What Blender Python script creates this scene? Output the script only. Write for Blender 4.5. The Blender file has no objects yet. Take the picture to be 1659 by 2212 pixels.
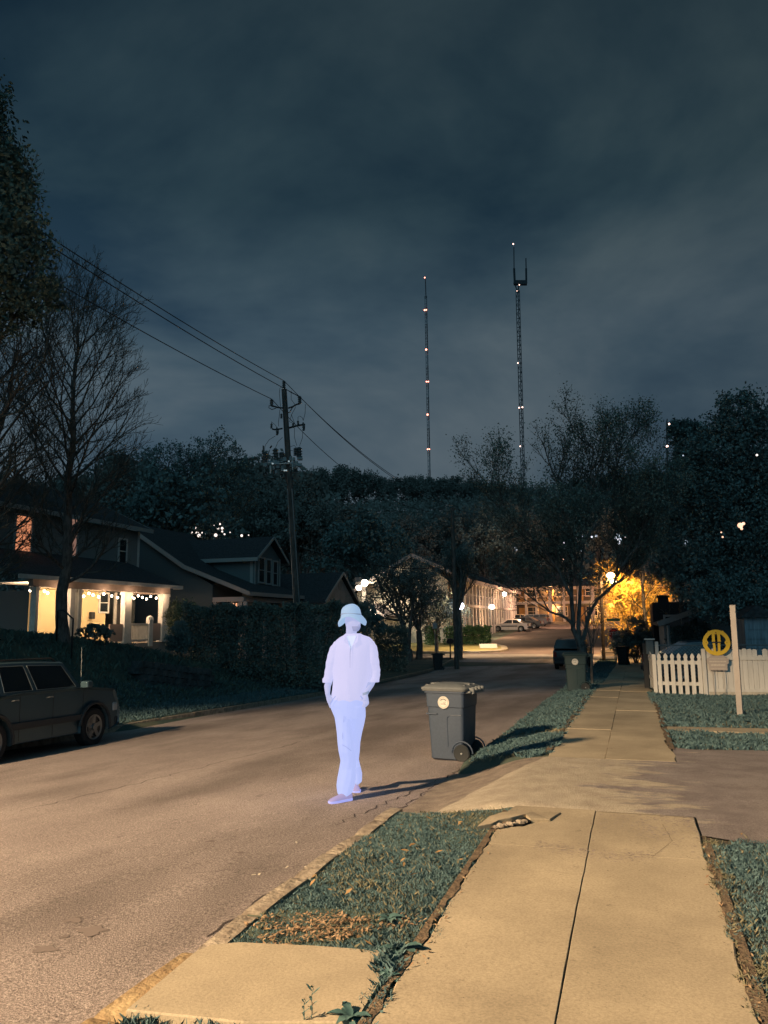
import bpy, bmesh, math, random
import numpy as np
from mathutils import Vector, Matrix, Euler, Quaternion
R_ = math.radians
sc = bpy.context.scene
# ---------------------------------------------------------------- camera
EYE, YAW, PITCH, ROLL = 1.62, R_(17.6), R_(8.2), R_(0.6)
FPX, CX, CY = 1661.0, 829.5, 1106.0        # focal length and centre on a 1659 x 2212 frame
fw = Vector((-math.sin(YAW)*math.cos(PITCH), math.cos(YAW)*math.cos(PITCH), math.sin(PITCH)))
rt0 = Vector((math.cos(YAW), math.sin(YAW), 0)); up0 = rt0.cross(fw)
rt = rt0*math.cos(-ROLL) + up0*math.sin(-ROLL); up = -rt0*math.sin(-ROLL) + up0*math.cos(-ROLL)
CAM = Vector((0, 0, EYE))
cd = bpy.data.cameras.new('camera'); cam = bpy.data.objects.new('camera', cd); sc.collection.objects.link(cam)
cam.matrix_world = Matrix.Translation(CAM) @ Matrix((rt, up, -fw)).transposed().to_4x4()
cd.sensor_fit = 'VERTICAL'; cd.sensor_height = 24.0; cd.lens = 24.0*FPX/2212.0
cd.clip_start = 0.1; cd.clip_end = 4000
sc.camera = cam
# ---------------------------------------------------------------- world: a cloudy night sky over a town
w = bpy.data.worlds.new('World'); sc.world = w; w.use_nodes = True
nt = w.node_tree; nt.nodes.clear()
def wn(t, **k):
    n = nt.nodes.new(t)
    for a, b in k.items(): setattr(n, a, b)
    return n
def ramp(n, st):
    cr = n.color_ramp
    while len(cr.elements) > 1: cr.elements.remove(cr.elements[-1])
    cr.elements[0].position, cr.elements[0].color = st[0][0], (*st[0][1], 1)
    for p, c in st[1:]:
        e = cr.elements.new(p); e.color = (*c, 1)
tc = wn('ShaderNodeTexCoord'); sx = wn('ShaderNodeSeparateXYZ'); nt.links.new(tc.outputs['Generated'], sx.inputs[0])
el = wn('ShaderNodeValToRGB'); nt.links.new(sx.outputs['Z'], el.inputs[0])
ramp(el, [(0.0, (.060, .093, .120)), (.22, (.066, .101, .130)), (.36, (.057, .092, .119)), (.50, (.032, .060, .075)), (.66, (.018, .037, .050)), (1, (.011, .025, .038))])
mp = wn('ShaderNodeMapping'); mp.inputs['Scale'].default_value = (1.3, 1.3, 2.4); mp.inputs['Rotation'].default_value = (0.25, -0.35, 0.3)
mp.inputs['Location'].default_value = (3.35, 3.9, 0.35)
nt.links.new(tc.outputs['Generated'], mp.inputs[0])
ns = wn('ShaderNodeTexNoise'); ns.inputs['Scale'].default_value = 1.25; ns.inputs['Detail'].default_value = 6; ns.inputs['Roughness'].default_value = .55; ns.inputs['Distortion'].default_value = .35
nt.links.new(mp.outputs[0], ns.inputs[0])
cl = wn('ShaderNodeValToRGB'); ramp(cl, [(.37, (.34, .48, .62)), (.49, (.84, .89, .93)), (.60, (1.50, 1.32, 1.23))]); nt.links.new(ns.outputs[0], cl.inputs[0])
mu = wn('ShaderNodeMix', data_type='RGBA', blend_type='MULTIPLY'); mu.inputs[0].default_value = 1
nt.links.new(el.outputs[0], mu.inputs[6]); nt.links.new(cl.outputs[0], mu.inputs[7])
ax = wn('ShaderNodeMapRange'); ax.inputs['From Min'].default_value = -.75; ax.inputs['From Max'].default_value = .35; ax.inputs['To Min'].default_value = 1.12; ax.inputs['To Max'].default_value = .72
nt.links.new(sx.outputs['X'], ax.inputs['Value']); m2 = wn('ShaderNodeVectorMath', operation='SCALE'); nt.links.new(mu.outputs[2], m2.inputs[0]); nt.links.new(ax.outputs[0], m2.inputs['Scale'])
bg = wn('ShaderNodeBackground'); bg.inputs[1].default_value = 1.0; nt.links.new(m2.outputs[0], bg.inputs[0])
ow = wn('ShaderNodeOutputWorld'); nt.links.new(bg.outputs[0], ow.inputs[0])
# ---------------------------------------------------------------- lights
sd = bpy.data.lights.new('fill_sun', 'SUN'); sd.energy = 0.36; sd.angle = R_(60); sd.color = (.30, .76, 1.0)  # teal fill added from behind the camera to lift the unlit darks
so = bpy.data.objects.new('fill_sun', sd); sc.collection.objects.link(so)
so.rotation_euler = Vector((-.35, 1, -.62)).to_track_quat('-Z', 'Y').to_euler()
LAMP = Vector((-12.9, -8.5, 10.2))
ld = bpy.data.lights.new('street_light', 'SPOT'); ld.energy = 50000; ld.color = (1.0, .69, .40); ld.shadow_soft_size = .38
ld.spot_size = R_(36); ld.spot_blend = .32
lo = bpy.data.objects.new('street_light', ld); sc.collection.objects.link(lo); lo.location = LAMP
lo.rotation_euler = (Vector((-3.9, 5.6, -.2))-LAMP).to_track_quat('-Z', 'Y').to_euler(); lo.scale = (2.1, 1, 1)
def shade(name, p, e, col, size=130, blend=.4, r=.15, to=(0, 0, -1)):
    d = bpy.data.lights.new(name, 'SPOT'); d.energy = e; d.color = col; d.spot_size = R_(size); d.spot_blend = blend; d.shadow_soft_size = r
    o = bpy.data.objects.new(name, d); sc.collection.objects.link(o); o.location = p; o.rotation_euler = Vector(to).to_track_quat('-Z', 'Y').to_euler(); return o
def point(name, p, e, col, r=.08):
    d = bpy.data.lights.new(name, 'POINT'); d.energy = e; d.color = col; d.shadow_soft_size = r
    o = bpy.data.objects.new(name, d); sc.collection.objects.link(o); o.location = p; return o
sc.view_settings.view_transform = 'Standard'; sc.view_settings.look = 'None'; sc.view_settings.exposure = 0; sc.view_settings.gamma = 1
try:
    sc.cycles.use_denoising = True; sc.cycles.max_bounces = 5; sc.cycles.transparent_max_bounces = 8; sc.cycles.sample_clamp_indirect = 3; sc.cycles.caustics_reflective = False; sc.cycles.caustics_refractive = False
except Exception: pass
# ---------------------------------------------------------------- pixel to world helpers
def ray(px, py): return fw + rt*((px-CX)/FPX) - up*((py-CY)/FPX)
def atD(px, py, D): return CAM + ray(px, py)*D
def onY(px, py, Y):
    d = ray(px, py); return CAM + d*(Y/d.y)
def onX(px, py, X):
    d = ray(px, py); return CAM + d*(X/d.x)
def lerp(a, b, t): return a+(b-a)*t
def ss(t): t = min(1, max(0, t)); return t*t*(3-2*t)
def ip(v, tb): return float(np.interp(v, [a for a, b in tb], [b for a, b in tb]))
# ---------------------------------------------------------------- terrain
SP = [(-30, 0), (6, 0), (8, -.02), (20, -.22), (30, -.5), (45, -.9), (55, -1.0), (65, -.9), (90, .3), (130, 2), (200, 14), (300, 40), (400, 63), (430, 65), (560, 40), (900, 20)]
def S(y): return ip(y, SP)
XR = -2.25
def xL(y): return ip(y, [(-20, -12.8), (10, -12.6), (16, -12.35), (22, -12.0), (30, -12.0), (40, -11.7), (56, -11.7)])
def Rd(x, y):
    off = ip(y, [(5, -.15), (9, -.25), (14, -.28), (40, -.2), (52, -.12)])
    cf = .02*min(1.9, XR-x) + .062*max(0, XR-1.9-x) if x < XR else 0
    z = S(y) + off - cf*ip(y, [(30, 1), (50, .3), (60, 0)])
    return lerp(z, S(y), ss((y-47)/8))
BK = [(14, 1.50), (17, 1.42), (20, 1.15), (24, .65), (27, .15), (30, -.25), (36, -.5), (46, -.7)]
def T(x, y):
    s = S(y)
    if y > 130:
        return s + (2.5*math.sin(x*.021+1.3)+1.8*math.sin(x*.047+y*.02))*ss((y-150)/150)
    if x >= -1.1: z = s
    elif x >= XR-.02:
        z = lerp(Rd(XR, y)+.11, s, ss((x-XR)/1.1))
        k = ss((y-6.95)/.2)*ss((10.25-y)/.3)
        if k > 0: z = lerp(z, lerp(Rd(XR, y)-.03, s-.02, ss((x-XR)/1.15)), k)
    elif x > xL(y): z = Rd(x, y)-.08
    else:
        d = xL(y)-x
        zz = Rd(xL(y), y)+.13+.05*min(d, 2.2)
        zb = ip(y+.9*(x+16), BK)
        if y > 26: zb = min(zb, .5)
        z = lerp(zz, zb, ss((d-1.5)/4.0))
    wv = ss((y-46)/9)
    z = lerp(z, s, wv)
    if y > 50: z -= .05*ss((y-50)/3)
    return z
def hit(px, py, fn=None):
    fn = fn or T; d = ray(px, py); t = 1.0
    while t < 600:
        p = CAM+d*t
        if p.z < fn(p.x, p.y): break
        t *= 1.002
    return p
# ---------------------------------------------------------------- mesh builder
COL = sc.collection
class MB:
    def __init__(s, M=None): s.v = []; s.f = []; s.mi = []; s.M = M; s.cm = 0
    def add(s, vs, fs):
        b = len(s.v)
        if s.M is not None: vs = [s.M @ Vector(p) for p in vs]
        s.v += [tuple(p) for p in vs]; s.f += [tuple(b+i for i in q) for q in fs]; s.mi += [s.cm]*len(fs); return s
    def box(s, x0, x1, y0, y1, z0, z1, t=None):
        vs = [(x, y, z) for z in (z0, z1) for x, y in ((x0, y0), (x1, y0), (x1, y1), (x0, y1))]
        if t is not None: vs = [t @ Vector(p) for p in vs]
        return s.add(vs, [(0, 3, 2, 1), (4, 5, 6, 7), (0, 1, 5, 4), (1, 2, 6, 5), (2, 3, 7, 6), (3, 0, 4, 7)])
    def cbox(s, x0, x1, y0, y1, z0, z1, b=.01):
        """box with chamfered vertical and top edges"""
        def ringp(i, z): return [(x0+i+b*k, y0+i+b*(1-k), z) for k in (0,)] and [
            (x0+i, y0+i+b, z), (x0+i+b, y0+i, z), (x1-i-b, y0+i, z), (x1-i, y0+i+b, z), (x1-i, y1-i-b, z), (x1-i-b, y1-i, z), (x0+i+b, y1-i, z), (x0+i, y1-i-b, z)]
        return s.loft([ringp(0, z0), ringp(0, z1-b), ringp(b, z1)])
    def loft(s, rings, cap=True, close=True):
        n = len(rings[0]); vs = [p for r in rings for p in r]; fs = []
        m = n if close else n-1
        for i in range(len(rings)-1):
            for j in range(m):
                a = i*n+j; b2 = i*n+(j+1) % n
                fs.append((a, b2, b2+n, a+n))
        if cap: fs.append(tuple(range(n))[::-1]); fs.append(tuple((len(rings)-1)*n+j for j in range(n)))
        return s.add(vs, fs)
    def tube(s, pts, r, n=6, cap=True):
        pts = [Vector(p) for p in pts]; k = len(pts)
        rs = r if isinstance(r, (list, tuple)) else [r]*k
        rings = []; ref = None
        for i, p in enumerate(pts):
            t = (pts[min(i+1, k-1)]-pts[max(i-1, 0)])
            if t.length < 1e-9: t = Vector((0, 0, 1))
            t.normalize()
            if ref is None:
                ref = t.orthogonal().normalized()
            ref = (ref - t*ref.dot(t))
            if ref.length < 1e-6: ref = t.orthogonal()
            ref.normalize(); bn = t.cross(ref)
            rings.append([p+(ref*math.cos(2*math.pi*j/n)+bn*math.sin(2*math.pi*j/n))*rs[i] for j in range(n)])
        return s.loft(rings, cap)
    def cyl(s, c, r, h, n=16, r2=None, axis='z'):
        r2 = r if r2 is None else r2; rings = []
        for z, q in ((0, r), (h, r2)):
            rg = []
            for j in range(n):
                a = 2*math.pi*j/n; u, v = q*math.cos(a), q*math.sin(a)
                rg.append((c[0]+u, c[1]+v, c[2]+z) if axis == 'z' else (c[0]+u, c[1]-z, c[2]+v) if axis == 'y' else (c[0]+z, c[1]+u, c[2]+v))
            rings.append(rg)
        return s.loft(rings)
    def lathe(s, prof, n=20, c=(0, 0, 0), axis='z'):
        rings = []
        for q, z in prof:
            rg = []
            for j in range(n):
                a = 2*math.pi*j/n; u, v = q*math.cos(a), q*math.sin(a)
                rg.append((c[0]+u, c[1]+v, c[2]+z) if axis == 'z' else (c[0]+u, c[1]-z, c[2]+v))
            rings.append(rg)
        return s.loft(rings)
    def sphere(s, c, r, n=10, m=7, sq=(1, 1, 1)):
        return s.loft([[(c[0]+sq[0]*r*math.sin(a)*math.cos(2*math.pi*j/n), c[1]+sq[1]*r*math.sin(a)*math.sin(2*math.pi*j/n), c[2]+sq[2]*r*math.cos(a)) for j in range(n)] for a in [math.pi*(i+.02)/(m+.04) for i in range(m+1)]][::-1])
    def prism(s, poly, axis, a, b):
        """poly of 2D points extruded on axis x, y or z between a and b"""
        def P(u, v, t): return (t, u, v) if axis == 'x' else (u, t, v) if axis == 'y' else (u, v, t)
        n = len(poly); vs = [P(u, v, a) for u, v in poly]+[P(u, v, b) for u, v in poly]
        fs = [tuple(range(n))[::-1], tuple(range(n, 2*n))]+[(j, (j+1) % n, n+(j+1) % n, n+j) for j in range(n)]
        return s.add(vs, fs)
    def bar(s, p, q, w2, h2, upv=(0, 0, 1)):
        p, q = Vector(p), Vector(q); t = (q-p).normalized(); u = Vector(upv)
        a = t.cross(u)
        if a.length < 1e-5: a = t.orthogonal()
        a.normalize(); b = a.cross(t)
        return s.loft([[c+a*i*w2/2+b*j*h2/2 for i, j in ((-1, -1), (1, -1), (1, 1), (-1, 1))] for c in (p, q)])
    def build(s, name, mat, parent=None, smooth=False, world=False, bevel=0):
        me = bpy.data.meshes.new(name); vs = s.v
        if world and parent is not None:
            mi = (Matrix.Translation(parent.location) @ parent.rotation_euler.to_matrix().to_4x4()).inverted()
            vs = [tuple(mi @ Vector(p)) for p in vs]
        me.from_pydata(vs, [], s.f)
        for m in (mat if isinstance(mat, (list, tuple)) else [mat]): me.materials.append(m)
        if isinstance(mat, (list, tuple)): me.polygons.foreach_set('material_index', s.mi)
        bm = bmesh.new(); bm.from_mesh(me); bmesh.ops.recalc_face_normals(bm, faces=bm.faces); bm.to_mesh(me); bm.free()
        o = bpy.data.objects.new(name, me); COL.objects.link(o)
        if smooth:
            for p in me.polygons: p.use_smooth = True
            if smooth != 2:
                me.set_sharp_from_angle(angle=R_(40))
        if parent is not None: o.parent = parent
        if bevel:
            bv = o.modifiers.new('b', 'BEVEL'); bv.width = bevel; bv.segments = 2; bv.limit_method = 'ANGLE'
        return o
def tag(o, label=None, cat=None, group=None, kind=None):
    if label: o['label'] = label
    if cat: o['category'] = cat
    if group: o['group'] = group
    if kind: o['kind'] = kind
    return o
def thing(name, label, cat, loc, rz=0, group=None):
    o = bpy.data.objects.new(name, None); COL.objects.link(o); o.location = loc; o.rotation_euler = (0, 0, rz); o.empty_display_size = .2
    return tag(o, label, cat, group)
def copy_tree(o, parent=None):
    c = o.copy(); COL.objects.link(c); c.parent = parent
    for ch in list(o.children): copy_tree(ch, c)
    return c
def dup(o, loc, rz=0, label=None, scale=None):
    c = copy_tree(o); c.location = loc; c.rotation_euler = (0, 0, rz)
    if label: c['label'] = label
    if scale: c.scale = (scale,)*3 if not isinstance(scale, tuple) else scale
    return c
def fastmesh(name, V, F, mat, parent=None):
    """V (n,3), F (m,k) arrays"""
    me = bpy.data.meshes.new(name); V = np.asarray(V, np.float32); F = np.asarray(F, np.int32); k = F.shape[1]
    me.vertices.add(len(V)); me.vertices.foreach_set('co', V.ravel())
    me.loops.add(F.size); me.loops.foreach_set('vertex_index', F.ravel())
    me.polygons.add(len(F)); me.polygons.foreach_set('loop_start', np.arange(0, F.size, k, dtype=np.int32))
    me.update(calc_edges=True)
    me.materials.append(mat)
    o = bpy.data.objects.new(name, me); COL.objects.link(o)
    if parent is not None: o.parent = parent
    return o
# ---------------------------------------------------------------- materials
MT = {}
def mat(name, col, rough=.85, var=0, scale=6, bump=0, bscale=60, metal=0, emit=None, es=1, col2=None, spec=.3, detail=4, stretch=None, lo=.38, hi=.62):
    if name in MT: return MT[name]
    m = bpy.data.materials.new(name); m.use_nodes = True; n = m.node_tree.nodes; l = m.node_tree.links
    b = n['Principled BSDF']; b.inputs['Roughness'].default_value = rough; b.inputs['Metallic'].default_value = metal
    b.inputs['Specular IOR Level'].default_value = spec
    b.inputs['Base Color'].default_value = (*col, 1)
    if var or bump or col2:
        t = n.new('ShaderNodeTexCoord'); src = t.outputs['Object']
        if stretch:
            mpn = n.new('ShaderNodeMapping'); mpn.inputs['Scale'].default_value = stretch; l.new(src, mpn.inputs[0]); src = mpn.outputs[0]
    if var or col2:
        x = n.new('ShaderNodeTexNoise'); x.inputs['Scale'].default_value = scale; x.inputs['Detail'].default_value = detail; x.inputs['Roughness'].default_value = .65; l.new(src, x.inputs[0])
        cr = n.new('ShaderNodeValToRGB'); l.new(x.outputs[0], cr.inputs[0])
        c2 = col2 or tuple(min(1, c*(1+var)) for c in col); c1 = col if col2 else tuple(c*(1-var) for c in col)
        ramp(cr, [(lo, c1), (hi, c2)]); l.new(cr.outputs[0], b.inputs['Base Color'])
    if bump:
        y = n.new('ShaderNodeTexNoise'); y.inputs['Scale'].default_value = bscale; y.inputs['Detail'].default_value = 3; l.new(src, y.inputs[0])
        bp = n.new('ShaderNodeBump'); bp.inputs['Strength'].default_value = bump; bp.inputs['Distance'].default_value = .02; l.new(y.outputs[0], bp.inputs['Height']); l.new(bp.outputs[0], b.inputs['Normal'])
    if emit: b.inputs['Emission Color'].default_value = (*emit, 1); b.inputs['Emission Strength'].default_value = es
    MT[name] = m; return m
def layered(name, base1, base2, sc1, fine1, fine2, sc2, spots, rough, bump, bscale, dist=.01, blotch=None):
    """large blotches x fine aggregate speckle, for asphalt and concrete"""
    m = bpy.data.materials.new(name); m.use_nodes = True; n = m.node_tree.nodes; l = m.node_tree.links; b = n['Principled BSDF']
    b.inputs['Roughness'].default_value = rough; b.inputs['Specular IOR Level'].default_value = .25
    t = n.new('ShaderNodeTexCoord')
    def noise(s, d=5, r=.6, src=None):
        x = n.new('ShaderNodeTexNoise'); x.inputs['Scale'].default_value = s; x.inputs['Detail'].default_value = d; x.inputs['Roughness'].default_value = r; l.new(src or t.outputs['Object'], x.inputs[0]); return x
    def rmp(x, st):
        c = n.new('ShaderNodeValToRGB'); l.new(x.outputs[0], c.inputs[0]); ramp(c, st); return c
    def mix(a, c, mode='MULTIPLY', fac=None):
        q = n.new('ShaderNodeMix'); q.data_type = 'RGBA'; q.blend_type = mode; q.inputs[0].default_value = 1
        l.new(a, q.inputs[6]); l.new(c, q.inputs[7])
        if fac: l.new(fac, q.inputs[0])
        return q.outputs[2]
    big = rmp(noise(sc1), [(.35, base1), (.65, base2)])
    fine = rmp(noise(sc2, 3, .75), [(.32, (fine1,)*3), (.5, (1, 1, 1)), (.68, (fine2,)*3)])
    out = mix(big.outputs[0], fine.outputs[0])
    if spots:
        sp = rmp(noise(spots, 6, .7), [(.27, (.55, .55, .56)), (.36, (1, 1, 1))]); out = mix(out, sp.outputs[0])
    if blotch:
        mpn = n.new('ShaderNodeMapping'); mpn.inputs['Scale'].default_value = (.9, .28, 1); mpn.inputs['Rotation'].default_value = (0, 0, .15); l.new(t.outputs['Object'], mpn.inputs[0])
        bl = rmp(noise(.8, 5, .55, mpn.outputs[0]), [(.36, (1-blotch,)*3), (.6, (1+blotch*.35,)*3)]); out = mix(out, bl.outputs[0])
    l.new(out, b.inputs['Base Color'])
    y = noise(bscale, 4, .7); bp = n.new('ShaderNodeBump'); bp.inputs['Strength'].default_value = bump; bp.inputs['Distance'].default_value = dist
    l.new(y.outputs[0], bp.inputs['Height']); l.new(bp.outputs[0], b.inputs['Normal'])
    MT[name] = m; return m
ASPH = layered('asphalt', (.25, .215, .205), (.345, .30, .285), .35, .40, 1.9, 80, 5.5, .88, .9, 110, .012, .34)
CONC = layered('concrete', (.34, .29, .21), (.455, .39, .28), 1.3, .80, 1.15, 70, 7, .88, .3, 70, .006, .16)
CONC2 = layered('old_concrete', (.30, .26, .20), (.44, .39, .31), 3, .7, 1.25, 60, 9, .9, .6, 40, .012)
DIRT = mat('soil', (.10, .075, .055), .95, .45, 5, .8, 30, col2=(.07, .105, .095))
GRND = mat('lawn_ground', (.05, .085, .075), .95, bump=.6, bscale=18, col2=(.10, .115, .085), scale=1.2)
FOLG = mat('dark_leaf', (.06, .10, .10), .7, scale=1.6, col2=(.18, .26, .25))
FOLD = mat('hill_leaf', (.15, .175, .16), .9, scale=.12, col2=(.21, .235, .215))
BARK = mat('bark', (.10, .10, .095), .95, .4, 12, .9, 30, stretch=(1, 1, .25))
TWIG = mat('twig', (.09, .10, .09), .95, .3, 3)
GRASS = mat('grass_blade', (.04, .085, .10), .75, scale=11, col2=(.14, .235, .245), lo=.34, hi=.70)
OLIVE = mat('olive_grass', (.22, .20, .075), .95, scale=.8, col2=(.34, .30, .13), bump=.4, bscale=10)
DRY = mat('dry_leaf', (.20, .13, .08), .9, scale=20, col2=(.40, .28, .17))
WHITE = mat('white_paint', (.52, .52, .49), .6, .07, 9, .15, 30, stretch=(1, 1, .2))
TRIM = mat('trim_paint', (.55, .55, .52), .6, .08, 3)
SHING = mat('shingle', (.045, .05, .055), .9, .35, 9, .6, 14)
GLASSD = mat('dark_glass', (.015, .022, .028), .08, spec=.6)
SIDED = mat('grey_siding', (.10, .13, .13), .8, .15, 3, .0)
BLACK = mat('black_plastic', (.02, .024, .028), .5)
STEEL = mat('galvanised_steel', (.30, .33, .34), .45, .15, 20, metal=.6)
WOODP = mat('pole_wood', (.085, .085, .08), .9, .35, 10, .6, 25, stretch=(1, 1, .15))
WIRE = mat('wire', (.02, .025, .03), .6)
def glow(name, col, s): return mat(name, (.8, .8, .8), .5, emit=col, es=s)
# ================================================================ SETTING
rng = random.Random(7); nr = np.random.default_rng(11)
def grid(name, xs, ys, zf, m, kind='structure', warp=None):
    V = []; nx = len(xs)
    for y in ys:
        for x in xs:
            X, Y = (x, y) if warp is None else warp(x, y)
            V.append((X, Y, zf(X, Y)))
    F = [(j*nx+i, j*nx+i+1, (j+1)*nx+i+1, (j+1)*nx+i) for j in range(len(ys)-1) for i in range(nx-1)]
    o = fastmesh(name, V, F, m); o.data.shade_smooth(); o['kind'] = kind; return o
def fr(a, b, s):
    n = max(1, round((b-a)/s)); return [a+(b-a)*i/n for i in range(n)]
gx = [-900, -600, -400, -250, -160, -110, -80]+fr(-60, -20, 2.5)+fr(-20, -11.6, .35)+[-11.6, -10, -8, -6, -4, -2.45, -2.28, -2.2]+fr(-2.1, -1.1, .15)+[-1.1, -.6, 0, .4]+fr(.8, 6, .6)+fr(6, 40, 4)+[40, 60, 80, 110, 160, 250, 400, 600, 900]
gy = [-30, -10]+fr(-4, 6.4, .6)+fr(6.4, 11, .15)+fr(11, 60, .6)+fr(60, 130, 3)+fr(130, 440, 10)+[440, 480, 520, 560, 650, 900]
def Tg(x, y): return T(x, y) - (.012 if x > -1.1 and y < 60 else 0)
grid('ground', gx, gy, Tg, GRND)
# road with ragged, patched right edge
grid('road', [XR+.03]+[XR-.02-.0-i*.5 for i in range(0, 19)]+[-11.9, -12.6], fr(-8, 56.3, .7)+[56.3], lambda x, y: Rd(x, y), ASPH, warp=lambda x, y: (max(x, xL(y)-.04), y))
grid('cross_street', fr(-70, 40, 5)+[40], [55.6, 57, 58.5, 60, 61.5], lambda x, y: S(y)+.012, mat('cross_asphalt', (.24, .22, .20), .9, .15, 2, .4, 30))
def lotw(x, y):
    return (x, y)
grid('parking_lot', [-13.2, -10, -6, -2, 2, 6], fr(61.3, 128, 4)+[128], lambda x, y: S(y)+.03, mat('lot_asphalt', (.11, .085, .075), .95, .2, .5, .3, 30))
# kerbs
def kerb(name, pts, zt, zb, wdt, m, jit=.0, gap=0):
    k = MB(); r = random.Random(3)
    for i in range(len(pts)-1):
        (x0, y0), (x1, y1) = pts[i], pts[i+1]
        j0, j1 = [r.uniform(-jit, jit) for _ in range(2)]
        g = gap
        rings = []
        for t in (0, .06, .5, .94, 1):
            x = lerp(x0, x1, t)+r.uniform(-jit, jit)*.4; y = lerp(y0+g, y1-g, t)
            e = .012 if t in (0, 1) else 0
            rings.append([(x-wdt/2, y, zb(x, y)), (x-wdt/2+.01, y, zt(x, y)-.03-e+j0*.5), (x-wdt/2+.035, y, zt(x, y)-e+j0*.5), (x+wdt/2, y, zt(x, y)-e+j0*.5), (x+wdt/2, y, zb(x, y))])
        k.loft(rings)
    o = k.build(name, m, smooth=True); o['kind'] = 'structure'; return o
kz = lambda x, y: Rd(XR-.05, y)
STONE = mat('kerb_stone', (.20, .165, .13), .92, scale=7, col2=(.38, .33, .26), bump=.9, bscale=25)
kerb('kerb', [(-2.17+rng.uniform(-.02, .02), y) for y in (3.72, 4.25, 4.9, 5.5, 6.1, 6.62, 7.15)], lambda x, y: kz(x, y)+.13, lambda x, y: kz(x, y)-.1, .15, STONE, .02, .012)
kerb('kerb_beneath_slab', [(-2.23, 1.5), (-2.23, 2.4), (-2.23, 3.0), (-2.21, 3.70)], lambda x, y: kz(x, y)+.125, lambda x, y: kz(x, y)-.1, .17, mat('kerb_warm', (.26, .18, .10), .92, scale=5, col2=(.42, .32, .18), bump=.8, bscale=25), .02, .004)
kerb('kerb_beyond_bin', [(-2.17+rng.uniform(-.015, .015), y) for y in [10.75+i*.9 for i in range(40)]], lambda x, y: kz(x, y)+.10, lambda x, y: kz(x, y)-.1, .15, STONE, .02, .01)
kerb('kerb_left', [(xL(y)-.08, y) for y in [2+i*1.5 for i in range(36)]], lambda x, y: Rd(xL(y), y)+.14, lambda x, y: Rd(xL(y), y)-.1, .16, STONE, .012, .004)
# sidewalk slabs, two abreast with open joints
def slab(mb, x0, x1, ya, yb, zf, j0=0, j1=0, th=.09, seed=1):
    r = random.Random(seed); n = max(2, int((yb-ya)/.22)); rings = []; ea = .008 if j0 > .01 else .002; eb = .008 if j1 > .01 else .002
    for i in range(n+1):
        y = lerp(ya, yb, i/n); e = 0
        a = x0+r.uniform(-j0, j0)*.6+j0*math.sin(y*3.1+seed)*.5; b = x1+r.uniform(-j1, j1)*.6+j1*math.sin(y*2.3+seed)*.5
        z = zf(0, y)
        rings.append([(a, y, z-th), (a, y, z-ea*.7), (a+ea, y, z), (b-eb, y, z), (b, y, z-eb*.7), (b, y, z-th)])
    f, l = rings[0], rings[-1]
    rings[0] = [(p[0], p[1]+.008*(k in (2, 3))*0, p[2]) for k, p in enumerate(f)]
    rings.insert(1, [(p[0], p[1]+.008, p[2]) for p in f])
    rings[-1] = [(p[0], p[1], p[2]) for k, p in enumerate(l)]
    rings.insert(-1, [(p[0], p[1]-.008, p[2]) for p in l])
    mb.loft(rings)
sw = MB(); zs = lambda x, y: S(y)+.012
ys = [1.0, 5.86, 7.13]
for i in range(len(ys)-1):
    for k, (a, b) in enumerate(((-1.09, -.3825), (-.3785, .405))):
        slab(sw, a, b, ys[i]+.003, ys[i+1]-.003, lambda x, y: S(y)+.012+(.006 if k == 0 else 0), .035 if k == 0 else .004, .012 if k else .004, seed=i*2+k+1)
ys = [9.98, 13.0, 16.3, 19.6, 22.1, 22.35, 25.4]+[28.4+3*i for i in range(10)]
for i in range(len(ys)-1):
    for k, (a, b) in enumerate(((-1.12, -.397), (-.392, .40))):
        slab(sw, a, b, ys[i]+.01, ys[i+1]-.01, lambda x, y: S(y)+.012+.006*((i+k) % 2), .05 if k == 0 else .003, .05 if k else .003, seed=i*2+k+20)
o = sw.build('sidewalk', CONC); o['kind'] = 'structure'
ft = MB()   # tooled/debris filling of the joints
ft.box(-.392, -.368, 1.0, 6.0, -.05, .0085); ft.loft([[(-.392, y, S(y)-.05), (-.392, y, S(y)+.0075), (-.368, y, S(y)+.0075), (-.368, y, S(y)-.05)] for y in (6.001, 7.12)]); ft.box(-1.06, .38, 5.84, 5.88, -.05, .006)
o = ft.build('sidewalk_joint', mat('joint_dirt', (.10, .07, .05), .95, .4, 40, .8, 60)); o['kind'] = 'structure'
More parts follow.
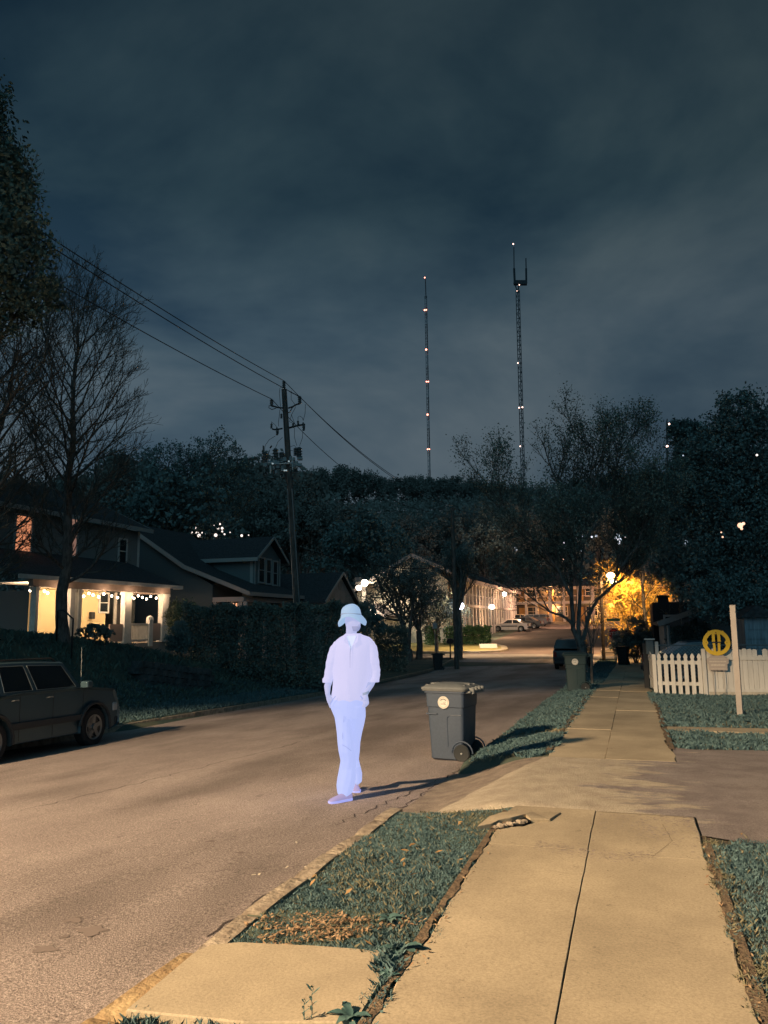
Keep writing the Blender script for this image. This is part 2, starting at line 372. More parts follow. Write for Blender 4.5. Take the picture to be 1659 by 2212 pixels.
# driveway apron: worn concrete between asphalt lip and gravelly asphalt, edges eaten away
def drive_mat():
    m = bpy.data.materials.new('driveway_surface'); m.use_nodes = True; n = m.node_tree.nodes; l = m.node_tree.links; b = n['Principled BSDF']
    b.inputs['Roughness'].default_value = .9; b.inputs['Specular IOR Level'].default_value = .2
    t = n.new('ShaderNodeTexCoord'); s = n.new('ShaderNodeSeparateXYZ'); l.new(t.outputs['Object'], s.inputs[0])
    def noise(sc_, d, st=(1, 1, 1), r=.6):
        q = n.new('ShaderNodeMapping'); q.inputs['Scale'].default_value = st; l.new(t.outputs['Object'], q.inputs[0])
        x = n.new('ShaderNodeTexNoise'); x.inputs['Scale'].default_value = sc_; x.inputs['Detail'].default_value = d; x.inputs['Roughness'].default_value = r; l.new(q.outputs[0], x.inputs[0]); return x.outputs[0]
    def ma(op, a, c, c2=None):
        q = n.new('ShaderNodeMath'); q.operation = op
        for i, v in enumerate((a, c) if c2 is None else (a, c, c2)):
            if isinstance(v, (int, float)): q.inputs[i].default_value = v
            else: l.new(v, q.inputs[i])
        return q.outputs[0]
    def cr(v, st):
        q = n.new('ShaderNodeValToRGB'); l.new(v, q.inputs[0]); ramp(q, st); return q.outputs[0]
    nl = noise(3.0, 6); nb = noise(1.7, 8, (.7, 1.7, 1), .72)
    # left edge: x + 2.0 - .3 (y-6.9) + noise
    e = ma('ADD', ma('ADD', s.outputs[0], 1.98-.0), ma('MULTIPLY', ma('SUBTRACT', s.outputs[1], 6.95), -.29))
    mL = cr(ma('ADD', ma('MULTIPLY', e, 2.2), ma('ADD', ma('MULTIPLY', nl, .5), .22)), [(.44, (0, 0, 0)), (.50, (1, 1, 1))])
    g = ma('MULTIPLY_ADD', s.outputs[0], -.55, .30)
    mR = cr(ma('ADD', g, ma('MULTIPLY', ma('SUBTRACT', nb, .5), 2.6)), [(.20, (0, 0, 0)), (.42, (1, 1, 1))])
    con = cr(noise(4, 6), [(.35, (.36, .315, .25)), (.65, (.47, .42, .33))])
    gra = cr(noise(2.2, 6), [(.35, (.20, .175, .175)), (.65, (.29, .26, .25))])
    lip = cr(noise(5, 6), [(.35, (.20, .17, .145)), (.65, (.31, .265, .22))])
    def mix(f, a, c, mode='MIX'):
        q = n.new('ShaderNodeMix'); q.data_type = 'RGBA'; q.blend_type = mode
        if isinstance(f, (int, float)): q.inputs[0].default_value = f
        else: l.new(f, q.inputs[0])
        l.new(a, q.inputs[6]); l.new(c, q.inputs[7]); return q.outputs[2]
    c = mix(mL, lip, mix(mR, gra, con))
    fn = cr(noise(90, 3, r=.8), [(.33, (.6, .6, .6)), (.5, (1, 1, 1)), (.67, (1.4, 1.4, 1.4))])
    l.new(mix(1.0, c, fn, 'MULTIPLY'), b.inputs['Base Color'])
    bp = n.new('ShaderNodeBump'); bp.inputs['Strength'].default_value = .8; bp.inputs['Distance'].default_value = .012; l.new(noise(60, 5, r=.75), bp.inputs['Height']); l.new(bp.outputs[0], b.inputs['Normal'])
    return m
DRV = drive_mat()
def zd(x, y):
    if y < 7.14 and x < -1.0: return T(x, y-.05)-.02
    if x > -1.1: return S(y)+.016
    if x < XR: return Rd(x, y)+.006
    return lerp(Rd(XR, y)+.006, S(y)+.016, ss((x-XR)/1.15))
dx = [-2.28, -2.1, -1.9, -1.7, -1.5, -1.3, -1.1, -.6, 0, .42]
grid('driveway_apron', dx, [7.10]+fr(7.16, 9.98, .2)+[9.98], zd, DRV, warp=lambda x, y: (x, y+(.05*math.sin(x*7)-.0 if y > 9.9 and x < -1.1 else 0)))
grid('driveway', [.42, .7, 1, 1.5, 2, 3, 4, 6, 9], fr(6.45, 11.15, .3)+[11.15], lambda x, y: S(y)+.014, DRV, warp=lambda x, y: (x, y+(.07*math.sin(x*5)+.05*math.sin(x*13+1) if y < 6.6 or y > 11 else 0)))
# small setting slabs
sl = MB()
def poly_slab(mb, pts, zf, th):
    top = [(x, y, zf(x, y)) for x, y in pts]; c = (sum(p[0] for p in pts)/len(pts), sum(p[1] for p in pts)/len(pts))
    ed = [(lerp(x, c[0], -.008), lerp(y, c[1], -.008), z-.008) for x, y, z in top]
    mb.loft([[(x, y, z-th) for x, y, z in ed], ed, top])
poly_slab(sl, [(-2.12, 3.02), (-1.6, 3.07), (-1.16, 3.2), (-1.17, 3.55), (-1.22, 3.88), (-1.6, 3.84), (-2.0, 3.77), (-2.12, 3.70), (-2.15, 3.6)], lambda x, y: .014, .16)
o = sl.build('landing_slab', CONC); o['kind'] = 'structure'
sl = MB(); poly_slab(sl, [(-1.95, 12.35), (-1.14, 12.45), (-1.14, 12.95), (-1.95, 12.8)], lambda x, y: T(x, y)+.02, .1)
o = sl.build('cross_strip', CONC); o['kind'] = 'structure'
sl = MB(); sl.loft([[(x, 13.08-.02*x, S(13)-.05), (x, 13.08-.02*x, S(13)+.035), (x, 13.42+.06*x, S(13)+.035), (x, 13.42+.06*x, S(13)-.05)] for x in (.45, 2, 4, 7)])
o = sl.build('concrete_strip', CONC); o['kind'] = 'structure'
# lit lawn in front of the far apartments with its curved kerb
lawn = [(-40, 63.2), (-20, 63.2), (-14.5, 63.0), (-12.2, 63.3), (-11.0, 64.6), (-10.7, 66.5), (-11.2, 69), (-12.4, 71.5), (-14, 73.4), (-40, 73.4)]
lm = MB(); n0 = len(lawn)
def outl(off): 
    r = []
    for i, (x, y) in enumerate(lawn):
        a, b = lawn[i-1], lawn[(i+1) % n0]; t = Vector((b[0]-a[0], b[1]-a[1])).normalized(); r.append((x+t.y*off, y-t.x*off))
    return r
lm.prism([(x, y) for x, y in lawn], 'z', -1.1, -.72)
for i, v in enumerate(lm.v):
    if v[2] > -1: lm.v[i] = (v[0], v[1], S(v[1])+.16)
    else: lm.v[i] = (v[0], v[1], S(v[1])-.1)
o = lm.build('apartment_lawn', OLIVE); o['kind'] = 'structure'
km = MB(); ou = outl(.55); n1 = range(1, n0-1)
km.loft([[(lawn[i][0], lawn[i][1], S(lawn[i][1])-.1), (lawn[i][0], lawn[i][1], S(lawn[i][1])+.18), (ou[i][0], ou[i][1], S(ou[i][1])+.17), (ou[i][0], ou[i][1], S(ou[i][1])-.1)] for i in n1])
o = km.build('lawn_kerb', CONC2); o['kind'] = 'structure'
# ---------------------------------------------------------------- grass blades
def blades(name, n, x0, x1, y0, y1, h0, h1, wd, m, mask=None, clump=.5, zf=T):
    X = nr.uniform(x0, x1, n*2); Y = nr.uniform(y0, y1, n*2)
    dens = .5+.5*np.sin(X*5.3+1.7*np.sin(Y*3.1))*np.sin(Y*4.7+1.3*np.sin(X*6.1)); keep = nr.uniform(0, 1, n*2) < (1-clump)+clump*dens
    if mask is not None: keep &= np.array([mask(a, b) for a, b in zip(X, Y)])
    X, Y, dens = X[keep][:n], Y[keep][:n], dens[keep][:n]; n = len(X)
    Z = np.array([zf(a, b) for a, b in zip(X, Y)])-.006
    a = nr.uniform(0, 2*np.pi, n); H = nr.uniform(h0, h1, n)*(.6+.6*dens); ln = nr.uniform(.1, 1.1, n)*H; b = nr.uniform(0, 2*np.pi, n)
    W = wd*nr.uniform(.6, 1.4, n)
    V = np.zeros((n, 4, 3)); dx_, dy_ = np.cos(a)*W/2, np.sin(a)*W/2
    V[:, 0] = np.stack([X-dx_, Y-dy_, Z], 1); V[:, 1] = np.stack([X+dx_, Y+dy_, Z], 1)
    V[:, 2] = np.stack([X+dx_*.8+np.cos(b)*ln*.35, Y+dy_*.8+np.sin(b)*ln*.35, Z+H*.65], 1)
    V[:, 3] = np.stack([X+np.cos(b)*ln, Y+np.sin(b)*ln, Z+H], 1)
    F = np.arange(n*4).reshape(n, 4)
    o = fastmesh(name, V.reshape(-1, 3), F, m); o['kind'] = 'stuff'; return o
def nA(x, y): return .05*math.sin(y*9+x*3)+.03*math.sin(y*23)
def mk_strip(x, y):
    if not (-2.11 < x < -1.05+nA(x, y)*.9): return False
    if y > 6.98+.1*math.sin(x*5)+.06*math.sin(x*17): return False
    if y > 6.35 and x > -1.42: return rng.random() < .25
    d = ((x+1.75)/.38)**2+((y-4.15)/.28)**2
    return not (d < 1 and rng.random() < .85)
blades('verge_grass', 72000, -2.12, -1.0, 3.84, 7.2, .010, .030, .0045, GRASS, mk_strip)
blades('verge_grass_bottom', 5000, -2.12, -1.08, 2.0, 3.06, .02, .06, .007, GRASS, lambda x, y: y < 3.02+.03*math.sin(x*14)+(x+2.1)*.13)
blades('gap_grass', 1100, -1.28, -1.07, 3.1, 3.95, .02, .06, .007, GRASS, lambda x, y: abs(x+1.155+(y-3.5)*.12) < .05+.03*math.sin(y*19))
blades('bin_verge_grass', 15000, -2.15, -1.05, 9.9, 12.5, .03, .07, .011, GRASS, lambda x, y: (y < 12.33) and x < -1.09+nA(x, y) and (y > 10.35+.25*math.sin(x*6) and x > -2.12) )
blades('far_verge_grass', 26000, -2.15, -1.0, 12.9, 26, .03, .08, .014, GRASS, lambda x, y: x < -1.1+nA(x, y)*1.3)
blades('dark_verge_grass', 9000, -2.2, -1.0, 26, 52, .05, .12, .03, GRASS)
blades('right_lawn_grass', 80000, .38, 2.4, 2.4, 6.75, .014, .040, .0055, GRASS, lambda x, y: x > .43+nA(x, y)*.9+.03*math.sin(y*5) and y < 6.42+.1*math.sin(x*9)+.07*math.sin(x*21) and not (y < 3.75 and x < .62 and rng.random() < .7))
blades('right_lawn_middle_grass', 15000, .42, 4.0, 11.2, 13.1, .03, .075, .013, GRASS, lambda x, y: x > .47+nA(x, y) and y > 11.22+.1*math.sin(x*8))
blades('right_lawn_far_grass', 52000, .3, 6.0, 13.45, 21.6, .03, .085, .015, GRASS, lambda x, y: x > .45+nA(x, y)*1.2-(.25 if y > 18 else 0) and not (y < 14.4 and x > 1.2 and rng.random() < .55*max(0, math.sin(x*1.9-1.2))))
blades('left_verge_grass', 26000, -15.2, -12.1, 14, 34, .04, .10, .03, GRASS, lambda x, y: x < xL(y)-.2)
blades('bank_grass', 26000, -24, -13.8, 11, 34, .08, .2, .05, mat('bank_leaf', (.05, .085, .08), .9, scale=.8, col2=(.10, .15, .12)))
STRAW = mat('straw_blade', (.13, .135, .09), .9, scale=9, col2=(.24, .22, .14))
blades('straw_grass', 5200, -2.12, -1.04, 3.84, 7.1, .012, .045, .005, STRAW, lambda x, y: x < -1.06+nA(x, y)*1.4 and rng.random() < .25+.75*ss(math.sin(x*4+y*3)*1.2), .3)
blades('right_straw_grass', 5200, .36, 2.6, 2.4, 6.6, .015, .05, .006, STRAW, lambda x, y: x > .40+nA(x, y)*.6 and (x < .55 or rng.random() < .35) and y < 6.5+.1*math.sin(x*9), .2)
blades('edge_straw_grass', 3500, .37, .52, 2.3, 6.4, .012, .04, .005, STRAW, lambda x, y: x > .385+.02*math.sin(y*23), .2)
blades('far_straw_grass', 7000, .4, 5, 11.2, 21, .02, .06, .012, STRAW, lambda x, y: x > .46, .6)
blades('bin_straw_grass', 3500, -2.15, -1.08, 10.2, 20, .02, .06, .010, STRAW, None, .6)
# bare soil beneath the thin grass
for nm, (x0, x1, y0, y1) in {'soil': (-2.1, -1.1, 3.86, 7.1), 'bin_soil': (-2.12, -1.12, 10.0, 23), 'right_soil': (.4, 6, 11.1, 21.5), 'near_right_soil': (.40, 4, 1, 6.6), 'bottom_soil': (-2.1, -1.1, 1, 3.9)}.items():
    grid(nm, fr(x0, x1, .1 if x1-x0 < 2 else .6)+[x1], fr(y0, y1, .25)+[y1], lambda x, y: T(x, y)-.004, DIRT)
# ---------------------------------------------------------------- leaf litter
def litter(name, n, fn, size, m, z0=.012):
    V = []; F = []
    for i in range(n):
        x, y = fn(); s = size*rng.uniform(.5, 1.3); a = rng.uniform(0, 6.28); q = Euler((rng.uniform(-.6, .6), rng.uniform(-.6, .6), a)).to_matrix(); z = zz_at(x, y)+z0+rng.uniform(0, .012)
        b = len(V); V += [tuple(Vector((x, y, z))+q @ Vector(p)) for p in ((-s, 0, 0), (0, -s*.35, s*.1), (s, 0, 0), (0, s*.35, s*.1))]; F.append((b, b+1, b+2, b+3))
    o = fastmesh(name, V, F, m); o['kind'] = 'stuff'
def zz_at(x, y):
    if -1.1 < x < .42: return S(y)+.014
    return T(x, y)
def e_pt():
    a = rng.uniform(0, 6.28); r = rng.random()**.6*(1+.35*math.sin(3*a+1)+.2*math.sin(5*a)); return -1.68+.42*r*math.cos(a), 4.12+.24*r*math.sin(a)+.1*r*math.cos(a)
litter('leaf_litter', 1100, e_pt, .015, DRY)
litter('fallen_leaves', 60, lambda: (rng.choice([rng.uniform(-2.1, -1.1), rng.uniform(.5, 2)]), rng.uniform(3.8, 6.6)), .028, mat('yellow_leaf', (.34, .22, .10), .8), .03)
litter('pavement_bits', 46, lambda: (rng.uniform(-1.05, .4), rng.uniform(2.6, 7)), .007, mat('bit', (.09, .06, .05), .9), .004)
litter('edge_debris', 200, lambda: (rng.choice([.42, .42, -1.08])+rng.gauss(0, .03), rng.uniform(2.6, 6.6)), .014, DRY, .008)
# tar stains and grit on the road
st = MB()
for px, py, a, b in ((200, 2012, .12, .045), (160, 1988, .07, .03), (95, 2052, .10, .03), (455, 1818, .05, .02), (520, 1843, .05, .02), (140, 2025, .03, .02)):
    p = hit(px, py, Rd); k = 34; seg = [(p.x+a*.75*math.cos(t)*(1+.35*math.sin(3*t+px)+.12*math.sin(7*t)), p.y+b*1.5*math.sin(t)*(1+.3*math.cos(4*t+px)+.12*math.sin(9*t))) for t in [6.283*i/k for i in range(k)]]
    st.add([(x, y, Rd(x, y)+.004) for x, y in seg], [tuple(range(k))])
for px, py in ((700, 1860), (745, 1868), (660, 1812)):
    pass
o = st.build('road_stain', mat('tar', (.19, .16, .15), .8)); o['kind'] = 'structure'
gm = MB()
for px, py in ((548, 1892), (560, 1890), (640, 1821), (620, 1875), (662, 1874), (668, 1876)):
    p = hit(px, py, Rd); a = rng.uniform(0, 3); c, s_ = math.cos(a), math.sin(a)
    gm.add([(p.x+u*.016*c-v*.008*s_, p.y+u*.016*s_+v*.008*c, Rd(p.x, p.y)+.004+.004*(u > 0)) for u, v in ((-1, -1), (1, -1), (1, 1), (-1, 1))], [(0, 1, 2, 3)])
o = gm.build('road_grit', mat('paper_bit', (.6, .55, .45), .9)); o['kind'] = 'stuff'
# soil washed over the ragged edges of the sidewalk
es_ = MB()
def rag(xin, xout, ya, yb, zf, amp, seed, st=.035):
    n = int((yb-ya)/st); P = []
    for i in range(n+1):
        y = ya+(yb-ya)*i/n; a = math.sin(y*7.3+seed)*.4+math.sin(y*17+seed*2)*.35+math.sin(y*41+seed)*.25
        P.append((xin+amp*a, xout, y))
    V = []; F = []
    for i, (a, b_, y) in enumerate(P): V += [(a, y, zf(a, y)), (b_, y, zf(b_, y))]
    for i in range(n): F.append((2*i, 2*i+1, 2*i+3, 2*i+2))
    es_.add(V, F)
zq = lambda x, y: S(y)+.022
rag(.402, .46, 2.2, 6.3, lambda x, y: S(y)+.0185, .022, 1); rag(-1.095, -1.14, 2.2, 6.9, lambda x, y: S(y)+.0225, .020, 4); rag(.37, .45, 11, 21, lambda x, y: S(y)+.024, .03, 2); rag(-1.09, -1.16, 10.3, 21, lambda x, y: S(y)+.0245, .03, 5)
o = es_.build('edge_soil', mat('edge_soil', (.10, .075, .055), .95, scale=14, col2=(.20, .15, .10), bump=.8, bscale=50)); o['kind'] = 'structure'
# asphalt grit and stains worn over the slabs beside the driveway
gm2 = MB(); r6 = random.Random(61)
def fleck(x, y, s_, m_=None):
    k = r6.randint(5, 8); a0 = r6.uniform(0, 6); zz = (.0186 if x < -.38 else .0126)+r6.uniform(0, .0011)
    (m_ or gm2).add([(x+s_*1.3*math.cos(a0+6.283*i/k)*r6.uniform(.5, 1.2), y+s_*math.sin(a0+6.283*i/k)*r6.uniform(.5, 1.2), S(y)+zz) for i in range(k)], [tuple(range(k))])
for i in range(1500):
    y = 7.1-abs(r6.gauss(0, .42)); x = r6.uniform(-.5, .40)
    if r6.random() < ss((x+.45)/.8)*(.35+.65*ss(math.sin(x*9+y*5)+.4)): fleck(x, y, r6.uniform(.003, .013))
for i in range(500):
    x = r6.uniform(-.75, .1); fleck(x, 5.86+r6.gauss(0, .07)+.05*math.sin(x*6), r6.uniform(.002, .009))
o = gm2.build('asphalt_grit', mat('grit', (.30, .255, .22), .95, .2, 30)); o['kind'] = 'stuff'
gm3 = MB()
for i in range(420): fleck(r6.uniform(-1.05, .4), r6.uniform(2.4, 7), r6.uniform(.0012, .0032), gm3)
o = gm3.build('sidewalk_specks', mat('speck', (.13, .10, .07), .95)); o['kind'] = 'stuff'
# hairline cracks in the slabs
sk = MB(); r3 = random.Random(21)
def scrack(pts, w):
    for i in range(len(pts)-1):
        n = 10
        for k in range(n):
            f0, f1 = k/n, (k+1)/n; j0, j1 = [r3.uniform(-.006, .006) for _ in range(2)]
            x0, y0, x1, y1 = lerp(pts[i][0], pts[i+1][0], f0)+(0 if k == 0 else j0), lerp(pts[i][1], pts[i+1][1], f0), lerp(pts[i][0], pts[i+1][0], f1), lerp(pts[i][1], pts[i+1][1], f1)
            zc_ = (.0188 if x0 < -.38 else .0128) if y0 < 8 else .0205
            sk.add([(x0-w*r3.uniform(.4, 1.3), y0, S(y0)+zc_), (x0+w, y0+w, S(y0)+zc_), (x1+w, y1+w, S(y1)+zc_), (x1-w, y1, S(y1)+zc_)], [(0, 1, 2, 3)])
scrack([(-.9, 5.2), (-.62, 5.34), (-.42, 5.3)], .0014); scrack([(-.36, 4.35), (-.1, 4.42), (.12, 4.37)], .0012); scrack([(.05, 5.85), (.2, 6.3), (.15, 6.8)], .0016)
scrack([(-1.05, 15.2), (-.6, 15.1), (-.2, 15.25), (.35, 15.15)], .004); scrack([(-1.05, 18.3), (-.5, 18.4), (.3, 18.2)], .004)
o = sk.build('slab_crack', mat('slab_crack', (.16, .12, .085), .95)); o['kind'] = 'structure'
# hairline cracks in the road
ck = MB(); r2 = random.Random(4)
def crack(p0, p1, n, w, am):
    pts = [(lerp(p0[0], p1[0], i/n)+r2.uniform(-am, am), lerp(p0[1], p1[1], i/n)+r2.uniform(-am, am)) for i in range(n+1)]
    for i in range(n):
        (x0, y0), (x1, y1) = pts[i], pts[i+1]; w0 = w*r2.uniform(.4, 1.3)
        ck.add([(x0-w0, y0, Rd(x0, y0)+.004), (x0+w0, y0, Rd(x0, y0)+.004), (x1+w0, y1, Rd(x1, y1)+.004), (x1-w0, y1, Rd(x1, y1)+.004)], [(0, 1, 2, 3)])
crack((-2.4, 4.2), (-2.35, 7.0), 30, .008, .03); crack((-2.3, 7.1), (-2.3, 10.6), 34, .010, .045); crack((-2.7, 6.9), (-2.35, 9.8), 24, .006, .05)
crack((-3.2, 5.2), (-2.4, 5.6), 12, .004, .02); crack((-6.6, 7.2), (-5.9, 13.5), 40, .006, .06); crack((-5, 9.6), (-2.4, 9.3), 20, .003, .03)
o = ck.build('road_crack', mat('crack', (.06, .05, .05), .95)); o['kind'] = 'structure'
# ================================================================ PERSON
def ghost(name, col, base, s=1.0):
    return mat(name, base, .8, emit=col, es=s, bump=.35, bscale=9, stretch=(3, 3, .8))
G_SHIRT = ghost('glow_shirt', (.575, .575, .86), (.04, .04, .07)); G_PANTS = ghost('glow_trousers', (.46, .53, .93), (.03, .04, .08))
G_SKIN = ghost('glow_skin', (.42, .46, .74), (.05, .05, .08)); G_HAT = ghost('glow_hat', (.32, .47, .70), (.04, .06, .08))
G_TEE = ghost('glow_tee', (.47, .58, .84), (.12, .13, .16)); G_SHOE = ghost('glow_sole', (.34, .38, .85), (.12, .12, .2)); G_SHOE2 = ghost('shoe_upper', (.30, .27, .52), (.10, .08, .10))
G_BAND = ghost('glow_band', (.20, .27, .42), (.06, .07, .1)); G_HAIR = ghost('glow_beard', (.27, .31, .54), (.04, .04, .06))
PF = hit(740, 1733, Rd); PD = (PF-CAM).dot(fw); PB = hit(768, 1708, Rd); PBD = (PB-CAM).dot(fw)-PD
person = thing('person', 'glowing pale lavender man in a bucket hat strolling on the road, hands in pockets', 'person', PF)
KX = 2.765*1.507
def pc(c, r, y):  # a point of the figure seen at crop column c, row r, y metres behind the front foot
    return atD(630.4+c/KX, 1260.8+r/KX, PD+y)
def pm(px, y=0.4): return px*(PD+y)/(FPX*KX)
PR = Matrix((rt, (fw-Vector((0, 0, fw.z))).normalized(), Vector((0, 0, 1))))   # right, away, up rows
AX, AY, AZ = Vector((rt.x, rt.y, 0)).normalized(), Vector((fw.x, fw.y, 0)).normalized(), Vector((0, 0, 1))
def ring(c, rx, ry, n=32, fold=0, ph=0, k=9, tilt=0):
    return [c+AX*(rx*(1+fold*math.sin(k*a+ph))*math.cos(a))+AY*(ry*(1+fold*math.cos(k*a*1.0+ph*1.7))*math.sin(a))+AZ*tilt*math.cos(a) for a in [6.2832*j/n for j in range(n)]]
def loftrows(mb, rows, cap=True, n=32):
    """rows: (colL, colR, row, y, ry, fold)"""
    rg = []
    for i, q in enumerate(rows):
        cl_, cr_, row, y, ry = q[:5]; fo = q[5] if len(q) > 5 else .0
        rg.append(ring(pc((cl_+cr_)/2, row, y), pm(cr_-cl_, y)/2, ry, n, fo, i*.6))
    mb.loft(rg, cap)
YT = .42
b = MB()   # body: remeshed into one continuous skin
head_c = pc(550, 335, YT)
FD = (AX*.72-AY*.69).normalized(); FS = AZ.cross(FD)
def headpt(u, v):
    a = u; z = v   # a: angle from face direction, z -1..1
    w_ = math.sqrt(max(0, 1-z*z)); f_ = math.cos(a)
    rx, ry = .098, .078
    x = w_*rx*f_; y = w_*ry*math.sin(a); zz = z*.128
    if f_ > 0:
        jaw = max(0, -z-.2); x += .022*ss(f_)*(ss(jaw*2)); y *= 1-.22*ss(jaw*1.6)
        s_ = math.exp(-((y/.012)**2))
        if -.32 < z < .12: x += .026*s_*ss((.12-z)/.36)
        ey = math.exp(-(((abs(y)-.032)/.014)**2)-((z-.10)/.10)**2); x -= .010*ey
        x += .006*math.exp(-(((z-.24)/.07)**2))*ss(f_)
        m_ = math.exp(-((y/.028)**2)-((z+.50)/.05)**2); x += .006*m_
        m_ = math.exp(-((y/.028)**2)-((z+.57)/.018)**2); x -= .004*m_
    return head_c+FD*x+FS*y+AZ*zz
b.loft([[headpt(6.2832*j/48, z) for j in range(48)] for z in [-math.cos(math.pi*(i+.15)/26.3) for i in range(27)]])
for s_ in (1, -1): b.tube([head_c+FS*s_*.074+AZ*.025+FD*-.004, head_c+FS*s_*.084+AZ*.0-FD*.008, head_c+FS*s_*.076-AZ*.03-FD*.002], [.010, .015, .008], 8)   # ears
b.tube([head_c-AZ*.05-FD*.02, pc(535, 460, YT+.01), pc(530, 520, YT+.02)], [.062, .060, .075], 14)
b.loft([ring(pc(530, 520, YT), .10, .07), ring(pc(540, 560, YT), .17, .09), ring(pc(540, 700, YT), .155, .10), ring(pc(530, 900, YT), .14, .09), ring(pc(525, 1060, YT), .15, .10), ring(pc(525, 1180, YT), .15, .10)])
armL = [pc(400, 560, YT), pc(345, 850, YT+.06), pc(320, 925, YT-.03), pc(322, 990, YT-.08), pc(335, 1045, YT-.06)]
b.tube(armL, [.052, .042, .038, .028, .024], 12)
armR = [pc(705, 560, YT), pc(742, 850, YT+.06), pc(712, 905, YT), pc(672, 975, YT-.09), pc(662, 1000, YT-.11)]
b.tube(armR, [.052, .042, .038, .029, .026], 12)
# image-right hand: palm half in the pocket, fingers along the thigh, thumb hooked inwards
wr = pc(662, 1000, YT-.11); kn = pc(660, 1050, YT-.125)
b.tube([wr, lerp(wr, kn, .5)+AX*.004, kn], [.024, .032, .033], 10)
for i, (dc, ln) in enumerate(((-.024, .070), (-.008, .080), (.009, .075), (.025, .058))):
    k0 = kn+AX*(dc+.006)-AY*(.012-abs(dc)*.3); d1 = (AZ*-1+AX*(.10+dc*2)).normalized()
    k1 = k0+d1*ln*.5-AY*.006; k2 = k0+d1*ln*.80-AX*.010+AY*.012; k3 = k0+d1*ln-AX*.022+AY*.03
    b.tube([k0-d1*.02, k0, k1, k2, k3], [.0105, .0105, .0095, .0088, .007], 8)
b.tube([wr-AZ*.012-AX*.018, wr-AZ*.038-AX*.038-AY*.012, wr-AZ*.062-AX*.046], [.013, .011, .009], 8)
# image-left hand slides into its pocket
wl = pc(326, 1000, YT-.08); kl = pc(345, 1062, YT-.05)
b.tube([wl, lerp(wl, kl, .5), kl], [.024, .033, .033], 10)
for i, dc in enumerate((-.022, -.007, .008, .022)):
    k0 = kl+AX*(dc+.004); b.tube([k0, k0-AZ*.04+AX*.01, k0-AZ*(.07+.006*(i in (1, 2)))+AX*.02+AY*.01], [.0105, .0095, .008], 8)
b.tube([wl-AZ*.02+AX*.02, wl-AZ*.045+AX*.04-AY*.01, wl-AZ*.07+AX*.042], [.013, .011, .009], 8)
for pth in ([(465, 1180, YT), (488, 1470, YT-.21), (505, 1660, .24), (486, 1850, .16), (470, 1900, .12)], [(590, 1180, YT), (560, 1440, YT+.15), (566, 1600, YT+.34), (590, 1720, PBD-.07), (590, 1800, PBD-.03)]):
    b.tube([pc(*q) for q in pth], [.06, .040, .030, .026, .028], 12)
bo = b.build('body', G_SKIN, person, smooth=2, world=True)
rm = bo.modifiers.new('r', 'REMESH'); rm.mode = 'VOXEL'; rm.voxel_size = .006; rm.use_smooth_shade = True
sm_ = bo.modifiers.new('s', 'SMOOTH'); sm_.iterations = 3; sm_.factor = .5
# facial hair, brows
fb = MB()
fb.loft([[headpt(a, z)+ (headpt(a, z)-head_c).normalized()*.004*(1 if k else -1) for a, z in [(-1.15+2.3*i/16, zt) for i in range(17)]] for k, zt in ((0, -.44), (1, -.50), (1, -.70), (1, -.86), (0, -.93))], cap=False, close=False)
for s_ in (1, -1):
    fb2 = MB(); fb2.tube([headpt(s_*.18, .26), headpt(s_*.38, .30), headpt(s_*.62, .24)], [.004, .005, .003], 6); fb2.build('eyebrow', G_HAIR, person, smooth=2, world=True)
fb2 = MB(); fb2.tube([headpt(-.25, -.40), headpt(0, -.36), headpt(.25, -.40)], [.003, .005, .003], 6)
fb2.build('moustache', G_HAIR, person, smooth=2, world=True); fb.build('beard', G_HAIR, person, smooth=2, world=True)
h = MB()   # bucket hat: crown, band seam, drooping brim
hc = pc(538, 300, YT)
def hr(row, cl_, cr_, ry, tl=0, wave=0):
    y = YT; c = pc((cl_+cr_)/2, row, y); return [p+AZ*wave*math.cos(2*(6.2832*j/32)+.6) for j, p in enumerate(ring(c, pm(cr_-cl_, y)/2, ry, 32, tilt=tl))]
h.loft([hr(340, 418, 668, .165, .006, -.052), hr(322, 415, 674, .168, .006, -.048), hr(296, 436, 650, .140, .004, -.028), hr(276, 444, 626, .114, 0, -.008), hr(262, 443, 622, .110), hr(235, 446, 616, .108), hr(212, 460, 603, .098), hr(194, 485, 582, .078), hr(184, 515, 565, .045), hr(181, 535, 548, .012)], cap=False)
h.loft([hr(340, 420, 666, .163, .006, -.052), hr(322, 421, 668, .162, .006, -.048), hr(296, 444, 640, .132, .004, -.028), hr(280, 452, 620, .106, 0, -.008)], cap=False)
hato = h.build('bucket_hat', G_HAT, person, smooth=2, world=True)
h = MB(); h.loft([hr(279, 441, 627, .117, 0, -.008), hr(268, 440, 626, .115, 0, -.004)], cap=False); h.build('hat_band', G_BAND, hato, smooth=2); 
hb = [c for c in hato.children][0]; hb.matrix_parent_inverse = Matrix.Translation(-Vector(person.location))
t = MB()   # shirt body
loftrows(t, [(352, 655, 1062, YT, .145, .035), (352, 662, 1020, YT, .155, .035), (362, 668, 950, YT, .16, .03), (372, 690, 850, YT, .155, .022), (370, 702, 750, YT, .15, .015), (366, 716, 650, YT, .145, .01), (368, 728, 590, YT, .135), (378, 736, 545, YT, .12), (398, 728, 508, YT, .10), (430, 700, 482, YT+.01, .085), (468, 640, 462, YT+.01, .072), (482, 618, 448, YT+.01, .066)], cap=True, n=48)
